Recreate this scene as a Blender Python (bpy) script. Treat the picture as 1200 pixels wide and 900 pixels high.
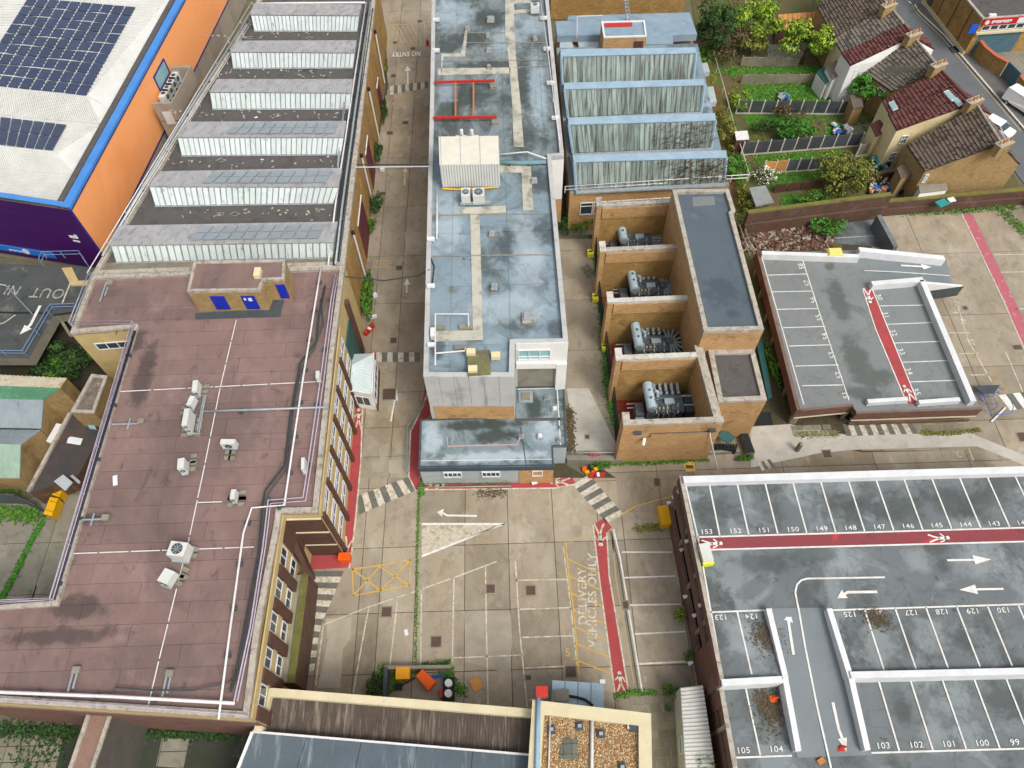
import bpy, math, random
from math import radians, sin, cos, pi, sqrt, atan2
from mathutils import Vector, Matrix
random.seed(11)
S = bpy.context.scene
for o in list(bpy.data.objects): bpy.data.objects.remove(o)
# ---------------------------------------------------------------- camera, sky, sun, exposure
H = 62.0; FPX = 866.6; PIT = radians(58.01); ROLL = radians(1.8425)
fw = Vector((0, cos(PIT), -sin(PIT))); r0 = Vector((1, 0, 0)); d0 = fw.cross(r0)
rt = r0*cos(ROLL) + d0*sin(ROLL); dn = -r0*sin(ROLL) + d0*cos(ROLL)
cd = bpy.data.cameras.new('camera'); cam = bpy.data.objects.new('camera', cd); S.collection.objects.link(cam)
cd.sensor_width = 36; cd.lens = FPX/1200*36; cd.clip_start = 1; cd.clip_end = 4000
m = Matrix((rt, -dn, -fw)).transposed().to_4x4(); m.translation = Vector((0, 0, H)); cam.matrix_world = m
S.camera = cam
S.render.resolution_x = 1024; S.render.resolution_y = 768
SUN_EL = radians(52); SUN_AZ = radians(140)   # azimuth clockwise from +Y
wd = bpy.data.worlds.new('World'); S.world = wd; wd.use_nodes = True
nt = wd.node_tree; bg = nt.nodes['Background']; sk = nt.nodes.new('ShaderNodeTexSky')
sk.sky_type = 'NISHITA'; sk.sun_disc = False; sk.sun_elevation = SUN_EL; sk.sun_rotation = SUN_AZ
sk.air_density = 1.0; sk.dust_density = 6.0; sk.ozone_density = 0.6
hs = nt.nodes.new('ShaderNodeHueSaturation'); hs.inputs['Saturation'].default_value = 0.35
nt.links.new(sk.outputs[0], hs.inputs['Color']); nt.links.new(hs.outputs[0], bg.inputs[0]); bg.inputs[1].default_value = 0.15
sl = bpy.data.lights.new('sun', 'SUN'); sl.energy = 1.05; sl.angle = radians(16); sl.color = (1, .955, .88)
so = bpy.data.objects.new('sun', sl); S.collection.objects.link(so)
sd = Vector((sin(SUN_AZ)*cos(SUN_EL), cos(SUN_AZ)*cos(SUN_EL), sin(SUN_EL)))
so.rotation_euler = sd.to_track_quat('Z', 'Y').to_euler()
S.view_settings.view_transform = 'Standard'; S.view_settings.look = 'None'; S.view_settings.exposure = 0.26; S.view_settings.gamma = 1
try: S.cycles.max_bounces = 5; S.cycles.diffuse_bounces = 3
except Exception: pass
# ---------------------------------------------------------------- geometry helpers
def W(u, v, z=0.0):
    """point of the place at height z that the surveyed picture position (u, v) shows"""
    d = rt*((u-600)/FPX) + dn*((v-450)/FPX) + fw
    t = (z-H)/d.z
    return Vector((d.x*t, d.y*t, z))
def Ws(pts, z=0.0): return [W(p[0], p[1], p[2] if len(p) > 2 else z) for p in pts]
def lerp(a, b, t): return a+(b-a)*t
def bil(q, s, t): return lerp(lerp(q[0], q[1], s), lerp(q[3], q[2], s), t)   # q: TL TR BR BL
def clip(poly, nx, ny, c):
    out = []
    for i in range(len(poly)):
        a = poly[i]; b = poly[(i+1) % len(poly)]
        da = a[0]*nx+a[1]*ny-c; db = b[0]*nx+b[1]*ny-c
        if da <= 0: out.append(a)
        if da*db < 0: t = da/(da-db); out.append((a[0]+(b[0]-a[0])*t, a[1]+(b[1]-a[1])*t))
    return out
def cliprect(poly, x0, x1, y0, y1):
    for n in ((-1, 0, -x0), (1, 0, x1), (0, -1, -y0), (0, 1, y1)):
        poly = clip(poly, *n)
        if len(poly) < 3: return []
    return poly
def area(p): return abs(sum(p[i][0]*p[(i+1) % len(p)][1]-p[(i+1) % len(p)][0]*p[i][1] for i in range(len(p))))/2
class MB:
    def __init__(s): s.v = []; s.f = []; s.mi = []
    def add(s, vs, fs, m=0):
        n = len(s.v); s.v += [Vector(v) for v in vs]
        for f in fs: s.f.append([i+n for i in f]); s.mi.append(m)
        return s
    def face(s, pts, m=0): return s.add(pts, [list(range(len(pts)))], m)
    def prism(s, pts, z0, z1, m=0, mt=None):
        n = len(pts)
        a = sum(pts[i][0]*pts[(i+1) % n][1]-pts[(i+1) % n][0]*pts[i][1] for i in range(n))
        if a < 0: pts = list(reversed(pts))
        vs = [(p[0], p[1], z0) for p in pts]+[(p[0], p[1], z1) for p in pts]
        s.add(vs, [[i, (i+1) % n, n+(i+1) % n, n+i] for i in range(n)]+[list(reversed(range(n)))], m)
        s.add(vs[n:], [list(range(n))], m if mt is None else mt)
        return s
    def slab3(s, pts, th, m=0):     # polygon of 3-D points given thickness downwards
        n = len(pts); lo = [Vector(p)-Vector((0, 0, th)) for p in pts]
        return s.add(list(pts)+lo, [list(range(n)), list(reversed(range(n, 2*n)))]+[[i, i+n, (i+1) % n+n, (i+1) % n] for i in range(n)], m)
    def box(s, c, sz, rz=0, rx=0, m=0, taper=1):
        R = Matrix.Rotation(rz, 3, 'Z') @ Matrix.Rotation(rx, 3, 'X'); c = Vector(c); vs = []
        for k in (-1, 1):
            for a, b in ((-1, -1), (1, -1), (1, 1), (-1, 1)):
                t = taper if k > 0 else 1
                vs.append(c+R @ Vector((a*sz[0]/2*t, b*sz[1]/2*t, k*sz[2]/2)))
        return s.add(vs, [[3, 2, 1, 0], [4, 5, 6, 7], [0, 1, 5, 4], [1, 2, 6, 5], [2, 3, 7, 6], [3, 0, 4, 7]], m)
    def bb(s, x0, x1, y0, y1, z0, z1, m=0): return s.box(((x0+x1)/2, (y0+y1)/2, (z0+z1)/2), (x1-x0, y1-y0, z1-z0), m=m)
    def bar(s, a, b, w, h, m=0, side=0):   # beam along a-b, width w (level), height h upwards from a.z
        a = Vector(a); b = Vector(b); d = (b-a); e = Vector((-d.y, d.x, 0))
        if e.length < 1e-6: e = Vector((1, 0, 0))
        e = e.normalized()*w/2; up = Vector((0, 0, h)); off = e*side
        vs = [a-e+off, a+e+off, b+e+off, b-e+off]; vs += [v+up for v in vs]
        return s.add(vs, [[3, 2, 1, 0], [4, 5, 6, 7], [0, 1, 5, 4], [1, 2, 6, 5], [2, 3, 7, 6], [3, 0, 4, 7]], m)
    def tube(s, pts, r, n=6, m=0, r2=None):
        pts = [Vector(p) for p in pts]; rings = []
        for i, p in enumerate(pts):
            d = (pts[min(i+1, len(pts)-1)]-pts[max(i-1, 0)]).normalized()
            a = d.cross(Vector((0, 0, 1)) if abs(d.z) < .9 else Vector((1, 0, 0))).normalized(); b = d.cross(a)
            rr = r if r2 is None else lerp(r, r2, i/(len(pts)-1))
            rings.append([p+a*cos(2*pi*k/n)*rr+b*sin(2*pi*k/n)*rr for k in range(n)])
        base = len(s.v)
        vs = [v for R in rings for v in R]
        fs = [[i*n+k, i*n+(k+1) % n, (i+1)*n+(k+1) % n, (i+1)*n+k] for i in range(len(pts)-1) for k in range(n)]
        fs += [list(reversed(range(n))), [(len(pts)-1)*n+k for k in range(n)]]
        return s.add(vs, fs, m)
    def ribbon(s, pts, w, m=0):
        pts = [Vector(p) for p in pts]; L = []; Rr = []
        for i, p in enumerate(pts):
            d = (pts[min(i+1, len(pts)-1)]-pts[max(i-1, 0)]); d.z = 0; d.normalize(); e = Vector((-d.y, d.x, 0))*w/2
            L.append(p+e); Rr.append(p-e)
        n = len(pts)
        return s.add(L+Rr, [[n+i, n+i+1, i+1, i] for i in range(n-1)], m)
WP = {}
def tag(o, label=None, cat=None, group=None, kind=None):
    if label: o['label'] = label
    if cat: o['category'] = cat
    if group: o['group'] = group
    if kind: o['kind'] = kind
    return o
def put(me, name, mat, loc, parent=None, **k):
    o = bpy.data.objects.new(name, me); S.collection.objects.link(o)
    for mm in (mat if isinstance(mat, list) else [mat]):
        if len(me.materials) < (len(mat) if isinstance(mat, list) else 1): me.materials.append(mm)
    WP[o.name] = Vector(loc)
    if parent: o.parent = parent; o.location = Vector(loc)-WP[parent.name]
    else: o.location = loc
    return tag(o, **k)
def build(mb, name, mat, parent=None, label=None, cat=None, group=None, kind=None, smooth=False):
    xs = [v.x for v in mb.v]; ys = [v.y for v in mb.v]; zs = [v.z for v in mb.v]
    c = Vector(((min(xs)+max(xs))/2, (min(ys)+max(ys))/2, min(zs)))
    me = bpy.data.meshes.new(name); me.from_pydata([v-c for v in mb.v], [], mb.f)
    for p, i in zip(me.polygons, mb.mi):
        p.material_index = i
        p.use_smooth = smooth
    me.update()
    return put(me, name, mat, c, parent, label=label, cat=cat, group=group, kind=kind)
def thing(name, label, cat, loc=(0, 0, 0), group=None, kind=None):
    o = bpy.data.objects.new(name, None); S.collection.objects.link(o); o.location = loc; o.empty_display_size = .3
    WP[o.name] = Vector(loc); return tag(o, label, cat, group, kind)
def copy_tree(o, parent=None):
    c = o.copy(); S.collection.objects.link(c); c.parent = parent
    WP[c.name] = Vector(WP[o.name])
    for ch in list(o.children): copy_tree(ch, c)
    return c
def place(o, loc, rz=0, sc=1, label=None, group=None, first=False):
    c = o if first else copy_tree(o)
    c.location = loc; c.rotation_euler = (0, 0, rz)
    c.scale = (sc, sc, sc) if not isinstance(sc, tuple) else sc
    if label: c['label'] = label
    if group: c['group'] = group
    return c
# ---------------------------------------------------------------- materials
def hx(h, k=1.0):
    h = h.lstrip('#'); r = []
    for i in (0, 2, 4):
        c = int(h[i:i+2], 16)/255; r.append((c/12.92 if c <= .04045 else ((c+.055)/1.055)**2.4)*k)
    return (*r, 1)
def N(nt, t, **k):
    n = nt.nodes.new(t)
    for a, b in k.items():
        if a in n.inputs: n.inputs[a].default_value = b
        else: setattr(n, a, b)
    return n
def mixc(nt, fac, a, b, mode='MIX'):
    n = nt.nodes.new('ShaderNodeMix'); n.data_type = 'RGBA'; n.blend_type = mode
    for i, x in ((0, fac), (6, a), (7, b)):
        if hasattr(x, 'links') or hasattr(x, 'node'): nt.links.new(x, n.inputs[i])
        else: n.inputs[i].default_value = x
    return n.outputs[2]
def noise(nt, vec, scale, detail=4, rough=.6, lo=.35, hi=.65, dist=0):
    n = N(nt, 'ShaderNodeTexNoise'); n.inputs['Scale'].default_value = scale; n.inputs['Detail'].default_value = detail
    n.inputs['Roughness'].default_value = rough; n.inputs['Distortion'].default_value = dist
    nt.links.new(vec, n.inputs['Vector']); r = N(nt, 'ShaderNodeMapRange'); r.clamp = True
    r.inputs['From Min'].default_value = lo; r.inputs['From Max'].default_value = hi
    nt.links.new(n.outputs['Fac'], r.inputs['Value']); return r.outputs[0]
MATS = {}
def mat(name, c1, c2=None, sc=.5, stains=(), rough=.85, rand=0, grain=.25, gsc=9, bump=.3, stretch=(1, 1, 1), brick=None, metal=0, spec=.3, emit=None, k=1.0, streak=None, rings=(), spots=()):
    """stains: (colour, scale, lo, hi, strength, detail, dist)"""
    mt = bpy.data.materials.new(name); mt.use_nodes = True; nt = mt.node_tree; b = nt.nodes['Principled BSDF']
    geo = N(nt, 'ShaderNodeNewGeometry'); P = geo.outputs['Position']
    mp = N(nt, 'ShaderNodeMapping'); mp.inputs['Scale'].default_value = stretch; nt.links.new(P, mp.inputs['Vector']); Q = mp.outputs[0]
    col = None; a = hx(c1, k); 
    if brick:
        sx = N(nt, 'ShaderNodeSeparateXYZ'); nt.links.new(P, sx.inputs[0])
        ad = N(nt, 'ShaderNodeMath', operation='ADD'); nt.links.new(sx.outputs[0], ad.inputs[0]); nt.links.new(sx.outputs[1], ad.inputs[1])
        cb = N(nt, 'ShaderNodeCombineXYZ'); nt.links.new(ad.outputs[0], cb.inputs[0]); nt.links.new(sx.outputs[2], cb.inputs[1])
        bt = N(nt, 'ShaderNodeTexBrick'); bt.inputs['Scale'].default_value = 1; bt.inputs['Brick Width'].default_value = .3; bt.inputs['Row Height'].default_value = .1
        bt.inputs['Mortar Size'].default_value = .012; bt.inputs['Color1'].default_value = a; bt.inputs['Color2'].default_value = hx(c2, k); bt.inputs['Mortar'].default_value = hx(brick, k)
        nt.links.new(cb.outputs[0], bt.inputs['Vector']); col = bt.outputs['Color']
        col = mixc(nt, noise(nt, Q, .7, 6, .65, .3, .75), col, mixc(nt, .75, col, hx(c2, k*.8)))
    elif c2: col = mixc(nt, noise(nt, Q, sc, 6, .6, .3, .7, .4), a, hx(c2, k))
    else: col = mixc(nt, 0.0, a, a)
    for st in stains:
        c, s_, lo, hi, am = st[:5]; f = noise(nt, Q, s_, st[5] if len(st) > 5 else 6, .65, lo, hi, st[6] if len(st) > 6 else .6)
        mu = N(nt, 'ShaderNodeMath', operation='MULTIPLY'); nt.links.new(f, mu.inputs[0]); mu.inputs[1].default_value = am
        col = mixc(nt, mu.outputs[0], col, hx(c, k))
    for scol, sz_, sstr, slist in spots:   # stains that lie at fixed places of the surface
        last = None; nz = noise(nt, P, .9, 7, .65, 0, 1)
        for (u, v, ru, rv) in slist:
            c = W(u, v, sz_); rx = abs(W(u+ru, v, sz_).x-c.x); ry = abs(W(u, v+rv, sz_).y-c.y)
            mp3 = N(nt, 'ShaderNodeMapping'); mp3.vector_type = 'POINT'; mp3.inputs['Scale'].default_value = (1/rx, 1/ry, 0); mp3.inputs['Location'].default_value = (-c.x/rx, -c.y/ry, 0); nt.links.new(P, mp3.inputs['Vector'])
            ln_ = N(nt, 'ShaderNodeVectorMath', operation='LENGTH'); nt.links.new(mp3.outputs[0], ln_.inputs[0])
            if last is None: last = ln_.outputs['Value']
            else: mn = N(nt, 'ShaderNodeMath', operation='MINIMUM'); nt.links.new(last, mn.inputs[0]); nt.links.new(ln_.outputs['Value'], mn.inputs[1]); last = mn.outputs[0]
        ma = N(nt, 'ShaderNodeMath', operation='MULTIPLY_ADD'); nt.links.new(nz, ma.inputs[0]); ma.inputs[1].default_value = -2.6; nt.links.new(last, ma.inputs[2])
        mr = N(nt, 'ShaderNodeMapRange'); mr.interpolation_type = 'SMOOTHSTEP'; mr.inputs['From Min'].default_value = .15; mr.inputs['From Max'].default_value = -.75; mr.inputs['To Max'].default_value = sstr; nt.links.new(ma.outputs[0], mr.inputs['Value']); col = mixc(nt, mr.outputs[0], col, hx(scol, k))
    for rg in rings:   # tide marks left by dried puddles: a thin band along one level of a noise field
        n_ = N(nt, 'ShaderNodeTexNoise'); n_.inputs['Scale'].default_value = rg[1]; n_.inputs['Detail'].default_value = 7; n_.inputs['Roughness'].default_value = .55; nt.links.new(Q, n_.inputs['Vector'])
        s1_ = N(nt, 'ShaderNodeMath', operation='SUBTRACT'); nt.links.new(n_.outputs['Fac'], s1_.inputs[0]); s1_.inputs[1].default_value = rg[2]
        ab = N(nt, 'ShaderNodeMath', operation='ABSOLUTE'); nt.links.new(s1_.outputs[0], ab.inputs[0]); mr = N(nt, 'ShaderNodeMapRange'); mr.inputs['From Min'].default_value = 0; mr.inputs['From Max'].default_value = rg[3]
        mr.inputs['To Min'].default_value = rg[4]; mr.inputs['To Max'].default_value = 0; nt.links.new(ab.outputs[0], mr.inputs['Value']); col = mixc(nt, mr.outputs[0], col, hx(rg[0], k))
    if streak:   # vertical dirt runs
        mp2 = N(nt, 'ShaderNodeMapping'); mp2.inputs['Scale'].default_value = streak[1]; nt.links.new(P, mp2.inputs['Vector'])
        f = noise(nt, mp2.outputs[0], 1, 5, .6, streak[2], streak[3]); mu = N(nt, 'ShaderNodeMath', operation='MULTIPLY'); nt.links.new(f, mu.inputs[0]); mu.inputs[1].default_value = streak[4]
        col = mixc(nt, mu.outputs[0], col, hx(streak[0], k))
    g = noise(nt, P, gsc, 5, .75, .25, .75)
    if grain:
        r = N(nt, 'ShaderNodeMapRange'); r.inputs['To Min'].default_value = 1-grain; r.inputs['To Max'].default_value = 1+grain; nt.links.new(g, r.inputs['Value'])
        cc = N(nt, 'ShaderNodeCombineColor'); [nt.links.new(r.outputs[0], cc.inputs[i]) for i in range(3)]
        col = mixc(nt, 1.0, col, cc.outputs[0], 'MULTIPLY')
    if rand:
        oi = N(nt, 'ShaderNodeObjectInfo'); r = N(nt, 'ShaderNodeMapRange'); r.inputs['To Min'].default_value = 1-rand; r.inputs['To Max'].default_value = 1+rand
        nt.links.new(oi.outputs['Random'], r.inputs['Value']); cc = N(nt, 'ShaderNodeCombineColor'); [nt.links.new(r.outputs[0], cc.inputs[i]) for i in range(3)]
        col = mixc(nt, 1.0, col, cc.outputs[0], 'MULTIPLY')
    nt.links.new(col, b.inputs['Base Color']); b.inputs['Roughness'].default_value = rough; b.inputs['Metallic'].default_value = metal
    b.inputs['Specular IOR Level'].default_value = spec
    if bump:
        bp = N(nt, 'ShaderNodeBump'); bp.inputs['Strength'].default_value = bump; bp.inputs['Distance'].default_value = .03
        nt.links.new(g, bp.inputs['Height']); nt.links.new(bp.outputs[0], b.inputs['Normal'])
    MATS[name] = mt; return mt
m_ = mat
GROUND = m_('ground_earth', '#5f5a48', '#6b6a58', .3, [('#4d5a30', .8, .5, .7, .7)])
CONC = m_('yard_concrete', '#9f9583', '#8b8170', .35, [('#75674f', .11, .5, .64, .55, 7), ('#7b6c57', .9, .52, .72, .75), ('#b4ada0', .5, .55, .75, .6), ('#6b6457', 3.5, .62, .78, .6), ('#a58c6c', .25, .54, .72, .5), ('#6f6a60', .35, .56, .72, .45)], rand=.15, grain=.14, stretch=(1, .7, 1), rings=[('#7d705c', .16, .52, .01, .35)])
CONCG = m_('grey_concrete', '#8b8779', '#7c786b', .4, [('#66624f', .8, .52, .7, .7), ('#a3a093', .6, .56, .75, .6), ('#6a7048', 1.5, .6, .75, .4)], rand=.1, grain=.14)
CONCL = m_('fresh_concrete', '#bcb8af', '#aaa598', .7, [('#8f8a7c', 1.2, .55, .75, .6)], grain=.1)
PATCH = m_('repair_concrete', '#a39b8b', '#918979', .8, [], grain=.1, rand=.15)
JOINT = m_('joint_dirt', '#3f3a2e', '#50492f', 2)
ASPH = m_('road_asphalt', '#66696c', '#5c5f63', .3, [('#4a4c4f', 1.2, .6, .75, .5)], grain=.12)
PAVE = m_('pavement_tarmac', '#5a5a58', '#6a6863', .5, [('#777777', 2, .6, .8, .4)], grain=.15)
DECK = m_('deck_asphalt', '#6c7375', '#606668', .22, [('#484c4b', .3, .48, .6, .75, 8, .35), ('#7f8789', .2, .53, .6, .8, 8, .4), ('#3b3f3e', .8, .6, .68, .6, 8)], rough=.7, grain=.08, rings=[('#3e4240', .22, .47, .014, .3)], spots=[('#8d9495', 6.3, .6, [(872, 748, 10, 26), (862, 740, 16, 20), (985, 655, 26, 16), (1075, 655, 14, 16), (1030, 755, 20, 22), (1090, 745, 20, 22), (1105, 860, 16, 22), (1150, 660, 30, 18)]), ('#454a49', 6.3, .7, [(1055, 595, 26, 16), (1120, 590, 26, 16), (985, 590, 26, 14), (890, 660, 30, 12), (950, 650, 30, 14), (895, 740, 8, 16), (1032, 726, 12, 8), (1130, 750, 10, 14), (1065, 825, 12, 20), (900, 825, 10, 18)])])
DECK2 = m_('deck_asphalt_pale', '#7b8080', '#727777', .2, [('#5b5f5c', .3, .56, .7, .7, 7, .8), ('#474944', .5, .66, .74, .6)], rough=.7, grain=.07, rings=[('#50544f', .3, .5, .014, .3)], spots=[('#545855', 2.4, .85, [(1003, 420, 14, 26), (1022, 442, 24, 12), (982, 350, 10, 22), (972, 312, 6, 4), (1010, 460, 20, 8)])])
RAMPM = m_('ramp_surface', '#757d80', '#6d7477', .5, [('#5f6668', 1.2, .6, .8, .4)], rough=.7, grain=.06)
LINE = m_('white_road_paint', '#e6e5e0', '#c9c7bf', 2, [('#9b9484', 3, .6, .75, .5)], grain=.1, k=.95)
LINEW = m_('worn_white_paint', '#d2ccbe', '#b8ae9a', 2.5, [('#9c8f78', 2.2, .48, .6, .85)], grain=.1)
YEL = m_('yellow_road_paint', '#cfa53c', '#c2a04e', 2, [('#a3926a', 2.5, .5, .64, .8)], grain=.1)
YELW = m_('faded_yellow_paint', '#b89d5f', '#ac9767', 2, [('#a3957f', 2.5, .45, .6, .9)], grain=.1)
RED = m_('red_path_paint', '#a84547', '#9a4344', .6, [('#7c4440', 1.2, .5, .7, .6), ('#b9706a', 2, .6, .8, .4)], grain=.12)
REDD = m_('red_deck_paint', '#8a3f44', '#7b4145', .35, [('#c03c42', .3, .56, .64, .9), ('#5f3c3d', .5, .55, .7, .7)], grain=.08)
REDF = m_('faded_red_paint', '#b05a66', '#a3616a', .8, [('#c7a3a3', 1.5, .56, .7, .7), ('#8d8078', 2.5, .6, .72, .6)], grain=.1)
STRIPE = m_('dark_crossing_paint', '#6b6a62', '#5d5d57', 1.5, [('#8b8375', 2, .55, .7, .7)], grain=.1)
ROOFP = m_('plum_roof_felt', '#856e68', '#78625d', .5, [('#5a4d4a', .11, .5, .68, .75, 8), ('#564846', .9, .58, .69, .75, 8), ('#9a7e79', .35, .55, .75, .6), ('#4d4744', 2.6, .69, .76, .7)], rand=.055, grain=.1, stretch=(1, .55, 1), spots=[('#4d4340', 9.3, .85, [(92, 712, 34, 14), (78, 650, 9, 40), (168, 440, 11, 40), (158, 400, 12, 16), (102, 608, 22, 8), (70, 745, 60, 10)]), ('#665652', 9.3, .6, [(210, 368, 40, 8), (140, 350, 40, 20), (250, 500, 60, 60), (300, 690, 20, 90), (180, 770, 70, 25)])])
ROOFD = m_('grimy_roof_felt', '#504e4e', '#5c5854', .5, [('#3a3a3b', .5, .5, .7, .8), ('#736f66', 1.1, .6, .75, .6)], grain=.22)
ROOFB = m_('blue_grey_roof', '#84959f', '#74858e', .18, [('#4c5657', .16, .5, .64, .9, 8, 1.2), ('#a4b4bc', .3, .55, .7, .6, 7, .8), ('#5f6557', .5, .58, .7, .75, 8), ('#3a3f3f', .7, .66, .74, .8)], rough=.6, grain=.12, rings=[('#5b6364', .2, .55, .02, .3)], spots=[('#465054', 10.1, .8, [(632, 272, 22, 18), (625, 330, 16, 16), (598, 292, 14, 20), (578, 340, 9, 9), (625, 210, 12, 18), (512, 405, 9, 14), (650, 385, 10, 10)]), ('#aab8c0', 10.1, .55, [(618, 300, 16, 50), (590, 360, 40, 18), (525, 260, 16, 30)])])
ROOFU = m_('weathered_upper_felt', '#808c90', '#6b7679', .3, [('#454c49', .22, .46, .6, .9, 8, 1.2), ('#9aa6ab', .5, .56, .7, .7, 7, .8), ('#6d6a58', .7, .56, .7, .6), ('#383c3b', 1.1, .64, .74, .7)], rings=[('#454a49', .22, .5, .02, .3)], spots=[('#3f4644', 10.1, .85, [(575, 22, 20, 12), (550, 46, 30, 9), (525, 54, 14, 9), (548, 112, 34, 14), (614, 95, 12, 34), (575, 76, 44, 5), (612, 160, 14, 20)]), ('#9fb0ba', 10.1, .6, [(530, 15, 24, 14), (625, 30, 14, 10), (595, 45, 20, 14), (630, 110, 10, 40), (525, 108, 10, 14)])], rough=.65, grain=.14, stretch=(1, .6, 1))
ROOFL = m_('low_roof_felt', '#7f8d93', '#68777c', .3, [('#434d49', .3, .48, .62, .95, 8, 1), ('#a7b6be', .45, .58, .72, .6, 7, .8), ('#5c6a4c', .5, .62, .74, .8)], spots=[('#39413d', 3.4, .9, [(560, 499, 50, 6), (580, 510, 26, 9), (628, 478, 14, 14)]), ('#b4c4cd', 3.4, .6, [(506, 515, 10, 22), (575, 535, 60, 6), (640, 505, 14, 14)])], rough=.5, grain=.12)
ROOFN = m_('slate_blue_roof', '#59636b', '#4f5a62', .25, [('#3d464d', .4, .56, .74, .5), ('#707a80', .5, .6, .75, .4)], spots=[('#414c54', 9.4, .8, [(845, 342, 20, 16), (858, 368, 8, 5)])], rough=.65, grain=.08)
ROOFG = m_('asbestos_roof', '#b2b2b2', '#9c9b9d', .7, [('#6d6b6b', 1.2, .5, .7, .7), ('#b7a9a4', .6, .55, .7, .4)], grain=.12, stretch=(1.6, .5, 1))
BROOF = m_('pale_blue_roof', '#8a9dab', '#788d9c', .4, [('#5e7180', .5, .56, .7, .7), ('#a9bcc8', 1, .6, .75, .5)], grain=.1)
WALKW = m_('pale_walkway_felt', '#b9b6a9', '#a39f90', .8, [('#77766b', .8, .5, .66, .8)], grain=.12)
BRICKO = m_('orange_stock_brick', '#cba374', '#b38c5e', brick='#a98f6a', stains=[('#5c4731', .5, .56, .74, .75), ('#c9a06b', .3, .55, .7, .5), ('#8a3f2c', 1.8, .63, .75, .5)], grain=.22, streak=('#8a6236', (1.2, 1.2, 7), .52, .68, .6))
BRICKY = m_('yellow_stock_brick', '#ad9060', '#927648', brick='#9c8e70', stains=[('#5d4f35', .4, .55, .72, .75)], grain=.22, streak=('#77602f', (1.1, 1.1, 6), .55, .7, .5))
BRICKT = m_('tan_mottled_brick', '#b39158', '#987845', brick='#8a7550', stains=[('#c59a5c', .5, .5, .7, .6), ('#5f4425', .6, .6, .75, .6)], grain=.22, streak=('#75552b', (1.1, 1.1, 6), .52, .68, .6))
BRICKR = m_('red_brown_brick', '#7b5347', '#65443a', brick='#7c6c62', stains=[('#4a372f', .5, .55, .72, .7), ('#8d6d5c', .7, .6, .75, .5)], grain=.18)
BRICKD = m_('old_dark_brick', '#66493c', '#553b31', brick='#5d5046', stains=[('#3d3a24', .6, .52, .7, .8), ('#7c7a36', .9, .62, .74, .6), ('#8a6a58', .4, .58, .7, .5)], grain=.25)
CREAM = m_('cream_panel', '#bda878', '#ad996c', .8, [('#8a7a55', 1.2, .58, .75, .6)], grain=.1)
CREAMW = m_('cream_render', '#d8cfa8', '#cbbf95', .6, [('#9b8a60', 1.2, .6, .75, .5)], grain=.1)
COPEP = m_('pale_coping', '#c9c6be', '#b5b1a7', 1.5, [('#807b6f', 2, .52, .7, .7)], grain=.12)
COPE = m_('stone_coping', '#b5ada0', '#9a9388', 1.5, [('#6d675a', 2, .5, .68, .8), ('#8e8346', 1.1, .64, .76, .5)], grain=.15)
COPEC = m_('cream_coping', '#cfc5a4', '#c2b796', .7, [('#a3977a', 1.3, .6, .78, .5)], grain=.06)
RENDER = m_('grey_render', '#b5b6b4', '#a7a8a7', .5, [('#85857f', .5, .56, .72, .6)], grain=.06, streak=('#74736b', (1.5, 1.5, .12), .58, .75, .7))
WHITER = m_('white_render', '#e2e2de', '#d5d5d0', .5, [('#b3b2a8', .8, .6, .8, .5)], grain=.05)
WHITEP = m_('white_parapet_paint', '#d6d8d9', '#c5c7c8', .8, [('#b08a58', 1.2, .7, .8, .5), ('#9a9a98', 2, .66, .8, .5)], grain=.05)
WMET = m_('white_metal_sheet', '#cdcec9', '#bebfba', .35, [('#b5b4ac', .4, .55, .75, .6)], rough=.5, grain=.05)
WGLZ = m_('white_glazing_film', '#d3dad8', '#c3cecc', .8, [('#9fb0a2', 1.1, .6, .75, .5)], rough=.4, grain=.06, rand=.06, streak=('#454a42', (2.2, 2.2, .25), .6, .74, .75))
BLUEC = m_('blue_coping_metal', '#4f8bcd', '#417cbf', .5, [('#9fc1e6', 1.5, .64, .78, .6)], rough=.4, grain=.05)
NAVY = m_('navy_trim', '#2c2f78', rough=.5, grain=.05)
ORG = m_('orange_cladding', '#f5aa70', '#f0a268', .1, [('#c9762f', .12, .5, .8, .4)], rough=.5, grain=.03, bump=.05)
PURP = m_('purple_cladding', '#43165c', '#3b1250', .1, [], rough=.45, grain=.05, rand=.05)
SIGNB = m_('blue_sign', '#2d72c4', rough=.4, grain=.05)
PANELW = m_('beige_concrete_panel', '#9c9284', '#8f8678', .4, [('#746a5c', .6, .55, .75, .6)], rand=.06, grain=.08)
SOLAR = m_('solar_cells', '#2a3550', '#33405e', 1.2, [], rough=.25, rand=.15, grain=.05, spec=.6)
SOLFR = m_('solar_frame', '#c9cfd6', rough=.4, grain=.03)
SOLG = m_('grey_solar_cells', '#959fa4', '#8a949a', 1.5, [], rough=.35, rand=.05, grain=.05)
STEEL = m_('galvanised_steel', '#a9b1b5', '#8f989c', 2, [], rough=.5, metal=.3, grain=.08)
DSTEEL = m_('dark_grey_steel', '#4a5154', '#3c4346', 2, [], rough=.6, grain=.1)
WPIPE = m_('white_painted_pipe', '#dcdad8', '#c8c5c3', 2, rough=.5, grain=.06)
LILAC = m_('lilac_grey_pipe', '#b3a8b8', '#9f97a5', 2, rough=.5, grain=.06)
BLK = m_('black_rubber', '#1f2122', '#2a2c2c', 3, grain=.15)
CABLE = m_('black_cable', '#2d3434', '#3c4646', 3, grain=.15)
GLASS = m_('dark_window_glass', '#2b3338', '#3b464c', .6, rough=.12, grain=.05, spec=.8, bump=0)
GLASSB = m_('blue_window_glass', '#7fa9b0', '#94bcbf', .8, rough=.15, grain=.04, spec=.7, bump=0)
FRAMEW = m_('white_window_frame', '#dddfe0', '#cfd1d3', 2, rough=.5, grain=.04)
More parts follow.
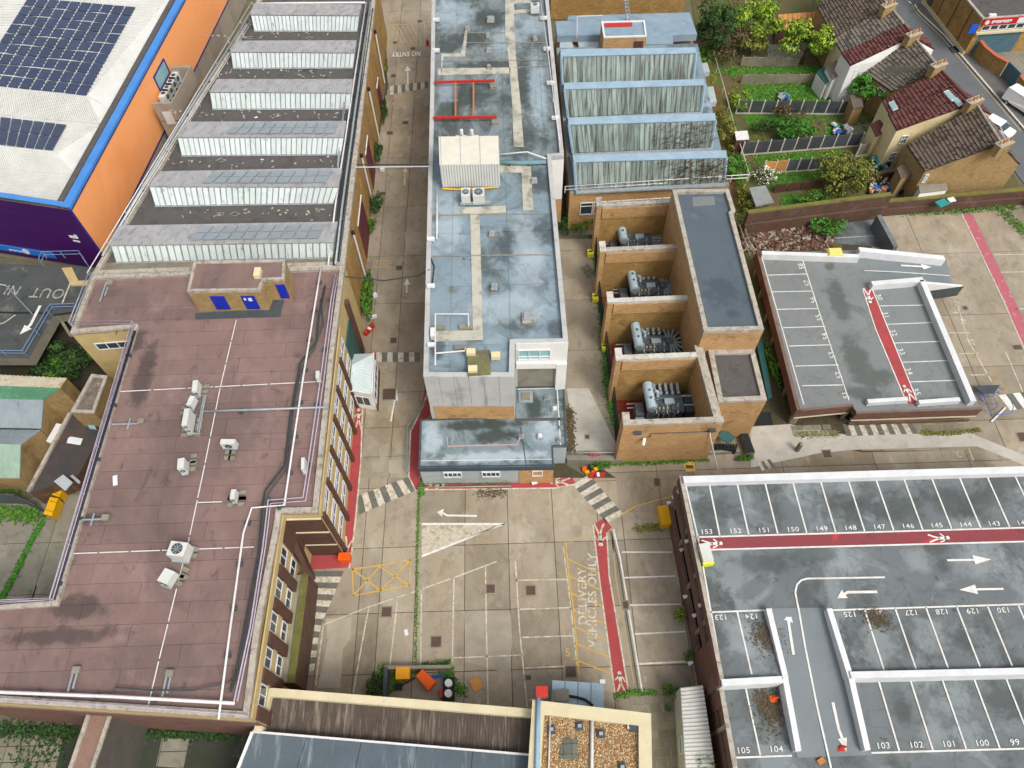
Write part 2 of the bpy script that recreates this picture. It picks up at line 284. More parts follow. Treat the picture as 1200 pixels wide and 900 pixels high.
PANE = m_('grimy_roof_glass', '#8c9c98', '#778681', .5, [('#6d7266', .2, .54, .68, .6)], rough=.3, rand=.3, grain=.05, streak=('#3b3f36', (3.2, .5, .12), .47, .62, .9), spec=.5)
RIDGEB = m_('pale_blue_flashing', '#9cb3c2', '#879fae', .8, [('#6f8798', 1.4, .6, .76, .6)], rough=.5, grain=.05)
WOODB = m_('brown_panelling', '#5c4136', '#4f372e', 1.5, [('#6f5547', 1.2, .6, .75, .5)], grain=.12)
MAROON = m_('maroon_shutter', '#6b3037', '#5c2a31', .8, rough=.6, grain=.08)
BLUED = m_('blue_door_paint', '#1c2fb0', '#1a2a98', 1, rough=.45, grain=.06)
GREENM = m_('green_metal', '#2f5d5a', '#284f4e', 1, rough=.5, grain=.08)
GREENR = m_('green_roof_sheet', '#5f9474', '#4f8265', .8, [('#8fb39b', 1.5, .56, .72, .6)], grain=.1)
REDM = m_('red_painted_steel', '#b83329', '#a62f27', 1.5, rough=.5, grain=.08)
ORM = m_('rust_orange_steel', '#c07a38', '#a96a35', 1.5, rough=.6, grain=.12)
ORP = m_('orange_plastic', '#e85f12', '#df5510', 1, rough=.45, grain=.05)
YELP = m_('yellow_plastic', '#e3b013', '#d6a20f', 1, [('#a97f18', 2, .62, .78, .5)], rough=.45, grain=.05)
PALEY = m_('pale_yellow_plastic', '#dad27a', '#cfc768', 1, rough=.5, grain=.05)
TREEW = m_('grey_transformer', '#666d73', '#565e64', 1.5, [('#3b3c3e', 2, .52, .68, .8), ('#8c6b5a', 1.5, .62, .74, .5)], rough=.55, grain=.12)
TRDK = m_('dark_radiator', '#99a1a6', '#838b90', 2, [('#6b6460', 2.5, .6, .74, .5)], rough=.55, grain=.12)
TRLT = m_('pale_tank_paint', '#aebfc8', '#9db0ba', 1.5, [('#a0736a', 2.2, .66, .76, .7), ('#e0e4e6', 1.8, .6, .75, .6)], rough=.45, grain=.08)
TILEG = m_('grey_roof_tile', '#857c72', '#6f675e', .8, [('#57534a', .7, .52, .7, .7), ('#7d7d52', .9, .64, .76, .5)], grain=.2, rand=.1)
TILEN = m_('brown_grey_tile', '#6f6256', '#5c5147', .8, [('#47403a', .8, .55, .7, .7)], grain=.2)
TILER = m_('red_roof_tile', '#6c4540', '#5c3a36', .8, [('#4a2a28', .9, .55, .72, .6), ('#80504a', 1.4, .62, .76, .5)], grain=.2)
BARK = m_('tree_bark', '#5c4a38', '#463828', 3, grain=.25)
def leaf(n, a, b): return m_(n, a, b, 1.2, rough=.8, grain=.3, gsc=3, bump=0)
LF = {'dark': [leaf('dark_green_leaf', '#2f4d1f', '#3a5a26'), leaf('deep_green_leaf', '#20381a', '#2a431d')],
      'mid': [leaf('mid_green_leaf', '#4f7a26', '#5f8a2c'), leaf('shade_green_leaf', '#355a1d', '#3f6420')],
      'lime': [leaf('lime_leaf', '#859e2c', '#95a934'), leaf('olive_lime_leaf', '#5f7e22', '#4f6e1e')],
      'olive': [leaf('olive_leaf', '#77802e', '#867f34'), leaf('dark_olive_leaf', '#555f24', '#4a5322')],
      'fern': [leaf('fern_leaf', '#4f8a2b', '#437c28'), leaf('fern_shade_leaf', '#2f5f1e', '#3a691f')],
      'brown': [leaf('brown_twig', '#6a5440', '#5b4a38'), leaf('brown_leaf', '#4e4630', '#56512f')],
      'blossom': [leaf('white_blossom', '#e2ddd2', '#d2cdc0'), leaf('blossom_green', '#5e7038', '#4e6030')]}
LAWN = m_('lawn_grass', '#4c7a25', '#3f6b20', .8, [('#6d7f33', .9, .55, .7, .6), ('#35551d', 1.4, .55, .7, .6)], grain=.3)
MOSS = m_('moss_growth', '#4f6b1e', '#5f7a26', 2, [('#3b4a1c', 3, .5, .7, .7)], grain=.3)
SOIL = m_('garden_soil', '#5c4a36', '#66563c', .8, [('#48602a', .5, .44, .6, .9), ('#3f3327', 1.5, .55, .7, .6)], grain=.3)
GRAVEL = m_('gravel_stone', '#b39a72', '#9c8460', 3, [('#6f5f45', 5, .5, .65, .7), ('#d3c6a8', 6, .58, .7, .7)], grain=.3, gsc=14)
FENCED = m_('dark_fence_panel', '#4c5054', '#3f4347', 1.2, rand=.15, grain=.15)
FENCEW = m_('weathered_wood', '#8a8577', '#78735f', 1.2, [('#5f6a3c', 1.2, .6, .75, .5)], rand=.12, grain=.2)
FENCEO = m_('new_orange_wood', '#c48a50', '#b27c46', 1.2, rand=.1, grain=.12)
POSTC = m_('concrete_post', '#c3beb2', '#b3aea2', 2, grain=.1)
SLAB = m_('grey_paving', '#86806f', '#78735f', 1, [('#5e6440', 1.2, .6, .74, .6)], rand=.18, grain=.14)
BLUEP = m_('bright_blue_plastic', '#2a5aa8', rough=.45, grain=.05)
TEAL = m_('teal_plastic', '#2c8a82', rough=.5, grain=.06)
CARW = m_('white_car_paint', '#e8eaec', rough=.25, grain=.02, spec=.6)
HATCH = m_('rusty_cover', '#5f4a3f', '#54433a', 3, grain=.15)
SHUT = m_('blue_grey_shutter', '#4f6f7c', '#46636f', 1, rough=.6, grain=.08)
# ---------------------------------------------------------------- scene helpers
def sheet(name, px, z, mt, parent=None, th=.03, **k):
    return build(MB().prism(Ws(px, z), z-th, z), name, mt, parent, **k)
def sheet3(name, px, mt, parent=None, th=.06, **k):
    return build(MB().slab3(Ws(px), th), name, mt, parent, **k)
def line(px, w, z, mt, parent=None, name='bay_line', **k):
    return build(MB().ribbon(Ws(px, z), w), name, mt, parent, **k)
def lines(L, w, z, mt, parent, name='bay_line'):
    for p in L: line(p, w, z, mt, parent, name)
_tc = {}
def text(s, u, v, z, size, mt, parent, rot=0, name='painted_number', sx=1.0, bold=.005, plane=None):
    key = (s, size, sx, bold)
    if key not in _tc:
        c = bpy.data.curves.new('t', 'FONT'); c.body = s; c.size = size; c.align_x = 'CENTER'; c.align_y = 'CENTER'; c.offset = bold; c.space_character = 1.08; c.resolution_u = 3
        o = bpy.data.objects.new('t', c); S.collection.objects.link(o); bpy.context.view_layer.update()
        me = bpy.data.meshes.new_from_object(o.evaluated_get(bpy.context.evaluated_depsgraph_get())); bpy.data.objects.remove(o)
        for q in me.vertices: q.co.x *= sx
        _tc[key] = me
    me = _tc[key].copy(); me.name = name
    o = put(me, name, mt, W(u, v, z) if plane is None else plane[0], parent)
    o.rotation_euler = (0, 0, rot) if plane is None else plane[1]
    return o
def figure(u, v, z, size, ang, mt, parent, sx=1, flip=1):
    """walking-person pictogram, head towards ang"""
    mb = MB(); mb.face([(.1*cos(a*pi/4), .43+.07*sin(a*pi/4)*1.1, 0) for a in range(8)])
    def st(pts, w): mb.ribbon([(p[0]*flip, p[1], 0) for p in pts], w)
    st([(0, .36), (.01, .02)], .15); st([(0, .34), (.16, .18), (.22, .02)], .06); st([(0, .34), (-.14, .2), (-.24, .12)], .06)
    st([(.01, .05), (.1, -.2), (.2, -.46)], .08); st([(.01, .05), (-.08, -.2), (-.2, -.44)], .08)
    c = W(u, v, z); R = Matrix.Rotation(ang-pi/2, 3, 'Z')
    mb.v = [c+R @ Vector((q.x*size*sx, q.y*size, 0)) for q in mb.v]
    return build(mb, 'person_symbol', mt, parent)
def arrow(p, z, w, mt, parent, head=1.0, hw=.5, name='arrow_marking', hpx=None):
    """shaft along picture points p, head at the end; hpx gives another head direction target"""
    P = Ws(p, z); a = P[-2]; b = P[-1]; mb = MB(); d = (b-a).normalized()
    if hpx: b2 = b; tip = W(hpx[0], hpx[1], b.z); d = (tip-b).normalized(); mb.ribbon(P, w)
    else: tip = b; b2 = b-d*head; mb.ribbon(P[:-1]+[b2], w)
    e = Vector((-d.y, d.x, 0)); mb.face([b2+e*hw, b2-e*hw, tip]); return build(mb, name, mt, parent)
def zebra(e1, e2, n, z, parent, first=0, mw=None, md=None):
    a0, a1 = [W(*p, z) for p in e1]; b0, b1 = [W(*p, z) for p in e2]
    for i in range(n):
        t0 = i/n; t1 = (i+1)/n
        build(MB().face([lerp(a0, a1, t0), lerp(a0, a1, t1), lerp(b0, b1, t1), lerp(b0, b1, t0)]), 'crossing_stripe', (mw or LINEW) if (i+first) % 2 else (md or STRIPE), parent)
def pipe(px, z, r, mt, parent=None, name='pipe', n=6, **k): return build(MB().tube(Ws(px, z), r, n), name, mt, parent, smooth=True, **k)
def coping(pts, w, z, h, mt, parent, closed=True, name='coping', inward=True):
    P = [Vector((p[0], p[1], z)) for p in pts]; n = len(P)
    ar = sum(P[i].x*P[(i+1) % n].y-P[(i+1) % n].x*P[i].y for i in range(n)); s = 1 if ar > 0 else -1
    def inner(i):
        a = P[i-1]; b = P[i]; c = P[(i+1) % n]
        d1 = (b-a).normalized() if (closed or i > 0) else (c-b).normalized(); d2 = (c-b).normalized() if (closed or i < n-1) else d1
        n1 = Vector((-d1.y, d1.x, 0))*s; n2 = Vector((-d2.y, d2.x, 0))*s; q = (n1+n2); 
        return b+q/max(.35, (1+n1.dot(n2)))*w if q.length > .1 else b+n1*w
    I = [inner(i) for i in range(n)]
    for i in range(n if closed else n-1):
        j = (i+1) % n
        build(MB().prism([P[i], P[j], I[j], I[i]], z-h, z), name, mt, parent)
def ribs(q, n, w, h, mt, parent, name='rib', along=1, kind='stuff', skip=0):
    """raised ribs on quad q (TL TR BR BL world points); along=1 ribs run TL->BL"""
    mb = MB(); nn = ((q[1]-q[0]).cross(q[3]-q[0])).normalized(); nn = nn if nn.z > 0 or (abs(nn.z) < .05 and nn.y < 0) else -nn
    for i in range(n):
        t = (i+.5)/n
        a, b = (lerp(q[0], q[1], t), lerp(q[3], q[2], t)) if along else (lerp(q[0], q[3], t), lerp(q[1], q[2], t))
        d = (b-a).normalized(); e = nn.cross(d)*w/2; u = nn*h
        mb.add([a-e, a+e, b+e, b-e, a-e*.5+u, a+e*.5+u, b+e*.5+u, b-e*.5+u], [[4, 5, 6, 7], [0, 1, 5, 4], [1, 2, 6, 5], [2, 3, 7, 6], [3, 0, 4, 7]])
    return build(mb, name, mt, parent, kind=kind)
def panels(q, nx, ny, gap, h, mt, parent, name='solar_panel', frame=None):
    nn = ((q[1]-q[0]).cross(q[3]-q[0])).normalized(); nn = nn if nn.z > 0 else -nn
    gx = gap/(q[1]-q[0]).length; gy = gap/(q[3]-q[0]).length
    for i in range(nx):
        for j in range(ny):
            c = [bil(q, (i+a)/nx+(gx if a == 0 else -gx), (j+b)/ny+(gy if b == 0 else -gy)) for a, b in ((0, 0), (1, 0), (1, 1), (0, 1))]
            mb = MB(); mb.add([p for p in c]+[p+nn*h for p in c], [[4, 5, 6, 7], [0, 1, 5, 4], [1, 2, 6, 5], [2, 3, 7, 6], [3, 0, 4, 7]])
            build(mb, name, mt, parent)
def tilegrid(region, X, Y, z, th, mt, parent, name, gap=.03, jit=0, stagger=0, minarea=.05, zj=0, jf=None):
    """rectangular pieces between joint lines, clipped to the region (world xy)"""
    P = [(p[0], p[1]) for p in region]
    for j in range(len(Y)-1):
        for i in range(len(X)-1):
            off = stagger*(j % 2)*(X[i+1]-X[i]) + random.uniform(-jit, jit)
            c = cliprect(P, X[i]+off+gap/2, X[i+1]+off-gap/2, Y[j]+gap/2, Y[j+1]-gap/2)
            if len(c) < 3 or area(c) < minarea: continue
            zz = z+random.uniform(-zj, 0)
            build(MB().prism(c, zz-th, zz), name, mt, parent)
def frange(a, b, s):
    out = []; x = a
    while x < b+s*.5: out.append(x); x += s
    return out
def foliage(mb, c, r, n, ls, clumps=14, flat=.75, m2=.4):
    c = Vector(c); C = []
    for i in range(clumps):
        a = random.uniform(0, 2*pi); b = random.uniform(-.5, 1); rr = random.uniform(.25, .8)
        C.append((Vector((cos(a)*rr*r[0], sin(a)*rr*r[1], b*.6*r[2])), random.uniform(.2, .4)))
    for i in range(n):
        q, k = random.choice(C)
        g = Vector((random.gauss(0, 1), random.gauss(0, 1), random.gauss(0, 1))); g = g.normalized()*random.uniform(.45, 1)**.6
        p = c+q+Vector((g.x*r[0]*k, g.y*r[1]*k, g.z*r[2]*k))
        s = ls*random.uniform(.4, 1.35)
        nrm = (g+Vector((random.uniform(-.7, .7), random.uniform(-.7, .7), random.uniform(0, .9)))).normalized()
        e = nrm.cross(Vector((random.uniform(-1, 1), random.uniform(-1, 1), .3))).normalized(); f = nrm.cross(e)
        mi = 1 if (g.z < 0 or random.random() < .38) else 0  # undersides always take the darker leaf, as painted shade; the rest at random
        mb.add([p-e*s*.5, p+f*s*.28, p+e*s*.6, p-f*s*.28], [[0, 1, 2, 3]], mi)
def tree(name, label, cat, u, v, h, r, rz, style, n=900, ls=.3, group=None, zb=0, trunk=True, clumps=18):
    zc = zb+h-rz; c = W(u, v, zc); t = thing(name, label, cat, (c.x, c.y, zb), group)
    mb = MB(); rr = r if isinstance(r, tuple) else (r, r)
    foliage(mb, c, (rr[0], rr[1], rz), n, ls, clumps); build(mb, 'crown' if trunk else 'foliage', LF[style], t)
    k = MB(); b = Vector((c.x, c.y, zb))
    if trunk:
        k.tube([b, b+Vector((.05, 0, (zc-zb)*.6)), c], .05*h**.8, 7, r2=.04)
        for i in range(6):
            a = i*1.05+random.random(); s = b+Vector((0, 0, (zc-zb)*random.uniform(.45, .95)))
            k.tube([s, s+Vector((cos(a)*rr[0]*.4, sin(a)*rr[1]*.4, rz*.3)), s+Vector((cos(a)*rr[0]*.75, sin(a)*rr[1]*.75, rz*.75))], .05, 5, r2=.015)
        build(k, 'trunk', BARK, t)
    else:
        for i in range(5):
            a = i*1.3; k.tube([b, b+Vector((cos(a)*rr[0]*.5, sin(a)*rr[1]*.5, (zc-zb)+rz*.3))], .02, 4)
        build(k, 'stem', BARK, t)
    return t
def weeds(name, label, pts, n, r, style, z=0, ls=.16, h=.3, **k):
    mb = MB(); P = Ws(pts, z)
    for i in range(n):
        j = random.randrange(len(P)-1); q = lerp(P[j], P[j+1], random.random())
        p = q+Vector((random.gauss(0, r), random.gauss(0, r), random.uniform(.02, h)))
        a = random.uniform(0, 6.28); e = Vector((cos(a), sin(a), random.uniform(-.2, .6)))*ls*random.uniform(.5, 1.2); f = Vector((-sin(a), cos(a), .2))*ls*.4
        mb.add([p-e*.5, p+f, p+e*.5, p-f], [[0, 1, 2, 3]], random.randrange(2))
    return build(mb, name, LF[style], None, label=label, cat='weeds', kind='stuff', **k)
# ---------------------------------------------------------------- ground
ground = build(MB().box((0, 60, -.28), (1400, 1400, .4)), 'ground', GROUND, kind='structure')
yard = build(MB().prism(Ws([(330, 960), (340, 640), (390, 560), (400, 420), (452, 100), (440, -20), (520, -20), (505, 450), (690, 560), (690, 270), (720, 270), (740, 545), (870, 545), (890, 250), (1030, 250), (1260, 235), (1260, 960)]), -.075, -.045), 'yard', JOINT, kind='structure')
G0 = [-20, -16.5, -13.4, -11.7, -8.7, -4.55, -.75, 3.25, 7.2, 9.35, 13.6, 18, 22.5]
tilegrid(Ws([(330, 930), (340, 790), (352, 645), (395, 560), (424, 560), (560, 560), (722, 560), (725, 600), (800, 600), (830, 800), (850, 930)]), G0, [2, 6.4, 11.9, 16.7, 22.35, 28.0, 30], 0, .06, CONC, yard, 'concrete_slab', .055, zj=.004)
tilegrid(Ws([(424, 560), (390, 560), (405, 383), (455, 100), (440, -20), (520, -20), (505, 480), (505, 560)]), [-20, -14.3, -11.55, -5], [28, 31.2, 34.3, 38.2, 42.2, 49.3, 56, 63.6, 72, 81, 92, 103, 112], 0, .06, CONC, yard, 'concrete_slab', .055, zj=.004)
tilegrid(Ws([(650, 280), (700, 280), (742, 545), (650, 545)]), [3, 12], [30, 36, 42.5, 49, 56, 62], 0, .06, CONC, yard, 'concrete_slab', .05, zj=.004)
tilegrid(Ws([(722, 560), (700, 545), (880, 500), (1010, 530), (1260, 525), (1260, 600), (725, 600)]), [6, 13, 16.3, 24.6, 33.1, 41.7, 50, 58], [24, 28.8, 36.5], 0, .06, CONC, yard, 'concrete_slab', .055, zj=.004)
tilegrid(Ws([(1030, 247), (1260, 232), (1260, 528), (1010, 528), (1000, 400)]), [20, 34, 39.5, 45.5, 52, 60, 72], [28.8, 33, 39, 45.4, 53.8, 64, 72], 0, .06, CONC, yard, 'concrete_slab', .055, zj=.004)
sheet('path', [(880, 500), (925, 497), (1000, 511), (1135, 506), (1148, 512), (1200, 533), (1260, 545), (1260, 575), (1200, 545), (1145, 523), (1000, 527), (960, 531), (880, 548)], .012, CONCL, th=.05, kind='structure')
sheet('concrete_patch', [(664, 455), (690, 455), (722, 520), (722, 528), (675, 528)], .012, CONCL, yard, th=.05)
sheet('concrete_patch', [(474, 272), (494, 272), (496, 293), (488, 297), (476, 294)], .012, PATCH, yard, th=.05)
sheet('concrete_patch', [(381, 725), (412, 723), (411, 748), (402, 760), (399, 806), (372, 806), (384, 750)], .012, PATCH, yard, th=.05)
sheet('concrete_patch', [(447, 522), (457, 519), (449, 553), (436, 552), (436, 540), (445, 539)], .012, PATCH, yard, th=.05)
sheet('concrete_patch', [(456, 539), (478, 539), (476, 554), (456, 554)], .012, PATCH, yard, th=.05)
sheet('concrete_patch', [(544, 716), (598, 716), (600, 745), (598, 790), (545, 775)], .006, PATCH, yard, th=.04)
# manholes and covers
def cover(u, v, w, d, rnd=0):
    mb = MB(); c = W(u, v, 0)
    mb.box((c.x, c.y, .008), (w+.2, d+.2, .03), m=1); mb.box((c.x, c.y, .018), (w, d, .03), m=0)
    build(mb, 'manhole_cover', [HATCH, CONCG], yard)
for c in [(456, 462, 1.2, 1.2), (453, 717, .75, .75), (511, 752, .8, .8), (575, 690, .7, .7), (622, 692, .75, .75), (669, 787, .8, .8), (619, 794, .45, .35), (733, 709, .4, .6), (468, 314, .7, .6), (461, 399, .6, .6), (461, 89, .6, .6), (475, 144, .7, .6), (457, 156, .7, .6), (449, 227, .6, .5), (770, 565, .5, .7), (969, 532, .7, .7), (484, 57, .6, .5), (463, 50, .5, .5), (492, 25, .6, .5), (1199, 512, .9, .9), (1131, 361, .4, .4), (1192, 407, .8, .5), (558, 836, .6, .6), (688, 512, .3, .3)]: cover(*c)
# ---- painted markings on the ground
z1, z2, z3 = .014, .02, .026
Y = yard
def redpath(px, z=z1, mt=RED): return sheet('pedestrian_path', px, z, mt, Y, th=.01)
redpath([(415, 469), (425, 469), (423, 540), (417, 605), (412, 652), (410, 665), (360, 668), (362, 651), (399, 650), (403, 605), (409, 540), (411, 520)])
redpath([(498, 452), (504, 474), (504, 486), (494, 496), (491, 548), (491, 561), (600, 562), (671, 560), (675, 568), (650, 572), (490, 574), (487, 575), (479, 558), (481, 506), (494, 478)])
redpath([(695, 615), (708, 607), (717, 618), (711, 624), (714, 675), (737, 813), (721, 816), (702, 675)])
redpath([(1127, 250), (1139, 250), (1162, 296), (1200, 375), (1240, 455), (1238, 490), (1200, 408), (1175, 350), (1152, 302)], mt=REDF)
redpath([(347, 789), (361, 789), (357, 830), (340, 830)])
redpath([(432, 413), (441, 413), (441, 424), (434, 424)])
lines([[(425, 469), (423, 540), (417, 605), (412, 650), (409, 666)], [(504, 450), (495, 478), (481, 506), (479, 558), (487, 575), (490, 574), (650, 572), (676, 567)], [(695, 615), (702, 675), (721, 816)], [(711, 624), (714, 675), (737, 813)], [(1127, 250), (1152, 302), (1175, 350), (1200, 408), (1240, 492)]], .13, z2, LINEW, Y, 'path_edge_line')
figure(420, 492, z3, 2.6, pi/2+.05, LINEW, Y, .7); figure(407, 643, z3, 2.4, pi/2+3.0, LINEW, Y, .8); figure(507, 569, z3, 2.2, 0, LINEW, Y, .9)
figure(657, 565, z3, 1.9, pi, LINEW, Y); figure(703, 626, z3, 2.2, -pi/2, LINEW, Y); figure(727, 800, z3, 1.7, pi/2, LINEW, Y, 1); figure(353, 800, z3, 1.6, -pi/2, LINEW, Y)
zebra(((417, 582), (478, 559)), ((421, 603), (489, 574)), 9, z1, Y, 0)
zebra(((690, 556), (731, 603)), ((671, 568), (711, 613)), 9, z1, Y, 1)
zebra(((362, 669), (352.5, 730)), ((403, 669), (376, 733)), 9, z1, Y, 0); zebra(((352.5, 730), (349, 789)), ((376, 733), (368, 785)), 7, z1, Y, 1)
zebra(((457, 101), (502, 95)), ((457, 111), (502, 103)), 10, z1, Y, 1)
zebra(((441, 413), (492, 413)), ((441, 424), (492, 424)), 8, z1, Y, 1)
zebra(((987, 497), (1068, 494)), ((992, 511), (1076, 508)), 13, z1+.014, Y, 0)
zebra(((1170, 463), (1212, 458)), ((1184, 481), (1222, 475)), 5, z1, Y, 1, LINE)
zebra(((888, 542), (902, 538)), ((893, 552), (908, 546)), 4, z1+.014, Y, 1)
LW = .11
lines([[(379, 732), (430, 712), (481, 695), (537, 675), (582, 658)], [(379, 732), (374, 770), (370, 803)], [(432, 713), (424, 755), (414, 812)], [(466, 702), (461, 745), (457, 779)], [(494, 690), (493, 779)], [(532, 677), (530, 778)], [(569, 664), (570, 740), (572, 826)],
  [(530, 771), (601, 768)], [(604, 658), (609, 740), (618, 829)], [(604, 680), (664, 679)], [(609, 714), (668, 712)], [(612, 747), (671, 745)], [(615, 783), (676, 780)], [(600, 768), (614, 767)], [(617, 820), (640, 819)]], LW, z1, LINEW, Y)
lines([[(719, 620), (727, 655), (753, 813)], [(729, 647), (787, 647)], [(731, 677), (791, 675)], [(738, 709), (798, 708)], [(744, 743), (803, 740)], [(749, 778), (809, 775)]], LW+.02, z1, LINE, Y)
line([(715, 622), (723, 655), (748, 812)], .28, z1, CONCG, Y, 'drain_channel')
line([(715.7, 622), (723.7, 655), (748.7, 812)], .06, z2, BLK, Y, 'drain_slot')
line([(663, 635), (667, 680), (672, 712), (679, 797)], .12, z2, YEL, Y, 'yellow_line'); line([(660, 640), (669, 712), (676, 780)], .09, z1, LINEW, Y)
lines([[(665+i*1.1, 655+i*19.5), (702+i*2.2, 672+i*19.5)] for i in range(7)], .11, z1, YEL, Y, 'hatch_line')
lines([[(665, 637), (695, 622)], [(717, 625), (722, 680), (743, 800)]], .1, z1, YELW, Y, 'hatch_line')
text('DELIVERY', 683, 698, z3, 1.0, LINEW, Y, pi/2-.06, 'painted_word', 1.05, .02); text('VEHICLES ONLY', 694.5, 702, z3, 1.0, LINEW, Y, pi/2-.08, 'painted_word', 1.02, .02)
text('NO ENTRY', 476, 63, z3, 1.45, LINE, Y, pi, 'painted_word', .52, .03)
text('9', 756, 796, z3, .6, LINEW, Y); text('S', 665, 765, z3, .9, YEL, Y, 0, 'painted_letter'); text('E', 661, 738, z3, .8, YELW, Y, 0, 'painted_letter')
arrow([(559, 604.5), (524, 604), (519, 601)], z1, .18, LINE, Y, hw=.38, hpx=(512, 600)); arrow([(478, 98), (477.5, 77)], z1, .2, LINE, Y, 1.1, .45); arrow([(476.5, 343), (477, 326)], z1, .13, LINE, Y, .9, .35)
arrow([(458, 494), (465, 455)], z1, .15, LINE, Y, 1.4, .35); arrow([(474, 218), (475, 195)], z1, .14, LINEW, Y, 1, .3); arrow([(976+52, 1060), (976+40, 1060)], z1, .1, LINEW, Y)
T = Ws([(494, 614), (591, 614), (494, 652)], z1); build(MB().face(T), 'hatched_triangle', m_('worn_triangle_paint', '#c2bcae', '#aea28c', 3, [('#97896f', 1.6, .5, .62, 1.0, 8)], grain=.2), Y)
lines([[(494, 614), (591, 614), (540, 634), (494, 652)]], .2, z2, LINE, Y, 'hatch_line')
lines([[(413, 667), (443, 663), (481, 656), (480, 686), (446, 692), (414, 698), (413, 667)], [(413, 667), (446, 692)], [(414, 698), (445, 664), (480, 686)], [(446, 692), (481, 656)]], .13, z1, YEL, Y, 'yellow_line')
lines([[(455+i*5.5, 30), (468+i*5.5, 54)] for i in range(6)]+[[(455, 29), (455, 55), (498, 53), (498, 28), (455, 29)]], .12, z1, YELW, Y, 'hatch_line')
lines([[(453+i*6, 125-i*2), (463+i*5, 112-i)] for i in range(6)]+[[(452, 112), (452, 126), (493, 112)]], .1, z1, YELW, Y, 'hatch_line')
lines([[(439+i*4, 313), (444+i*3.5, 305)] for i in range(5)]+[[(438, 305), (438, 313), (456, 313), (456, 305), (438, 305)]], .08, z1, YELW, Y, 'hatch_line')
lines([[(1101, 430), (1122, 357), (1135, 400), (1162, 447)][1:], [(1117, 366), (1129, 366)], [(1112, 390), (1137, 390)], [(1124, 414.5), (1147, 414)], [(1137, 439.5), (1158, 439)], [(1178, 411), (1200, 462)], [(1165, 298.5), (1200, 298)], [(1172, 319), (1200, 318.5)], [(1190, 362), (1210, 361.5)]], LW, z1, LINEW, Y)
text('27', 1122, 356, z3, .8, LINEW, Y, 1.4); text('26', 1129, 377, z3, .8, LINEW, Y, 1.4); text('25', 1139, 401, z3, .8, LINEW, Y, 1.4)
lines([[(1135, 525), (1141, 540)]], .12, z1, LINEW, Y); text('C', 1125, 533, z3, .8, LINEW, Y, 1.2)
lines([[(727, 604), (745, 593), (786, 582)]], .12, z2, YEL, Y, 'cable_cover')
sheet('tarmac_strip', [(800, 541), (813, 541), (815, 552), (804, 553)], z1, YEL, Y, th=.01); sheet('tarmac_strip', [(803, 545), (812, 545), (813, 549), (804, 549)], z2, HATCH, Y, th=.005)
# broken slab pavement strips
tilegrid(Ws([(926, 499), (987, 497), (990, 511), (930, 512)]), frange(21.5, 30, .85), frange(31, 34, .75), .03, .05, SLAB, Y, 'paving_slab', .05, .05, .5, zj=.012)
tilegrid(Ws([(1069, 493), (1130, 489), (1160, 474), (1170, 478), (1148, 505), (1130, 510), (1076, 509)]), frange(31, 42, 1.0), frange(31, 38, .85), .03, .05, SLAB, Y, 'paving_slab', .05, .05, .5, zj=.012)
tilegrid(Ws([(738, 815), (795, 812), (803, 850), (808, 960), (764, 960), (762, 838), (742, 835)]), frange(6, 16, .78), frange(1, 12, .62), .03, .05, SLAB, Y, 'paving_slab', .04, .06, .5, zj=.015)
tilegrid(Ws([(660, 262), (700, 262), (700, 276), (660, 276)]), frange(6, 13, .8), frange(55, 62, .8), .03, .05, CONCG, Y, 'paving_slab', .05, .06, .5, zj=.02)
weeds('moss', 'green moss strip growing along the long joint in the yard concrete', [(491, 575), (489, 640), (487, 780)], 900, .07, 'mid', ls=.12, h=.06)
weeds('moss', 'weeds growing along the foot of the grey building beside the red path', [(493, 566), (494, 580), (494, 567), (545, 566), (600, 566)], 700, .12, 'mid', ls=.16, h=.2)
weeds('moss', 'weeds along the kerb in front of the low car deck', [(1080, 508), (1110, 508), (1148, 504)], 450, .14, 'olive', ls=.16, h=.1)
weeds('moss', 'mossy weeds on the cracked paving left of the pale crossing', [(932, 510), (985, 509)], 220, .2, 'olive', ls=.14, h=.06)
weeds('moss', 'grass fringe along the foot of the long old brick wall', [(1040, 250), (1120, 248), (1190, 243)], 900, .25, 'mid', ls=.2, h=.25)
weeds('moss', 'creeping weeds around the round drain at the right edge', [(1172, 246), (1190, 262), (1200, 272)], 400, .4, 'mid', ls=.2, h=.2)
weeds('moss', 'weeds along the foot of the brick pens facing the road', [(700, 543), (760, 543), (830, 538)], 900, .12, 'mid', ls=.18, h=.2)
weeds('moss', 'small weed patch in the concrete near the yellow cable cover', [(745, 620), (775, 617)], 350, .2, 'olive', ls=.14, h=.08)
weeds('moss', 'weeds along the fence of the alley beside the brick pens', [(699, 290), (704, 360), (712, 450), (722, 500)], 1700, .22, 'fern', ls=.22, h=.35)
weeds('debris', 'leaf litter and scraps along the side of the low grey roof', [(665, 480), (668, 530)], 500, .3, 'brown', ls=.25, h=.12)
weeds('debris', 'dead leaves lying against the wall of the brown timber side', [(560, 578), (590, 578)], 250, .25, 'brown', ls=.15, h=.04)
weeds('moss', 'weeds around the corner of the fenced skip bay', [(447, 783), (450, 812), (492, 783), (525, 778), (530, 800), (545, 812)], 800, .18, 'mid', ls=.2, h=.2)
weeds('moss', 'weeds at the end of the red path by the paving', [(722, 816), (740, 812), (770, 812)], 220, .12, 'mid', ls=.2, h=.15)

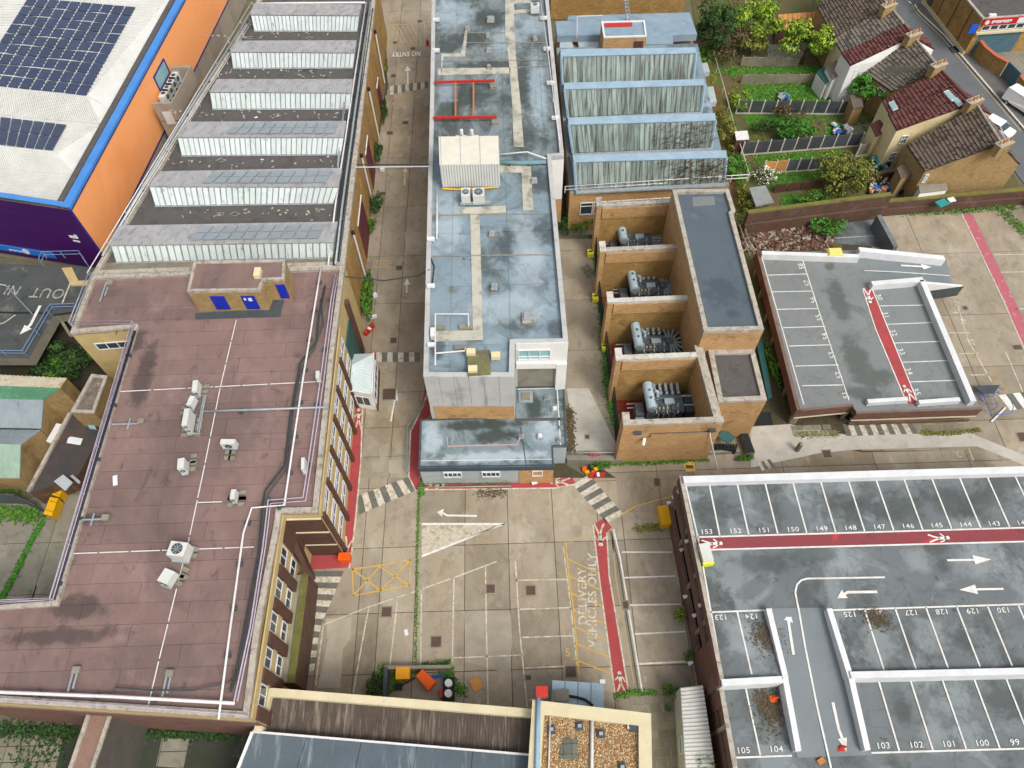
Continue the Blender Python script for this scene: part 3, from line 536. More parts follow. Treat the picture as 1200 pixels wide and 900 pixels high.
# ---------------------------------------------------------------- wall-face helper: pieces laid on a wall from A to B
class Face:
    def __init__(s, A, B, out):
        s.A = Vector((A[0], A[1], 0)); s.B = Vector((B[0], B[1], 0)); s.d = (s.B-s.A).normalized(); s.L = (s.B-s.A).length
        n = Vector((-s.d.y, s.d.x, 0)); s.n = n if n.dot(Vector((out[0], out[1], 0))) > 0 else -n
    def box(s, a, b, z0, z1, p, mb=None, back=.02, m=0):
        mb = mb or MB(); q = [s.A+s.d*a-s.n*back, s.A+s.d*b-s.n*back, s.A+s.d*b+s.n*p, s.A+s.d*a+s.n*p]
        return mb.prism(q, z0, z1, m)
    def pc(s, name, mt, par, a, b, z0, z1, p, **k): return build(s.box(a, b, z0, z1, p), name, mt, par, **k)
    def window(s, par, a, b, z0, z1, n=2, fr=FRAMEW, gl=GLASS, p=.07, mid=0, name='window'):
        w = .09; mb = MB()
        for q0, q1, y0, y1 in [(a, b, z0, z0+w), (a, b, z1-w, z1), (a, a+w, z0+w, z1-w), (b-w, b, z0+w, z1-w)]: s.box(q0, q1, y0, y1, p, mb)
        for i in range(1, n): x = a+(b-a)*i/n; s.box(x-w*.4, x+w*.4, z0+w, z1-w, p*.95, mb)
        if mid: s.box(a+w, b-w, lerp(z0, z1, mid)-.03, lerp(z0, z1, mid)+.03, p*.9, mb)
        f = build(mb, name, fr, par); g = build(s.box(a+w*.5, b-w*.5, z0+w*.5, z1-w*.5, p*.4), 'pane', gl, f); return f
    def at(s, u, v, z): q = W(u, v, z); return (q-s.A).dot(s.d)
def solid(par, name, px, z0, z1, mt, top=None): return build(MB().prism(Ws(px, z1), z0, z1, 0, 1 if top else None), name, [mt, top] if top else mt, par)
def ap(par, name, mt, mb, **k): return build(mb, name, mt, par, **k)
# ================================================================ LEFT: office block with the plum roof
R9 = 9.5
LP = [(107, 322), (404, 311), (391, 413), (380, 520), (372, 600), (329, 601), (326, 622), (316, 673), (304, 737), (291, 842), (0, 823), (-70, 819), (-70, 708), (0, 707), (62, 703), (155, 384), (82, 390)]
LW9 = Ws(LP, R9)
off = thing('office_block', 'long office block with plum felt roof and cream window bands beside the yard road', 'building', (-22, 30, 0))
ap(off, 'wall', CREAM, MB().prism(LW9, 0, R9-.35)); 
tilegrid([(p.x, p.y) for p in LW9], frange(-62, -8, 7.7), frange(8, 66, 1.5), R9-.28, .1, ROOFP, off, 'roof_strip', .025, 0, .5, .2, .016)
coping(LW9, .42, R9, .4, COPE, off)
E1 = Face(W(404, 311, R9), W(372, 600, R9), (1, 0)); E2 = Face(W(329, 601, R9), W(291, 842, R9), (1, 0)); S1 = Face(W(329, 601, R9), W(372, 600, R9), (0, -1))
def bays(F, a0, a1, step, zlev, pier=.55, ground=0.0, ztop=8.35):
    a = a0; k = 0
    F.pc('string_course', CREAM, off, 0 if F is not E1 else a0-.2, a1, 8.35, 9.1, .1)
    while a < a1-.5:
        b = min(a+step, a1)
        F.pc('brown_pier', WOODB, off, b-pier, b, ground, ztop, .26)
        for z0, z1 in zlev:
            F.window(off, a+.12, b-pier-.12, z0, z1, 2, mid=.6 if F is E1 else 0)
        F.pc('spandrel', CREAM, off, a, b-pier, 5.65, 6.6, .05); F.pc('spandrel', CREAM, off, a, b-pier, 2.95, 3.95, .05)
        a = b; k += 1
a0 = E1.at(397, 392, 8.3)
E1.pc('service_door_panel', GREENM, off, a0-3.2, a0-.4, 0, 6.2, .1); E1.pc('brown_pier', WOODB, off, a0-4.1, a0-3.5, 0, 8.2, .34)
bays(E1, a0, E1.L-.1, (E1.L-.1-a0)/6, [(6.9, 8.15), (4.2, 5.45), (1.5, 2.75)], .42)
bays(E2, 1.9, E2.L-.1, (E2.L-2)/5, [(6.7, 8.2), (4.1, 5.4)], .8, 3.8)
for i in range(3): S1.pc('brick_band', WOODB, off, .1, S1.L-.02, 8.2-2.85*(i+1)+.2, 8.2-2.85*i, .05+.02*i); S1.pc('pale_string', COPEC, off, .1, S1.L-.02, 8.2-2.85*i+.02, 8.2-2.85*i+.12, .12)
S1.window(off, 1.0, 2.6, 3.9, 5.2, 1, DSTEEL, GLASS); E2.pc('brick_band', WOODB, off, 0, 1.8, 2.6, 8.2, .1)
WN = Face(W(82, 390, R9), W(155, 384, R9), (0, -1)); WN.window(off, WN.L*.22, WN.L*.95, 6.7, 7.7, 4); WN.window(off, WN.L*.4, WN.L*.95, 4.0, 4.8, 4, FRAMEW, GLASSB)
SF = Face(W(-70, 819, R9), W(291, 842, R9), (0, -1)); SF.pc('brick_band', BRICKR, off, 0, SF.L, 0, 7.8, .06)
# felt patches, flashing and stains on the roof are the material's; low passage beside the front wing
ps = thing('covered_passage', 'low grey-green passage roof beside the front wing of the office block', 'passage', W(352, 730, 0))
solid(ps, 'wall', [(344, 676), (361, 672), (354, 735), (345, 800), (328, 800), (334, 735)], 0, 3.5, BRICKD); 
solid(ps, 'roof', [(343.5, 675), (353, 673), (344, 735), (336, 800), (327, 800), (333, 735)], 3.5, 3.62, CONCG)
solid(ps, 'roof_edge', [(353.3, 673), (361.5, 672), (354, 735), (345, 800), (336.3, 800), (344.3, 735)], 3.5, 3.66, m_('mossy_strip', '#6b6a3a', '#5c5a33', 1.5, [('#7c7f3f', 1, .55, .7, .7)]))
pc = thing('entrance_canopy', 'dark brown timber-boarded porch in the inner corner of the office block', 'porch', W(350, 650, 0))
Q = Ws([(333, 632), (345, 630), (360, 668), (350, 672)], 3.6)
ap(pc, 'side_panel', WOODB, MB().prism(Ws([(341, 640), (346, 630), (361, 666), (357, 669)], 5.2), 2.6, 5.2)); ap(pc, 'door', BLUED, MB().prism(Ws([(352.5, 650), (356.5, 652), (359, 661), (355, 661)], 3.0), 1.0, 3.0))
# porch with pale fanned roof beside the red path
kp = thing('entrance_kiosk', 'white entrance kiosk with pale hipped sheet roof beside the red path', 'kiosk', W(425, 455, 0))
K = Ws([(412, 415), (438, 414), (436, 462), (410, 458)], 3.2); ap(kp, 'wall', WHITER, MB().prism([lerp(p, K[0]/4+K[1]/4+K[2]/4+K[3]/4, .06) for p in K], 0, 3.1))
c0 = W(412, 428, 4.1); c1 = W(411, 440, 4.1)
for q in ([K[0], K[1], c0], [K[1], K[2], c1, c0], [K[2], K[3], c1]): ap(kp, 'roof_sheet', m_('pale_roof_sheet', '#c3d2d2', '#b4c4c5', 1, rough=.5, grain=.05) if 'pale_roof_sheet' not in MATS else MATS['pale_roof_sheet'], MB().slab3(q, .06))
for i in range(9):
    t = (i+.5)/9; ap(kp, 'seam', FRAMEW, MB().tube([lerp(c0, c1, t)+Vector((.05, 0, .03)), lerp(K[1], K[2], t)+Vector((0, 0, .05))], .03, 4))
KF = Face(K[1], K[2], (1, 0)); KF.window(kp, .3, KF.L-.3, 1.0, 2.5, 4); KF.pc('plinth', BRICKR, kp, 0, KF.L, 0, .8, .08); KS = Face(K[3], K[2], (0, -1)); KS.window(kp, .3, KS.L-.4, .9, 2.5, 2)
ap(kp, 'gutter', FRAMEW, MB().bar(K[1], K[2], .14, .14)); ap(kp, 'gutter', FRAMEW, MB().bar(K[3], K[2], .14, .14))
# plant room on the roof with blue doors
pr = thing('roof_plant_room', 'brick plant room with three blue doors standing on the plum roof', 'plant room', W(275, 350, R9))
zt = R9+2.6
PP = [(219, 341), (227, 306), (334, 304), (333, 327), (309, 328), (304, 340)]
PPW = Ws(PP, zt); ap(pr, 'wall', BRICKY, MB().prism(PPW, R9-.3, zt-.3)); ap(pr, 'roof', ROOFP, MB().prism([lerp(p, W(275, 325, zt), .03) for p in PPW], zt-.3, zt-.14)); coping(PPW, .25, zt, .3, COPE, pr)
D1 = Face(PPW[0], PPW[5], (0, -1)); D1.pc('door', BLUED, pr, D1.L*.27, D1.L*.47, R9, zt-.75, .06); dd = D1.pc('door', BLUED, pr, D1.L*.70, D1.L*.89, R9, zt-.75, .06)
D1.pc('notice', FRAMEW, dd, D1.L*.73, D1.L*.76, R9+1.3, R9+1.6, .09); D1.pc('notice', FRAMEW, dd, D1.L*.79, D1.L*.84, R9+1.2, R9+1.6, .09)
D2 = Face(PPW[4], PPW[3], (0, -1)); D2.pc('door', BLUED, pr, D2.L*.45, D2.L*.9, R9, zt-.7, .06); ap(pr, 'hatch_box', CREAMW, MB().box(W(302, 320, zt+.1), (.55, .95, .5)))
sheet('lead_apron', [(229, 374), (229, 367), (309, 362), (312, 351), (333, 350), (328, 371)], R9-.22, DSTEEL, pr)
# ---- roof services
def gang(name, label, px, z, r, mt, cat='pipe', feet=0, fm=DSTEEL, group=None):
    P = Ws(px, z); t = thing(name, label, cat, P[0], group); ap(t, 'pipe', mt, MB().tube(P, r, 6), smooth=True)
    L = sum((P[i+1]-P[i]).length for i in range(len(P)-1)); n = int(L/feet) if feet else 0
    for k in range(n):
        s = (k+.5)*feet
        for i in range(len(P)-1):
            l = (P[i+1]-P[i]).length
            if s <= l:
                q = lerp(P[i], P[i+1], s/l); d = (P[i+1]-P[i]).normalized()
                ap(t, 'foot', fm, MB().box((q.x, q.y, z-.16), (.45, .3, .18), atan2(d.y, d.x)+pi/2)); break
            s -= l
    return t
zp = R9+.25
gang('service_pipe', 'thick white pipe down the right side of the plum roof, kinked at the inner corner', [(376, 314), (371, 345), (354, 450), (333, 592), (295, 595), (285, 625), (270, 735), (256, 843)], zp, .085, WPIPE, feet=3.2)
gang('service_pipe', 'long white pipe along the front edge of the plum roof', [(-60, 808), (0, 811), (130, 816), (275, 824)], zp, .12, WPIPE, feet=4)
gang('service_pipe', 'black cable bundle snaking down the right part of the plum roof', [(381, 335), (374, 370), (371, 400), (352, 425), (340, 490), (334, 545), (311, 575), (308, 590), (303, 650), (285, 745), (274, 800), (270, 811)], R9+.1, .09, CABLE, 'cable')
gang('service_pipe', 'second black cable lying close beside the cable bundle of the plum roof', [(376, 350), (379, 380), (368, 410), (354, 430), (344, 480), (337, 548), (315, 578), (311, 600), (306, 655), (289, 745), (278, 798), (225, 809), (180, 809), (135, 806), (127, 818)], R9+.08, .06, DSTEEL, 'cable')
gang('service_pipe', 'twin lilac conduit nearest the right edge of the plum roof, inner line', [(393, 322), (388, 350), (376, 440), (363, 530), (355, 583), (314, 586), (308, 640), (293, 735), (274, 823)], R9+.3, .06, LILAC, feet=5.5)
gang('service_pipe', 'twin lilac conduit nearest the right edge of the plum roof, outer line', [(396, 322), (391, 350), (380, 440), (367, 530), (358, 587), (317, 590), (311, 640), (296, 735), (278, 822)], R9+.3, .05, LILAC)
gang('service_pipe', 'twin grey pipe crossing the plum roof from the stacked cooling units', [(239, 482), (300, 480), (385, 477)], R9+.25, .1, STEEL, feet=6)
for lab, px in (('tape-like conductor strip crossing the plum roof above the stacked cooling units', [(140, 459), (220, 455), (380, 447)]), ('conductor strip crossing the plum roof beside the largest cooling unit', [(80, 649), (190, 645), (300, 641)]), ('conductor strip running down the middle of the plum roof', [(277, 375), (258, 455), (240, 545), (222, 630), (207, 690), (186, 775), (173, 830)]), ('short conductor strip joining the low cooling unit of the plum roof', [(232, 589), (262, 588)])):
    t = thing('conductor_strip', lab, 'strip', W(px[0][0], px[0][1], R9-.2))
    P = Ws(px, R9-.2); 
    for i in range(len(P)-1):
        n = max(1, int((P[i+1]-P[i]).length/2.2))
        for k in range(n): ap(t, 'strip_length', WPIPE, MB().bar(lerp(P[i], P[i+1], k/n), lerp(P[i], P[i+1], (k+.93)/n), .075, .03))
# guard wire rails on the left edges
def rail(name, label, px, z, hs=(1.0, .5), step=2.5, mt=LILAC, r=.045, cat='railing', z0=None):
    P = Ws(px, z); t = thing(name, label, cat, P[0])
    for h in hs: ap(t, 'rail', mt, MB().tube([p+Vector((0, 0, h)) for p in P], r, 5), smooth=True)
    for i in range(len(P)-1):
        n = max(1, int((P[i+1]-P[i]).length/step))
        for k in range(n+(i == len(P)-2)):
            q = lerp(P[i], P[i+1], k/n); ap(t, 'post', mt, MB().tube([q, q+Vector((0, 0, max(hs)))], r, 5))
    return t
rail('guard_rail', 'lilac guard rail round the notch at the left edge of the plum roof', [(86, 384), (160, 383), (66, 705), (-40, 709)], R9-.15, (.9, .5), 4)
rail('guard_rail', 'pale guard rail along the upper left edge of the plum roof', [(110, 325), (87, 384)], R9-.1, (.9, .5), 3, STEEL)
rail('edge_rail', 'knee-high edge rail along the front of the plum roof', [(-60, 817), (0, 819), (150, 828), (290, 839)], R9, (.25,), 1.6, LILAC)
rail('edge_rail', 'knee-high edge rail beside the light well at the notch of the plum roof', [(155, 388), (60, 704), (0, 708)], R9, (.22,), 1.5, LILAC)
gang('service_pipe', 'dark blue-black pipe bundle along the notch edge of the plum roof', [(158, 388), (63, 703), (0, 707)], R9+.12, .11, m_('dark_lagging', '#2f3040', rough=.7), feet=5)
for i, (u, v, w, d) in enumerate([(121, 342, .6, 2.2), (147, 497, 2.4, .5), (214, 479, .1, .1), (104, 609, 2.4, .3), (83, 798, .3, 1.4), (193, 803, .3, 1.5)]):
    if w < .2: continue
    c = W(u, v, R9); t = thing('conductor_stand', ['small green cross stand by the top left of the plum roof', 'grey cross-shaped strut stand left of the cooling units', '', 'grey strut stand near the left railing of the plum roof', 'little strut foot near the front white pipe, left one', 'little strut foot near the front white pipe, right one'][i], 'stand', c)
    ap(t, 'bar', STEEL, MB().box((c.x, c.y, R9), (w*.9, min(d, .12) if w > 1 else d, .08) if w > 1 else (.12, d, .08))); ap(t, 'bar', STEEL, MB().box((c.x+.3, c.y, R9+.03), (.12, 1.0, .08))); ap(t, 'block', CONCG, MB().box((c.x+w/2, c.y+d/2, R9-.05), (.5, .45, .25)))
# cooling units on the plum roof
def ac(label, u, v, w, d, h, rz, z, fans=1, top=False, feet=((-1, 0), (1, 0)), base=.35, group='cooling units on the plum roof', name='cooling_unit'):
    w, d, h = w*.85, d*.82, h*.85
    c = W(u, v, z+base+h/2); t = thing(name, label, 'air conditioner', (c.x, c.y, z), group)
    R = Matrix.Rotation(rz, 3, 'Z'); ap(t, 'casing', WMET, MB().box((c.x, c.y, z+base+h/2), (w, d, h), rz))
    for k in range(fans):
        if top:
            f = MB(); f.tube([(c.x, c.y, z+base+h), (c.x, c.y, z+base+h+.06)], min(w, d)*.38, 14); g = ap(t, 'fan_grille', DSTEEL, f); b = MB()
            for a in range(4): b.box((c.x, c.y, z+base+h+.075), (min(w, d)*.72, .05, .03), a*pi/4)
            ap(g, 'grille_bar', STEEL, b)
        else:
            zz = z+base+h*(k+.5)/fans; q = Vector((c.x, c.y, zz)); n = R @ Vector((0, -1, 0)); p = q+n*(d/2)
            g = ap(t, 'fan_grille', DSTEEL, MB().tube([p, p+n*.05], min(w, h/fans)*.36, 12)); ap(g, 'hub', STEEL, MB().tube([p+n*.04, p+n*.08], .09, 8))
    for fx, fy in feet:
        o = R @ Vector((fx*(w/2+.1), fy*.8, 0)); mb = MB()
        for s in (-1, 1): mb.box((c.x+o.x, c.y+o.y, z-.02+.1), (.5, .34, .22), rz) if s == 1 else mb.box((c.x+o.x, c.y+o.y+.5, z+.08), (.5, .34, .22), rz)
        ap(t, 'foot_block', CONCG, mb)
    ap(t, 'frame', STEEL, MB().box((c.x, c.y, z+base-.06), (w*1.05, d*1.25, .1), rz)); return t
Z = R9-.25
ac('white cooling unit at the top of the stacked row of three', 230.5, 455, .5, 1.3, 1.0, .1, Z, 1, feet=((-1.6, 0), (1.6, 0)))
ac('tilted small cooling unit in the middle of the stacked row of three', 225, 472, .45, 1.1, .9, -.2, Z, 1, feet=((-2.2, 0), (-2.4, -1)))
ac('tall twin-fan cooling unit at the bottom of the stacked row of three', 221, 493, .5, 1.9, 1.5, .05, Z, 2, feet=((-1.6, 0), (1.6, 0), (-1.8, -1), (1.6, -1)))
ac('cooling unit facing front with two blocks before it, right of the centre strip', 268.5, 520, 1.35, .55, .9, -.05, Z, 1, feet=((-.2, -1.2), (.3, -1.2)))
ac('cooling unit left of the centre strip beside two concrete blocks', 214.5, 546, .6, 1.1, 1.1, .15, Z, 1, feet=((1.3, 0), (1.3, .8)))
ac('slim cooling unit between four concrete blocks at the end of a short strip', 274.5, 581, .42, .95, .8, 0, Z, 1, feet=((-1.5, 0), (1.5, 0), (-1.5, -.6), (1.5, -.6)))
ac('largest cooling unit with a round fan grille on top', 211, 646, 1.5, 1.3, 1.3, -.15, Z, 1, True)
ac('opened cooling unit with its white lid leaning beside it', 197, 677, 1.0, 1.2, .9, -.4, Z, 1, feet=((1.3, 0), (1.3, .7)))
ac('small white wall box unit on the conduit near the right parapet', 356, 545, .3, 1.2, .8, .1, R9, 0, feet=(), group=None)
ac('small white box unit on the conduit level with the kiosk', 373, 441, .35, .9, .7, .1, R9, 0, feet=(), group=None)
t = thing('cable_tray', 'galvanised cable tray frame beside the stacked cooling units', 'cable tray', W(238, 470, R9)); ap(t, 'tray', STEEL, MB().tube(Ws([(229, 464), (241, 463), (233, 508), (226, 508)], R9+.3), .07, 5)); ap(t, 'tray', STEEL, MB().tube(Ws([(239, 464), (231, 506)], R9+.15), .06, 5))
for i, (u, v) in enumerate([(255, 830), (300, 830)][:0]): pass
# white drops: bits of litter
ap(None, 'litter', FRAMEW, MB().box(W(135, 563, R9-.2), (.35, .9, .03), .3), label='white scrap of sheet lying on the plum roof', cat='litter')
# ================================================================ roof of monitors (upper left)
Z8 = 8.0
mon = thing('workshop_block', 'workshop with six white roof monitors and orange brick side wall along the road', 'building', (-30, 70, 0))
UP = [(107, 321.5), (404, 310.5), (439.5, 2), (442, -25), (316, -25), (300, 2)]
UW = Ws(UP, 8.3); ap(mon, 'wall', BRICKT, MB().prism(UW, 0, 7.9)); ap(mon, 'roof', ROOFD, MB().prism([lerp(p, W(290, 160, 8), .005) for p in UW], 7.9, 8.0)); coping(UW, .5, 8.3, .45, COPE, mon)
sheet('dirt_strip', [(112, 320), (228, 314), (228, 302), (125, 308)], 8.05, m_('gritty_roof', '#837b6c', '#6d6657', 1.2, [('#5f6044', 1, .5, .7, .7)], grain=.25), mon)
sheet('dirt_strip', [(335, 318), (392, 316), (395, 300), (335, 304)], 8.05, MATS['gritty_roof'], mon)
MON = [((298, 5.5), (424, 6.5), (421, 18.5), (294, 17.5), (419, 36), (298, 36)), ((279, 49), (418, 48.5), (416, 62), (270.5, 61), (414, 79), (273, 79.5)), ((255, 94), (414, 94), (411.5, 109), (246, 108), (410, 127), (249, 127.5)),
 ((218, 144), (406, 143), (403, 161), (208, 161), (400, 180.5), (213, 182)), ((188, 202), (401, 198), (397, 219), (175, 218.5), (391, 237.5), (182, 241)), ((141, 265.5), (396, 261), (391, 284), (130, 287.5), (391, 301), (136, 307))]
SOL = [None, None, None, ((278, 144), (399, 143), (396, 159), (272, 160)), ((252, 200), (391, 198), (387, 216.5), (245, 217.5)), ((240, 263), (384, 261), (379, 282), (230, 284))]
for i, (tl, tr, fr, fl, br, bl) in enumerate(MON):
    za, zb = 8.35, 9.7
    mt = thing('roof_monitor', '', 'x'); bpy.data.objects.remove(mt)
    A, B, C, D = W(*tl, za), W(*tr, za), W(*fr, zb), W(*fl, zb); E, F_ = W(*br, 8.05), W(*bl, 8.05)
    body = MB(); body.add([A, B, C, D, E, F_, Vector((A.x, A.y, 8)), Vector((B.x, B.y, 8))], [[3, 2, 1, 0], [3, 5, 4, 2], [0, 6, 5, 3], [1, 2, 4, 7], [0, 1, 7, 6]])
    mo = build(body, 'roof_monitor', STEEL, mon)
    up = Vector((0, 0, .16)); build(MB().slab3([A+up, B+up, C+up+Vector((0, -.15, 0)), D+up+Vector((0, -.15, 0))], .06), 'grey_slope', ROOFG, mo)
    q = [D, C, E, F_]; n = 28 if i < 3 else 32; nn = Vector((0, -1, .4)).normalized()*.05
    for k in range(n):
        t0, t1 = (k+.1)/n, (k+.9)/n; n2 = nn*(2.2 if k % 2 else 1); c = [bil(q, t0, .03)+n2, bil(q, t1, .03)+n2, bil(q, t1, .97)+n2, bil(q, t0, .97)+n2]
        build(MB().slab3(c, .03), 'glazing_sheet', WGLZ, mo)
    build(MB().tube([F_+Vector((0, -.12, 0)), E+Vector((0, -.12, 0))], .07, 5), 'gutter', STEEL, mo)
    if SOL[i]:
        s = SOL[i]; g = []
        for (u, v) in s:
            f = 0.14 if (u, v) in s[:2] else .88
            t = (u-tl[0])/(tr[0]-tl[0]); g.append(lerp(lerp(A, B, t), lerp(D, C, t), f)+Vector((0, 0, .22)))
        panels(g, 10, 2, .09, .06, SOLG, mo)
# roof edge pipes on the monitors' roof
gang('service_pipe', 'long white pipe down the right edge of the monitor roof', [(429, 3), (411, 120), (393, 240), (384, 314)], 8.5, .09, WPIPE, feet=4)
gang('service_pipe', 'grey pipe along the right parapet of the monitor roof', [(434, 3), (416, 130), (401, 240), (393, 310)], 8.4, .12, STEEL, feet=5)
gang('service_pipe', 'dark cable run between the pipes at the right of the monitor roof', [(432, 10), (414, 130), (398, 240), (390, 316)], 8.3, .1, CABLE, 'cable')
gang('service_pipe', 'black pipe nearest the brick parapet of the monitor roof', [(437, 10), (420, 130), (405, 240), (397, 308)], 8.25, .1, DSTEEL)
gang('service_pipe', 'grey pipe down the left parapet of the monitor roof', [(299, 8), (208, 150), (120, 300)], 8.5, .13, STEEL, feet=6)
rail('guard_rail', 'lattice of thin white rails inside the left parapet of the monitor roof', [(296, 30), (235, 125), (200, 180), (150, 262)], 8.1, (.7, .4), 2.4, WPIPE, .04)
rail('guard_rail', 'thin white handrail along the left edge of the monitor roof', [(296, 5), (104, 322)], 8.3, (.3,), 4, WPIPE, .05)
rail('edge_rail', 'short steel frame rail at the ends of the lower right monitors', [(408, 100), (402, 150), (397, 200)], 8.1, (.7, .3), 2.2, STEEL)
rail('edge_rail', 'white pipe frame at the joint of the plum roof and the monitor roof', [(335, 318), (392, 316)], 8.9, (.5, .1), 3, WPIPE, .06)
gang('service_pipe', 'white and black pipe along the far end of the monitor roof', [(300, 4), (340, 3.5), (428, 3)], 8.6, .12, WPIPE)
MF = Face(W(439.5, 2, 8.3), W(404, 310.5, 8.3), (1, 0))
for i, ((u, v), (u2, v2)) in enumerate([((438, 37), (450, 98)), ((432, 104), (444, 166)), ((423, 182), (436, 230)), ((415, 272), (428, 323))]):
    a = MF.at(u, v, 7.4); t = thing('downpipe', ['white downpipe at the far end of the orange brick wall', 'second white downpipe of the orange brick wall, by the grey door', 'third white downpipe, between the two maroon shutters', 'nearest white downpipe of the orange brick wall'][i], 'downpipe', MF.A+MF.d*a, 'downpipes on the orange brick wall')
    p = MF.A+MF.d*a+MF.n*.18; ap(t, 'pipe', WPIPE, MB().tube([p+Vector((0, 0, .1)), p+Vector((0, 0, 7.2))], .11, 6)); ap(t, 'hopper', BLK, MB().box(p+Vector((0, 0, 7.35)), (.3, .3, .35)))
for (u0, v0), (u1, v1), z1_ in [((430, 162), (438, 218), 5.2), ((421, 232), (432, 300), 5.2), ((444, 90), (446, 112), 3.2)]:
    a, b = MF.at(u0, v0, 5), MF.at(u1, v1, .5); d = MF.pc('shutter', MAROON, mon, a, b, 0, z1_, .06); MF.pc('shutter_frame', FRAMEW, d, a-.15, b+.15, z1_, z1_+.15, .1)
for a in range(3, int(MF.L), 3): MF.pc('buttress', BRICKT, mon, a, a+.3, 0, 6.8, .04)
# wires across the road
for lab, px in (('black cable slung across the road near the plant container', [(418, 193, 8.5), (503, 193, 10.6)]), ('sagging black cable across the road by the cable-covered wall', [(391, 323, 9), (450, 329, 8.5), (490, 323, 9.2), (503, 316, 10.6)]), ('thin white overhead wire across the road near the plant container', [(416, 196, 8.6), (504, 195, 10.6)])):
    ap(None, 'overhead_cable', CABLE if 'black' in lab else WPIPE, MB().tube(Ws(px), .06, 5), label=lab, cat='cable')


lb = MB()
for k in range(150):
    v0 = random.choice((41, 86, 134, 190, 250)); u0 = random.uniform(240 if v0 < 100 else 190, 395); p = W(u0, v0+random.gauss(0, 3), 8.06); a = random.uniform(0, 3)
    if k % 24 == 0:
        q = [p+Vector((cos(a+j*pi/2)*.5, sin(a+j*pi/2)*.3, .03)) for j in range(5)]; lb.tube(q, .03, 4, 0)
    else: lb.box(p, (random.uniform(.1, .4), random.uniform(.06, .2), .06), a, m=1 if k % 12 == 0 else 0)
build(lb, 'roof_litter', [COPE, FRAMEW], None, label='bits of broken glazing and litter in the gutters between the roof monitors', cat='litter', kind='stuff')
# ================================================================ orange and purple store
st = thing('store_building', 'large retail store with orange side, purple front and white ribbed roof', 'building', W(20, 200, 3.5))
ZS = 10.4; A0 = W(213, 0, ZS); B0 = W(80, 243, ZS); dS = (A0-B0).normalized(); A1 = B0+dS*75; B1 = W(0, 231, ZS); B1 = B0+(B1-B0).normalized()*45
C1 = B1+dS*75
foot = [B0, A1, C1, B1]
up = Face(B0, A1, (1, 0)); uf = Face(B1, B0, (0, -1))
ap(st, 'core_wall', PANELW, MB().prism([lerp(p, (B0+C1)/2, .004) for p in foot], 0, 9.6))
up.pc('orange_cladding', ORG, st, 0, up.L, 3.5, ZS-.35, .05)
n = 9
for i in range(n): uf.pc('purple_cladding', PURP, st, 0, uf.L, 1.0+(ZS-1.4)*i/n, 1.0+(ZS-1.4)*(i+1)/n-.03, .05+(i % 2)*.012)
up.pc('corner_trim', NAVY, st, -.12, .02, 3.5, ZS-.35, .14); up.pc('base_trim', NAVY, st, 0, up.L, 3.32, 3.5, .1); up.pc('top_trim', NAVY, st, 0, up.L, ZS-.46, ZS-.33, .12)
cpi = Ws([(68, 237), (205, 0)], ZS)
for i in range(12): up.pc('edge_flashing', BLUEC, st, up.L*i/12+.03, up.L*(i+1)/12, ZS-.3, ZS, .12, ) ; 
ap(st, 'edge_capping', BLUEC, MB().prism([B0, A1, A1-up.n*.75, B0-up.n*.75], ZS-.04, ZS+.02)); ap(st, 'edge_capping', BLUEC, MB().prism([B1, B0, B0-uf.n*.6, B1-uf.n*.6], ZS-.04, ZS+.03))
ap(st, 'gutter', ROOFD, MB().prism([B0-up.n*1.05-uf.n*.8, A1-up.n*1.05, A1-up.n*1.7, B0-up.n*1.7-uf.n*.8], ZS-.25, ZS-.1))
sg = uf.pc('sign_band', SIGNB, st, 0, uf.at(59, 306, 2.2), 1.75, 2.6, .2)
def wtext(s, F_, a, z, size, mt, par, sx=1, name='sign_lettering', p=.22, bold=.01):
    ang = atan2(F_.d.y, F_.d.x); return text(s, 0, 0, 0, size, mt, par, 0, name, sx, bold, (F_.A+F_.d*a+F_.n*p+Vector((0, 0, z)), (pi/2, 0, ang)))
a = uf.at(23, 305, 2.2); dsc = MB(); pc_ = uf.A+uf.d*a+uf.n*.205+Vector((0, 0, 2.2)); dsc.tube([pc_, pc_+uf.n*.02], .42, 12); ap(sg, 'round_emblem', FRAMEW, dsc)
[uf.pc('lettering_stroke', FRAMEW, sg, uf.at(0, 305, 2.2)+i*.3, uf.at(0, 305, 2.2)+i*.3+.2, 1.95+.08*(i % 2), 2.2, .215) for i in range(6)]; uf.pc('pink_lettering', m_('pink_print', '#c07ab8'), sg, uf.at(45, 306, 2.2), uf.at(49, 306, 2.2), 1.95, 2.4, .215)
for (u, v), w, h, sk_ in [((80, 282), .6, .17, 0), ((82.5, 284.5), .95, .14, 0), ((86, 281), .34, .42, 0), ((84, 291), .75, .2, 0)]:
    z = 5.6+(287-v)*.08; a = uf.at(u, v, z); uf.pc('white_logo_stroke', FRAMEW, st, a-w/2, a+w/2, z-h/2, z+h/2, .09)
# beige base panels under the orange wall
for i in range(16): up.pc('beige_panel', PANELW, st, up.L*i/16+.06, up.L*(i+1)/16-.06, 0, 3.3, .04)
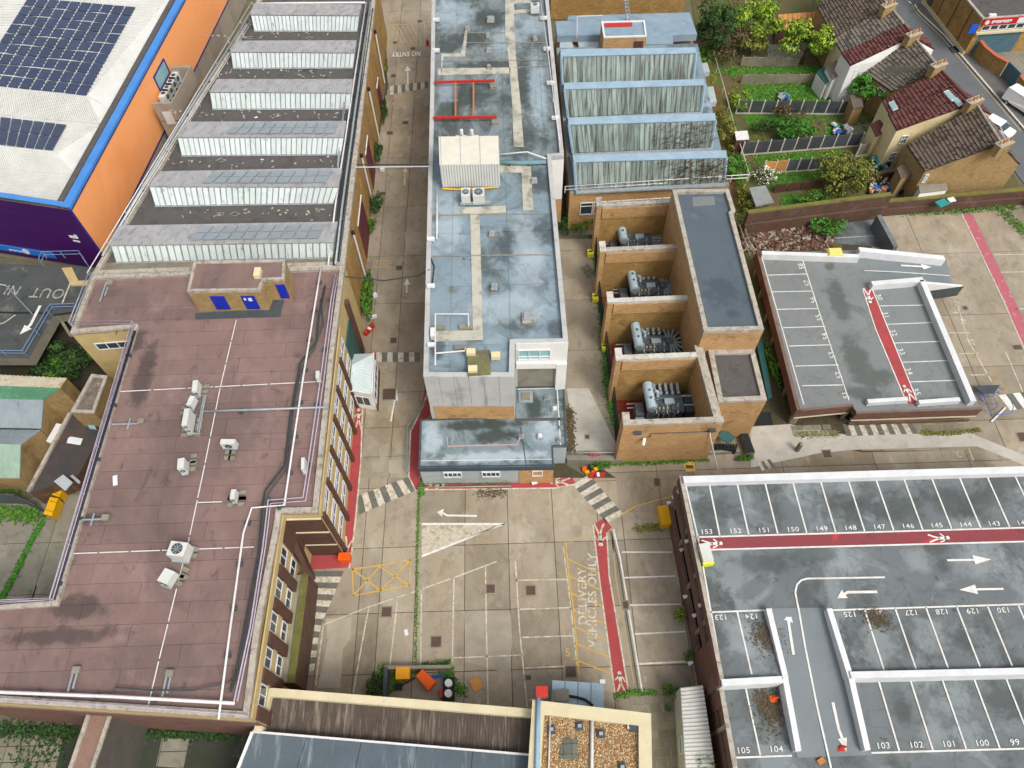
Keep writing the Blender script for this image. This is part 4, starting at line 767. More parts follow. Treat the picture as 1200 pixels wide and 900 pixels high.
# roof sheets
rs = [((-60, 96), (0, 103), (97, 110), (205, -3), (215, -30), (-60, -30)), ]
def rsh(px, n, along, ribh=.07):
    q = Ws(px); build(MB().slab3(q, .1), 'roof_sheet', WMET, st)
    if len(q) == 4: ribs(q, int(n*1.3), .2, ribh*1.9, WMET, st, 'roof_rib', along)
zA, zR = 9.95, 11.0
rsh([(-60, -40, zA), (228, -40, zA), (103, 112, zR), (-60, 96, zR)], 34, 0)
rsh([(-60, 97, zR), (103, 112.5, zR), (118, 146, zA), (-60, 130, zA)], 52, 1); build(MB().slab3(Ws([(103, 112.5, zR), (128, 128, zA), (118, 146, zA)]), .08), 'hip_sheet', WMET, st)
build(MB().slab3(Ws([(103, 112, zR), (228, -40, zA), (128, 128, zA)]), .08), 'hip_sheet', WMET, st)
rsh([(-60, 130, zA), (118, 146, zA), (66, 180, zR), (-60, 168, zR)], 12, 0)
build(MB().slab3(Ws([(118, 146, zA), (88, 205, zA), (66, 180, zR)]), .08), 'hip_sheet', WMET, st)
rsh([(-60, 169, zR), (66, 180.5, zR), (88, 205, zA), (-60, 193, zA)], 40, 1)
rsh([(-60, 193, zA), (88, 205, zA), (69, 236, zA+.1), (-60, 224, zA+.1)], 10, 0)
zq = lambda v: zA+(zR-zA)*(v+40)/150+.14
panels(Ws([(33, -3, zq(0)), (160, 8.5, zq(10)), (101.5, 113, zq(106)), (-31, 98, zq(98))]), 10, 9, .1, .07, SOLAR, st)
panels(Ws([(-25, 134, zA+.3), (79, 146.5, zA+.35), (62, 177, zR+.1), (-25, 167, zR+.1)]), 8, 2, .1, .07, SOLAR, st)
# rooftop box with four white cooling units against the orange wall
bx = thing('plant_enclosure', 'beige plant enclosure clinging to the orange wall with cooling units inside', 'enclosure', W(205, 125, 5))
zE = 8.0; EB = Ws([(178, 122), (200, 77), (224, 77), (201, 121)], zE)
for i, (p, q) in enumerate(((0, 3), (3, 2), (2, 1))): ap(bx, 'wall', PANELW, MB().prism([EB[p], EB[q], lerp(EB[q], sum(EB, Vector())/4, .1), lerp(EB[p], sum(EB, Vector())/4, .1)], 2.5, zE))
ap(bx, 'floor', DSTEEL, MB().prism(EB, 5.6, 5.7)); F3 = Face(EB[0], EB[3], (0, -1)); F3.pc('hatch', WMET, bx, F3.L*.3, F3.L*.75, 5.2, 6.9, .05)
a0_ = W(190, 112, 7.4); b0_ = W(206, 84, 7.4); az = atan2((b0_-a0_).y, (b0_-a0_).x)
for i in range(4):
    c = lerp(a0_, b0_, (i+.35)/4); t = thing('cooling_unit', ['frontmost', 'second', 'third', 'rearmost'][i]+' white condenser in the row inside the beige plant enclosure', 'air conditioner', (c.x, c.y, 5.7), 'condensers inside the beige enclosure')
    ap(t, 'casing', WMET, MB().box((c.x, c.y, 6.6), (1.5, .7, 1.7), az)); n_ = Vector((sin(az), -cos(az), 0))
    for z in (6.2, 7.0): ap(t, 'fan_grille', DSTEEL, MB().tube([Vector((c.x, c.y, z))+n_*.35, Vector((c.x, c.y, z))+n_*.4], .3, 10))
    ap(t, 'fan_grille', DSTEEL, MB().tube([(c.x, c.y, 7.45), (c.x, c.y, 7.5)], .26, 10))
up.window(st, up.at(186, 95, 8.3), up.at(184, 80, 8.3)+1.2, 6.9, 8.8, 1, NAVY, GLASSB, .2)
rail('balcony_rail', 'steel stair landing rail at the foot of the purple wall', [(52, 312), (55, 303), (98, 302), (107, 316)], 3.5, (1.1, .6), 1.5, m_('blue_steel_rail', '#6a86a8', rough=.5))
ap(None, 'loading_platform', CREAM, MB().prism(Ws([(72, 314), (84, 313), (92, 329), (107, 328), (107, 334), (83, 334)], 3.7), 2.5, 3.7), label='cream stair wall at the foot of the purple front', cat='wall')
# ================================================================ raised deck with IN and OUT
dk = thing('access_deck', 'raised tarmac access deck painted IN and OUT in front of the purple store', 'deck', W(40, 360, 0))
dm = m_('dark_tarmac', '#4e5050', '#434646', .4, [('#7b7c79', .5, .58, .72, .7), ('#333635', .8, .55, .7, .7)], grain=.1)
DP = [(-70, 307), (58, 311), (118, 314), (104, 330), (97, 352), (88, 366), (63, 369), (34, 420), (-70, 420)]
ap(dk, 'deck', [CONCG, dm], MB().prism(Ws(DP, 3.5), 2.3, 3.5, 0, 1))
for q in ([(-70, 365), (55, 367)], [(63, 369), (88, 366)]): line(q, .25, 3.52, BLK, dk, 'expansion_joint')
DKW = m_('faded_deck_paint', '#a9a79f', '#8f8e88', 2, [('#5a5b5a', 2, .5, .62, .8)]); text('IN', 14, 341, 3.53, 1.8, DKW, dk, -.18, 'painted_word', .85); text('OUT', 56, 343, 3.53, 1.8, DKW, dk, pi-.1, 'painted_word', .9)
arrow([(47, 358), (36, 380), (33, 383)], 3.53, .3, LINE, dk, .9, .5, hpx=(23, 392)); lines([[(83, 330), (73, 355)], [(-40, 392), (5, 378), (18, 369)]], .15, 3.53, LINEW, dk)
rail('deck_rail', 'blue-grey deck rail above the dark garden pit', [(-40, 416), (32, 417), (60, 369), (64, 363), (92, 362)], 3.5, (.9, .45), 1.8, MATS['blue_steel_rail'])
ap(None, 'strut', PANELW, MB().bar(W(73, 377, 2.2), W(84, 395, .2), .3, .3), label='grey concrete strut leaning beside the pit', cat='strut')
lmp = W(38, 368, 3.5); t = thing('lamp_post', 'lamp post with white head on the access deck', 'street lamp', lmp); ap(t, 'pole', STEEL, MB().tube([lmp, lmp+Vector((0, 0, 4.5)), lmp+Vector((-.8, 0, 4.8))], .06, 6)); ap(t, 'lamp_head', FRAMEW, MB().box(lmp+Vector((-1, 0, 4.8)), (.8, .3, .12)))
tree('bush', 'dark green bush filling the pit beside the access deck', 'bush', 78, 420, 2.6, (5.0, 3.4), 1.6, 'dark', 2600, .34, trunk=False, clumps=16); tree('bush', 'small bright green bush at the pit corner beside the brick sheds', 'bush', 66, 434, 2.0, (1.8, 1.4), 1, 'mid', 700, .28, trunk=False)
ap(ground, 'pit_floor', m_('dark_mulch', '#2f2f26', '#3b3626', 1.5, grain=.3), MB().prism(Ws([(30, 372), (92, 372), (150, 440), (120, 480), (0, 480), (0, 430)], 0), -.06, .0))
# brick sheds at the left edge
def shedroof(par, rows, zs, mats, x0=-50):
    for i in range(len(rows)-1):
        (uL, vL), (uR, vR) = rows[i]; (uL2, vL2), (uR2, vR2) = rows[i+1]
        q = [W(x0, vL, zs[i]), W(uR, vR, zs[i]), W(uR2, vR2, zs[i+1]), W(x0, vL2, zs[i+1])]; build(MB().slab3(q, .1), 'roof_slope', mats[i], par)
        ribs(q, 26, .16, .05, mats[i], par, 'roof_rib', 1)
s1 = thing('brick_shed', 'brick shed with green and grey roof slopes and rust-streaked rear slope', 'shed', W(40, 480, 0))
rows = [((0, 437), (78, 443)), ((0, 450), (70, 454.5)), ((0, 466), (51, 468.5)), ((0, 500), (48, 502))]; z_ = [5.2, 6.0, 4.6, 3.5]
rustr = m_('rust_streaked_sheet', '#d8d3c4', '#c9b993', 1.2, [('#b58a4c', .9, .54, .7, .8)], grain=.1)
shedroof(s1, rows, z_, [rustr, GREENR, m_('grey_blue_sheet', '#8c969c', '#7d878d', .8, [('#6d777d', .8, .6, .75, .5)], grain=.08)])
P = [W(rows[i][1][0], rows[i][1][1], z_[i]-.1) for i in range(4)]; Lx = W(-50, 450, 4).x
ap(s1, 'gable_wall', BRICKY, MB().add(P+[Vector((p.x, p.y, 0)) for p in P]+[Vector((p.x-.3, p.y, p.z)) for p in P]+[Vector((p.x-.3, p.y, 0)) for p in P], [[0, 4, 5, 1], [1, 5, 6, 2], [2, 6, 7, 3], [8, 9, 13, 12], [9, 10, 14, 13], [10, 11, 15, 14], [0, 8, 12, 4], [3, 7, 15, 11]]))
s2 = thing('brick_shed', 'lower brick shed with pale green ribbed front slope', 'shed', W(20, 550, 0))
rows2 = [((0, 503), (47, 504)), ((0, 519), (24, 521)), ((0, 559), (23, 560))]; z2_ = [3.4, 4.3, 2.7]
shedroof(s2, rows2, z2_, [MATS['grey_blue_sheet'], m_('pale_green_sheet', '#93a899', '#84998b', 1, [('#7f9a86', 1.2, .55, .7, .5)], grain=.08)])
P = [W(rows2[i][1][0], rows2[i][1][1], z2_[i]-.1) for i in range(3)]; ap(s2, 'gable_wall', BRICKY, MB().add(P+[Vector((p.x, p.y, 0)) for p in P]+[Vector((p.x-.3, p.y, p.z)) for p in P]+[Vector((p.x-.3, p.y, 0)) for p in P], [[0, 3, 4, 1], [1, 4, 5, 2], [0, 6, 9, 3], [2, 5, 11, 8], [6, 7, 10, 9], [7, 8, 11, 10]]))
q = [W(-50, 559, 2.5), W(23, 560, 2.5)]; ap(s2, 'front_wall', BRICKY, MB().bar((q[0].x, q[0].y, 0), (q[1].x, q[1].y, 0), .25, 2.5))
ap(None, 'roof_vent_cover', WPIPE, MB().slab3(Ws([(66, 496, 2.6), (73, 497, 2.6), (60, 519, 2.6), (54, 517, 2.6)]), .4), label='pale ribbed cover leaning on the brick shed wall', cat='cover')
ln = thing('lean_to', 'long dark flat roof in the alley between the brick sheds and the office block', 'lean-to', W(80, 540, 0))
ap(ln, 'roof', [BRICKD, m_('dark_alley_roof', '#3c3a3a', '#4b4643', .5, [('#584038', .5, .5, .66, .8)], grain=.15)], MB().prism(Ws([(84, 484), (118, 486), (112, 520), (92, 556), (83, 560), (53, 572), (35, 578)], 2.4), 0, 2.4, 0, 1))
ap(ln, 'parapet', COPE, MB().bar(W(83, 485, 2.4), W(34, 577, 2.4), .3, .25)); sheet('white_panel', [(80, 513), (83, 511.5), (97, 514), (94, 521.5), (78, 519)], 2.46, FRAMEW, ln)
an = thing('stair_annex', 'small brick annex with debris-covered roof and a blue skylight', 'annex', W(105, 470, 0))
ap(an, 'wall', [BRICKY, m_('debris_roof', '#7a756c', '#5f5044', 1.6, [('#a8a8a4', 1.5, .55, .66, .8), ('#4f382b', 2, .56, .7, .8)], grain=.35, gsc=5)], MB().prism(Ws([(82, 483), (107, 438), (126, 440), (120, 455), (110, 484)], 5.0), 0, 5.0, 0, 1)); coping(Ws([(82, 483), (107, 438), (126, 440), (110, 484)], 5.2), .3, 5.2, .2, COPE, an)
ap(an, 'skylight', GLASSB, MB().slab3(Ws([(97, 490, 2.6), (107, 493, 2.6), (113, 503, 2.6), (105, 502, 2.6)]), .15))
ap(None, 'shelter', m_('corrugated_grey', '#b0b4b6', '#9fa4a7', 1, grain=.06), MB().slab3(Ws([(63, 564, 2.6), (74, 556, 2.9), (85, 565, 2.9), (76, 575, 2.6)]), .12).slab3(Ws([(82, 558, 2.4), (92, 567, 2.4), (94, 564, 2.6), (85, 556, 2.6)]), .1), label='small grey sheet shelter at the end of the dark alley roof', cat='shelter')
for i, (px, lab) in enumerate([([(65, 570), (74, 573), (70, 583), (61, 580)], 'small yellow skip half under the grey shelter'), ([(59, 582), (69, 584), (61, 606), (51, 603)], 'long yellow skip at the end of the weed line')]):
    t = thing('skip', lab, 'skip', W(62, 590, 0)); q = Ws(px, 1.1); c = sum(q, Vector())/4
    ap(t, 'tub', YELP, MB().add([lerp(p, c, .12)+Vector((0, 0, -1.0)) for p in q]+q, [[3, 2, 1, 0], [0, 1, 5, 4], [1, 2, 6, 5], [2, 3, 7, 6], [3, 0, 4, 7]])); ap(t, 'lid', YELP, MB().slab3([lerp(p, c, .04)+Vector((0, 0, .06)) for p in q], .06))
    for s in (.25, .75): ap(t, 'lid_rib', m_('dark_yellow', '#b98a12') if 'dark_yellow' not in MATS else MATS['dark_yellow'], MB().bar(lerp(q[0], q[3], s)+Vector((0, 0, .06)), lerp(q[1], q[2], s)+Vector((0, 0, .06)), .1, .05))
tilegrid(Ws([(-60, 600), (60, 580), (100, 560), (62, 704), (-60, 712)]), frange(-62, -20, 5.2), frange(10, 34, 4.6), 0, .05, CONCG, yard, 'concrete_slab', .05, zj=.004)
ap(None, 'panel_fence', FENCED, MB().bar(W(-40, 588, 0), W(31, 590, 0), .12, 2.0), label='grey sheet fence behind the weedy yard at the left edge', cat='fence'); ap(None, 'panel_fence', FENCED, MB().bar(W(31, 590, 0), W(52, 600, 0), .1, 1.6), label='short grey fence return beside the yellow skip', cat='fence')
weeds('moss', 'line of green weeds running across the left yard from the yellow skip', [(50, 612), (34, 640), (15, 680), (3, 700)], 1500, .12, 'fern', ls=.2, h=.15); weeds('moss', 'weedy grass strip below the grey sheet fence', [(-20, 598), (20, 602), (48, 605)], 800, .4, 'mid', ls=.25, h=.2); weeds('moss', 'ragged grass between the lower brick shed and the fence', [(-20, 571), (30, 571)], 700, .3, 'mid', ls=.25, h=.3)
# yards below the office block
sheet('mossy_pavement', [(-60, 850), (330, 850), (330, 960), (-60, 960)], .0, m_('mossy_paving', '#3f4138', '#383b32', .5, [('#33401f', .6, .5, .66, .9), ('#5f6156', .5, .6, .7, .6)], grain=.2), ground, th=.05)
tilegrid(Ws([(-20, 860), (75, 862), (50, 960), (-20, 960)]), frange(-45, -20, 1.1), frange(2, 12, 1.1), .05, .05, SLAB, yard, 'paving_slab', .06, 0, 0, zj=.02); tilegrid(Ws([(190, 865), (222, 866), (215, 900), (183, 898)]), frange(-32, -20, 2.2), frange(2, 12, 2.4), .05, .05, CONCG, yard, 'paving_slab', .06, 0, 0, zj=.02)
weeds('moss', 'dark weeds along the foot of the office block front', [(-20, 856), (90, 860)], 600, .3, 'dark', ls=.25, h=.3); weeds('moss', 'weeds on the slabs left of the link corridor', [(10, 890), (60, 880), (40, 905)], 220, .8, 'dark', ls=.25, h=.15); weeds('moss', 'weeds in the dark yard right of the link corridor', [(158, 860), (275, 862)], 400, .2, 'dark', ls=.25, h=.3)
lk = thing('link_corridor', 'narrow link corridor with pinkish roof leading from the office block front', 'corridor', W(110, 870, 0))
ap(lk, 'wall', [m_('dark_render', '#5d5a54', '#534f49', .8, grain=.12), m_('pink_felt', '#8b7064', '#7d6459', .9, [('#6b6b4a', 1, .55, .7, .5)], grain=.15)], MB().prism(Ws([(104, 828.5), (133, 829.5), (108, 905), (80, 960), (50, 960), (78, 905)], 6.2), 0, 6.2, 0, 1)); coping(Ws([(104, 829), (78, 905), (50, 960), (80, 960), (108, 905), (133, 830)], 6.4), .25, 6.4, .2, COPE, lk, closed=False); LF_ = Face(W(133, 829.5, 6.2), W(108, 905, 6.2), (1, 0)); LF_.window(lk, 5.0, 5.8, 3.4, 4.3, 1)
# ================================================================ CENTRAL long building
ZC = 10.5
ct = thing('central_block', 'long central block with weathered blue-grey flat roof between the road and the alley', 'building', W(570, 250, 0))
CP = [(506, -25), (643, -25), (643, 0), (661, 182), (646, 183), (666, 401), (603, 402), (602, 441), (496, 441), (504, 120), (506, 0)]
CW = Ws(CP, ZC); ap(ct, 'wall', RENDER, MB().prism(CW, 0, ZC-.5))
tilegrid([(p.x, p.y) for p in CW], [-30, -5.2, 0, 4.2, 30], [30, 36.5, 43, 49.5, 56, 60], ZC-.42, .1, ROOFB, ct, 'roof_bay', .03, zj=.02)
tilegrid([(p.x, p.y) for p in CW], [-30, -5.2, 0, 4.2, 30], [60, 63, 66, 70, 74, 78, 82, 86, 90, 95, 110], ZC-.42, .1, ROOFU, ct, 'roof_bay', .03, zj=.02)
coping(CW, .42, ZC, .5, RENDER, ct)
FS = Face(W(496, 441, ZC), W(602, 441, ZC), (0, -1)); FS.pc('brick_band', BRICKO, ct, .3, FS.L-.02, 3, 5.6, .05); 
for i in range(6): FS.pc('render_panel', RENDER, ct, FS.L*i/6+.02, FS.L*(i+1)/6-.02, 5.65, ZC-.05, .03+.012*(i % 2))
FE = Face(W(602, 441, ZC), W(603, 402, ZC), (1, 0)); FE.pc('render_panel', RENDER, ct, 0, FE.L, 3.3, ZC-.1, .03)
F2 = Face(W(603, 402, ZC), W(666, 401, ZC), (0, -1)); F2.pc('white_render', WHITER, ct, 0.1, F2.L, 6.9, ZC-.02, .06)
F2.window(ct, F2.L*.06, F2.L*.68, 8.1, 9.6, 3, FRAMEW, GLASSB, .16, .3); F2.pc('sill', WHITER, ct, .1, F2.L*.8, 6.9, 7.7, .3); F2.pc('undercroft', CONCG, ct, .2, F2.L*.78, 3.4, 6.85, .01); F2.pc('corner_post', WHITER, ct, F2.L*.8, F2.L, 3.3, 7.6, .35)
for k in (0, 1, 2): FS.pc('brick_band', BRICKO, ct, 0, .01, 3, 3.1, .01) if 0 else None
FJ = Face(W(661, 182, ZC), W(666, 401, ZC), (1, 0)); FW_ = Face(W(496, 441, ZC), W(506, 0, ZC), (-1, 0)); FW_.pc('brick_band', BRICKO, ct, 0, FW_.L, 0, 5.0, .05)
FB = Face(W(646, 183, ZC), W(661, 182, ZC), (0, -1)); FB.pc('white_render', WHITER, ct, 0, FB.L, 4.6, ZC-.5, .05); FB.pc('brick_band', BRICKO, ct, 0, FB.L, 0, 4.5, .06)
z0 = ZC-.38
for px in ([(540, 243), (593, 241), (593, 249), (562, 250), (566, 398), (510, 400), (510, 388), (554, 387), (551, 250), (540, 250)], [(585, 193), (622, 193), (625, 246), (613, 246), (611, 202), (585, 202)], [(592, 0), (622, 0), (622, 3), (602, 4), (603, 12), (625, 10), (625, 14), (602, 16), (604, 60), (610, 120), (600, 120), (596, 70), (592, 40)], [(513, 80), (598, 79), (598, 86), (513, 88)], [(517, 88), (517, 63), (540, 62), (543, 50), (545, 34), (548, 34), (545, 66), (520, 66)], [(600, 120), (610, 120), (614, 172), (602, 172)]):
    sheet('pale_walkway', px, z0, WALKW, ct, th=.04)
for q in ([(506, 300), (660, 298)], [(508, 252), (650, 250)], [(602, 79), (651, 77)], [(540, 38), (592, 38)], [(546, 50), (650, 50)], [(508, 72), (640, 70)]): line(q, .14, z0+.01, CONCG, ct, 'roof_seam')
# sunken front deck of the roof with a mossy cover
ap(ct, 'mossy_cover', m_('mossy_cover', '#6d6a55', '#5f5d4c', 1.2, [('#7d7c2e', .8, .48, .6, .8)], grain=.2), MB().prism(Ws([(548, 411), (574, 410), (575, 438), (548, 440)], ZC+.15), ZC-.4, ZC+.15))
for i, (u, v) in enumerate([(552, 413), (554, 433), (581, 417)]): ap(None, 'vent_box', CREAMW, MB().box(W(u, v, ZC+.25), (.75, .55, .5)), label=['upper beige vent box on the mossy roof cover', 'lower beige vent box on the mossy roof cover', 'beige vent box on the blue roof right of the mossy cover'][i], cat='vent box')
t = thing('roof_frame', 'white pipe frame around the left end of the front roof deck', 'pipe frame', W(530, 400, ZC)); 
for px in ([(510, 428), (510, 368), (549, 368), (549, 382)], [(510, 414), (545, 411), (545, 408)]): ap(t, 'pipe', WPIPE, MB().tube(Ws(px, ZC+.3), .07, 6))
for u, v in ((514, 384), (546, 383), (540, 407)): ap(t, 'foot', CONCG, MB().box(W(u, v, ZC-.2), (1.1, .4, .25)))
ap(None, 'control_box', FRAMEW, MB().box(W(507.5, 391, ZC), (.4, .9, .6)), label='white control box against the left roof parapet of the central block', cat='box')
# corrugated plant container on the roof
cn = thing('plant_container', 'big white corrugated plant container standing on the central roof', 'container', W(550, 200, z0))
zt = 13.2; TQ = Ws([(514, 160), (584, 159), (585, 192), (515, 193)], zt)
ap(cn, 'body', WMET, MB().prism(TQ, z0+.3, zt-.05)); ap(cn, 'roof', m_('cream_container_roof', '#d6d2c4', '#c9c4b4', .8, [('#a58a5a', 1.3, .62, .76, .6)], grain=.06), MB().prism(TQ, zt-.05, zt)); ap(cn, 'plinth', STEEL, MB().prism(TQ, z0, z0+.3))
for a, b in ((3, 2), (3, 0), (2, 1)): ribs([TQ[a], TQ[b], TQ[b]+Vector((0, 0, .3-zt+z0)), TQ[a]+Vector((0, 0, .3-zt+z0))], 22, .18, .07, MATS['white_metal_sheet'], cn, 'corrugation') if a == 3 and b == 2 else None
for i in range(4): line([(516+i*23, 160), (517+i*23, 193)], .05, zt+.02, STEEL, cn, 'roof_seam')
F = Face(TQ[3], TQ[2], (0, -1))
for lab, u, v, w in (('white twin-fan cooling unit at the left foot of the plant container', 546, 229, 1.0), ('wider white cooling unit at the right foot of the plant container', 561, 229, 1.3)): ac(lab, u, v, w, 1.4, 1.1, 0, z0, 1, True, (), .3, 'cooling units by the plant container')
ap(None, 'support_rail', STEEL, MB().box(W(557, 238, z0+.2), (3.0, .25, .3)), label='steel support rail in front of the two container cooling units', cat='rail')
ap(None, 'yellow_hose', YELP, MB().tube(Ws([(518, 221), (535, 222), (560, 221), (584, 219)], z0+.15), .1, 5), label='yellow painted duct along the foot of the plant container', cat='duct')
for i, (u) in enumerate((541, 553)): t = thing('exhaust_stack', ['left', 'right'][i]+' white exhaust stack behind the plant container', 'exhaust', W(u, 157, z0), 'exhausts behind the container'); p = W(u, 156, zt); ap(t, 'stack', WPIPE, MB().tube([(p.x, p.y, z0), p+Vector((0, 0, .4))], .16, 8)); ap(t, 'base', WPIPE, MB().box((p.x, p.y, 12.6), (1.2, .5, .3)))
# red steel beams
t = thing('steel_beams', 'red steel beams joined by two rusty cross beams on the central roof', 'beam frame', W(545, 118, z0))
for q in ([(509, 97.5), (580, 95.5)], [(508, 139), (582, 138)]): ap(t, 'main_beam', REDM, MB().bar(W(q[0][0], q[0][1], ZC+.1), W(q[1][0], q[1][1], ZC+.1), .22, .22))
for u in (534, 555): ap(t, 'cross_beam', ORM, MB().bar(W(u, 98, ZC+.12), W(u, 137, ZC+.12), .16, .16))
for u, v in ((578, 101), (580, 143)): ap(t, 'pad', CONCG, MB().box(W(u, v, z0+.1), (.7, .6, .3)))
for i, (u, v, s) in enumerate([(620, 373, 1.2), (579, 337, .6), (576, 275, .5), (626, 213, .6), (575, 24, .9), (573, 60, .6), (572, 43, .45), (573, 80, .45), (548, 35, .5), (627, 47, .5)]):
    c = W(u, v, z0); t = thing('roof_vent', ['large square roof hatch near the front of the central roof', 'white capped vent in the stain near the roof hatch', 'single pale vent below the cooling units', 'small box vent near the raised white wall', 'far ringed vent in the long dark stain', 'blue-topped vent on the central roof above the red beams', 'tiny vent between the two far ringed vents', 'vent on the pale strip above the red beams', 'vent on the elbow of the pale strip', 'brass-coloured vent near the far right parapet'][i], 'vent', c)
    ap(t, 'curb', COPE, MB().box(c+Vector((0, 0, .12)), (s, s, .25))); ap(t, 'cap', STEEL, MB().box(c+Vector((0, 0, .34)), (s*.75, s*.75, .14)))
for i, (u, v) in enumerate([(511, 23), (511, 59), (637, 21), (641, 57), (645, 97), (651, 138)]): ap(None, 'parapet_box', WPIPE, MB().box(W(u, v, ZC), (.8, .35, .3)), label='white box bracket %s of the central roof' % ['on the left parapet at the far end', 'on the left parapet above the red beams', 'farthest on the right parapet', 'second along the right parapet', 'third along the right parapet', 'nearest on the right parapet, above the raised wall'][i], cat='bracket', group='white brackets on the parapets')
rail('guard_rail', 'white rail frame inside the right parapet of the central roof', [(632, 0), (641, 62), (648, 120), (655, 172)], z0, (.9,), 6, WPIPE, .05)
gang('service_pipe', 'blue-grey duct crossing the central roof right of the plant container', [(585, 190), (610, 191), (640, 190)], z0+.3, .22, m_('blue_grey_duct', '#6f8f96', '#62838b', 1.5, grain=.08), 'duct', 2)
gang('service_pipe', 'thin white pipe crossing behind the duct to the raised wall', [(585, 181), (618, 178), (640, 186)], z0+.5, .08, WPIPE, 'pipe')
gang('service_pipe', 'white pipe running down inside the left parapet of the central roof', [(512, 222), (512, 280)], z0+.4, .07, WPIPE); gang('service_pipe', 'black cable loop lying inside the left parapet of the central roof', [(504, 300), (509, 312), (507, 330), (505, 338)], z0+.1, .06, CABLE, 'cable')
ac('white condenser at the far right corner of the central roof', 627, 9, 1.2, .9, 1.0, 0, z0, 1, True, (), .3, None)
for i, (u, v) in enumerate([(505, 280), (505, 335), (506, 404)]): ap(None, 'floodlight', FRAMEW, MB().box(W(u, v, ZC+.2), (.7, .35, .25)), label=['white floodlight', 'white floodlight', 'pale floodlight'][i]+[' on the left parapet beside the pale walkway', ' on the left parapet halfway to the front', ' on the left parapet near the pipe frame'][i], cat='floodlight')
# ---- low building in front
lw = thing('low_block', 'low block with mottled blue-grey felt roof in front of the central block', 'building', W(570, 520, 0))
LQ = [(491, 548), (493, 492), (603, 488.5), (603, 454), (661, 452), (664, 523), (648, 523.5), (649, 546)]; QW = Ws(LQ, 3.4)
ap(lw, 'wall', m_('pale_blue_render', '#a3adae', '#949e9f', .8, [('#7b8384', .8, .58, .75, .5)], grain=.06), MB().prism(QW, 0, 3.15)); ap(lw, 'roof', ROOFL, MB().prism([lerp(p, W(575, 520, 3.4), -.008) for p in QW], 3.15, 3.4))
FL = Face(QW[0], QW[7], (0, -1)); FL.pc('fascia', m_('navy_fascia', '#36444f', rough=.5), lw, -.1, FL.L+.1, 2.98, 3.36, .2); FL.pc('brick_panel', BRICKO, lw, FL.L*.74, FL.L, 0, 2.95, .05)
for a in (.17, .46): FL.window(lw, FL.L*a, FL.L*(a+.14), 1.5, 2.5, 4, FRAMEW, GLASS, .14)
FL.window(lw, FL.L*.84, FL.L*.92, 1.5, 2.6, 1, FRAMEW, GLASS, .12)
coping(QW, .12, 3.48, .1, DSTEEL, lw)
line([(524, 512), (525, 523), (575, 521.5), (606, 521), (612, 508)], .12, 3.42, m_('pinkish_strip', '#b59a94', grain=.1), lw, 'roof_strip'); line([(610, 500), (617, 548)], .08, 3.42, DSTEEL, lw, 'roof_seam'); line([(606, 456), (653, 455), (657, 522)], .1, 3.42, WPIPE, lw, 'roof_strip'); line([(493, 540), (648, 538)], .06, 3.42, WPIPE, lw, 'roof_seam'); line([(603, 492), (660, 491)], .3, 3.42, ROOFD, lw, 'roof_strip')
for i, (u, v, s) in enumerate([(641, 467, .5), (650, 480, .6), (633, 512, .6), (611, 512, .5), (657, 502, .35), (616, 466, 1.3), (655, 517, .4)]): 
    c = W(u, v, 3.4); t = thing('roof_vent', ['far', 'second', 'brightest square', 'left', 'tiny right-hand', 'wide flat', 'front right'][i]+' vent on the low mottled roof'+[' near its back edge', ' beside the right edge', ' right of the centre seam', ' touching the centre seam', ' by the right edge', ' under the white recess', ' by its notch'][i], 'vent', c); ap(t, 'curb', STEEL, MB().box(c+Vector((0, 0, .1)), (s, s*.9, .2))); ap(t, 'cap', WPIPE if i in (1, 2) else CONCG, MB().box(c+Vector((0, 0, .26)), (s*.6, s*.6, .14)))
rail('guard_rail', 'grey-green guard rail along the red path beside the road', [(478, 556), (479, 506), (500, 476)], 0, (1.0, .5), 2.2, m_('green_grey_rail', '#7b9486', rough=.6), .04); rail('guard_rail', 'long grey guard rail before the low block', [(491, 574), (548, 573), (598, 572)], 0, (.5,), 3, STEEL, .05)
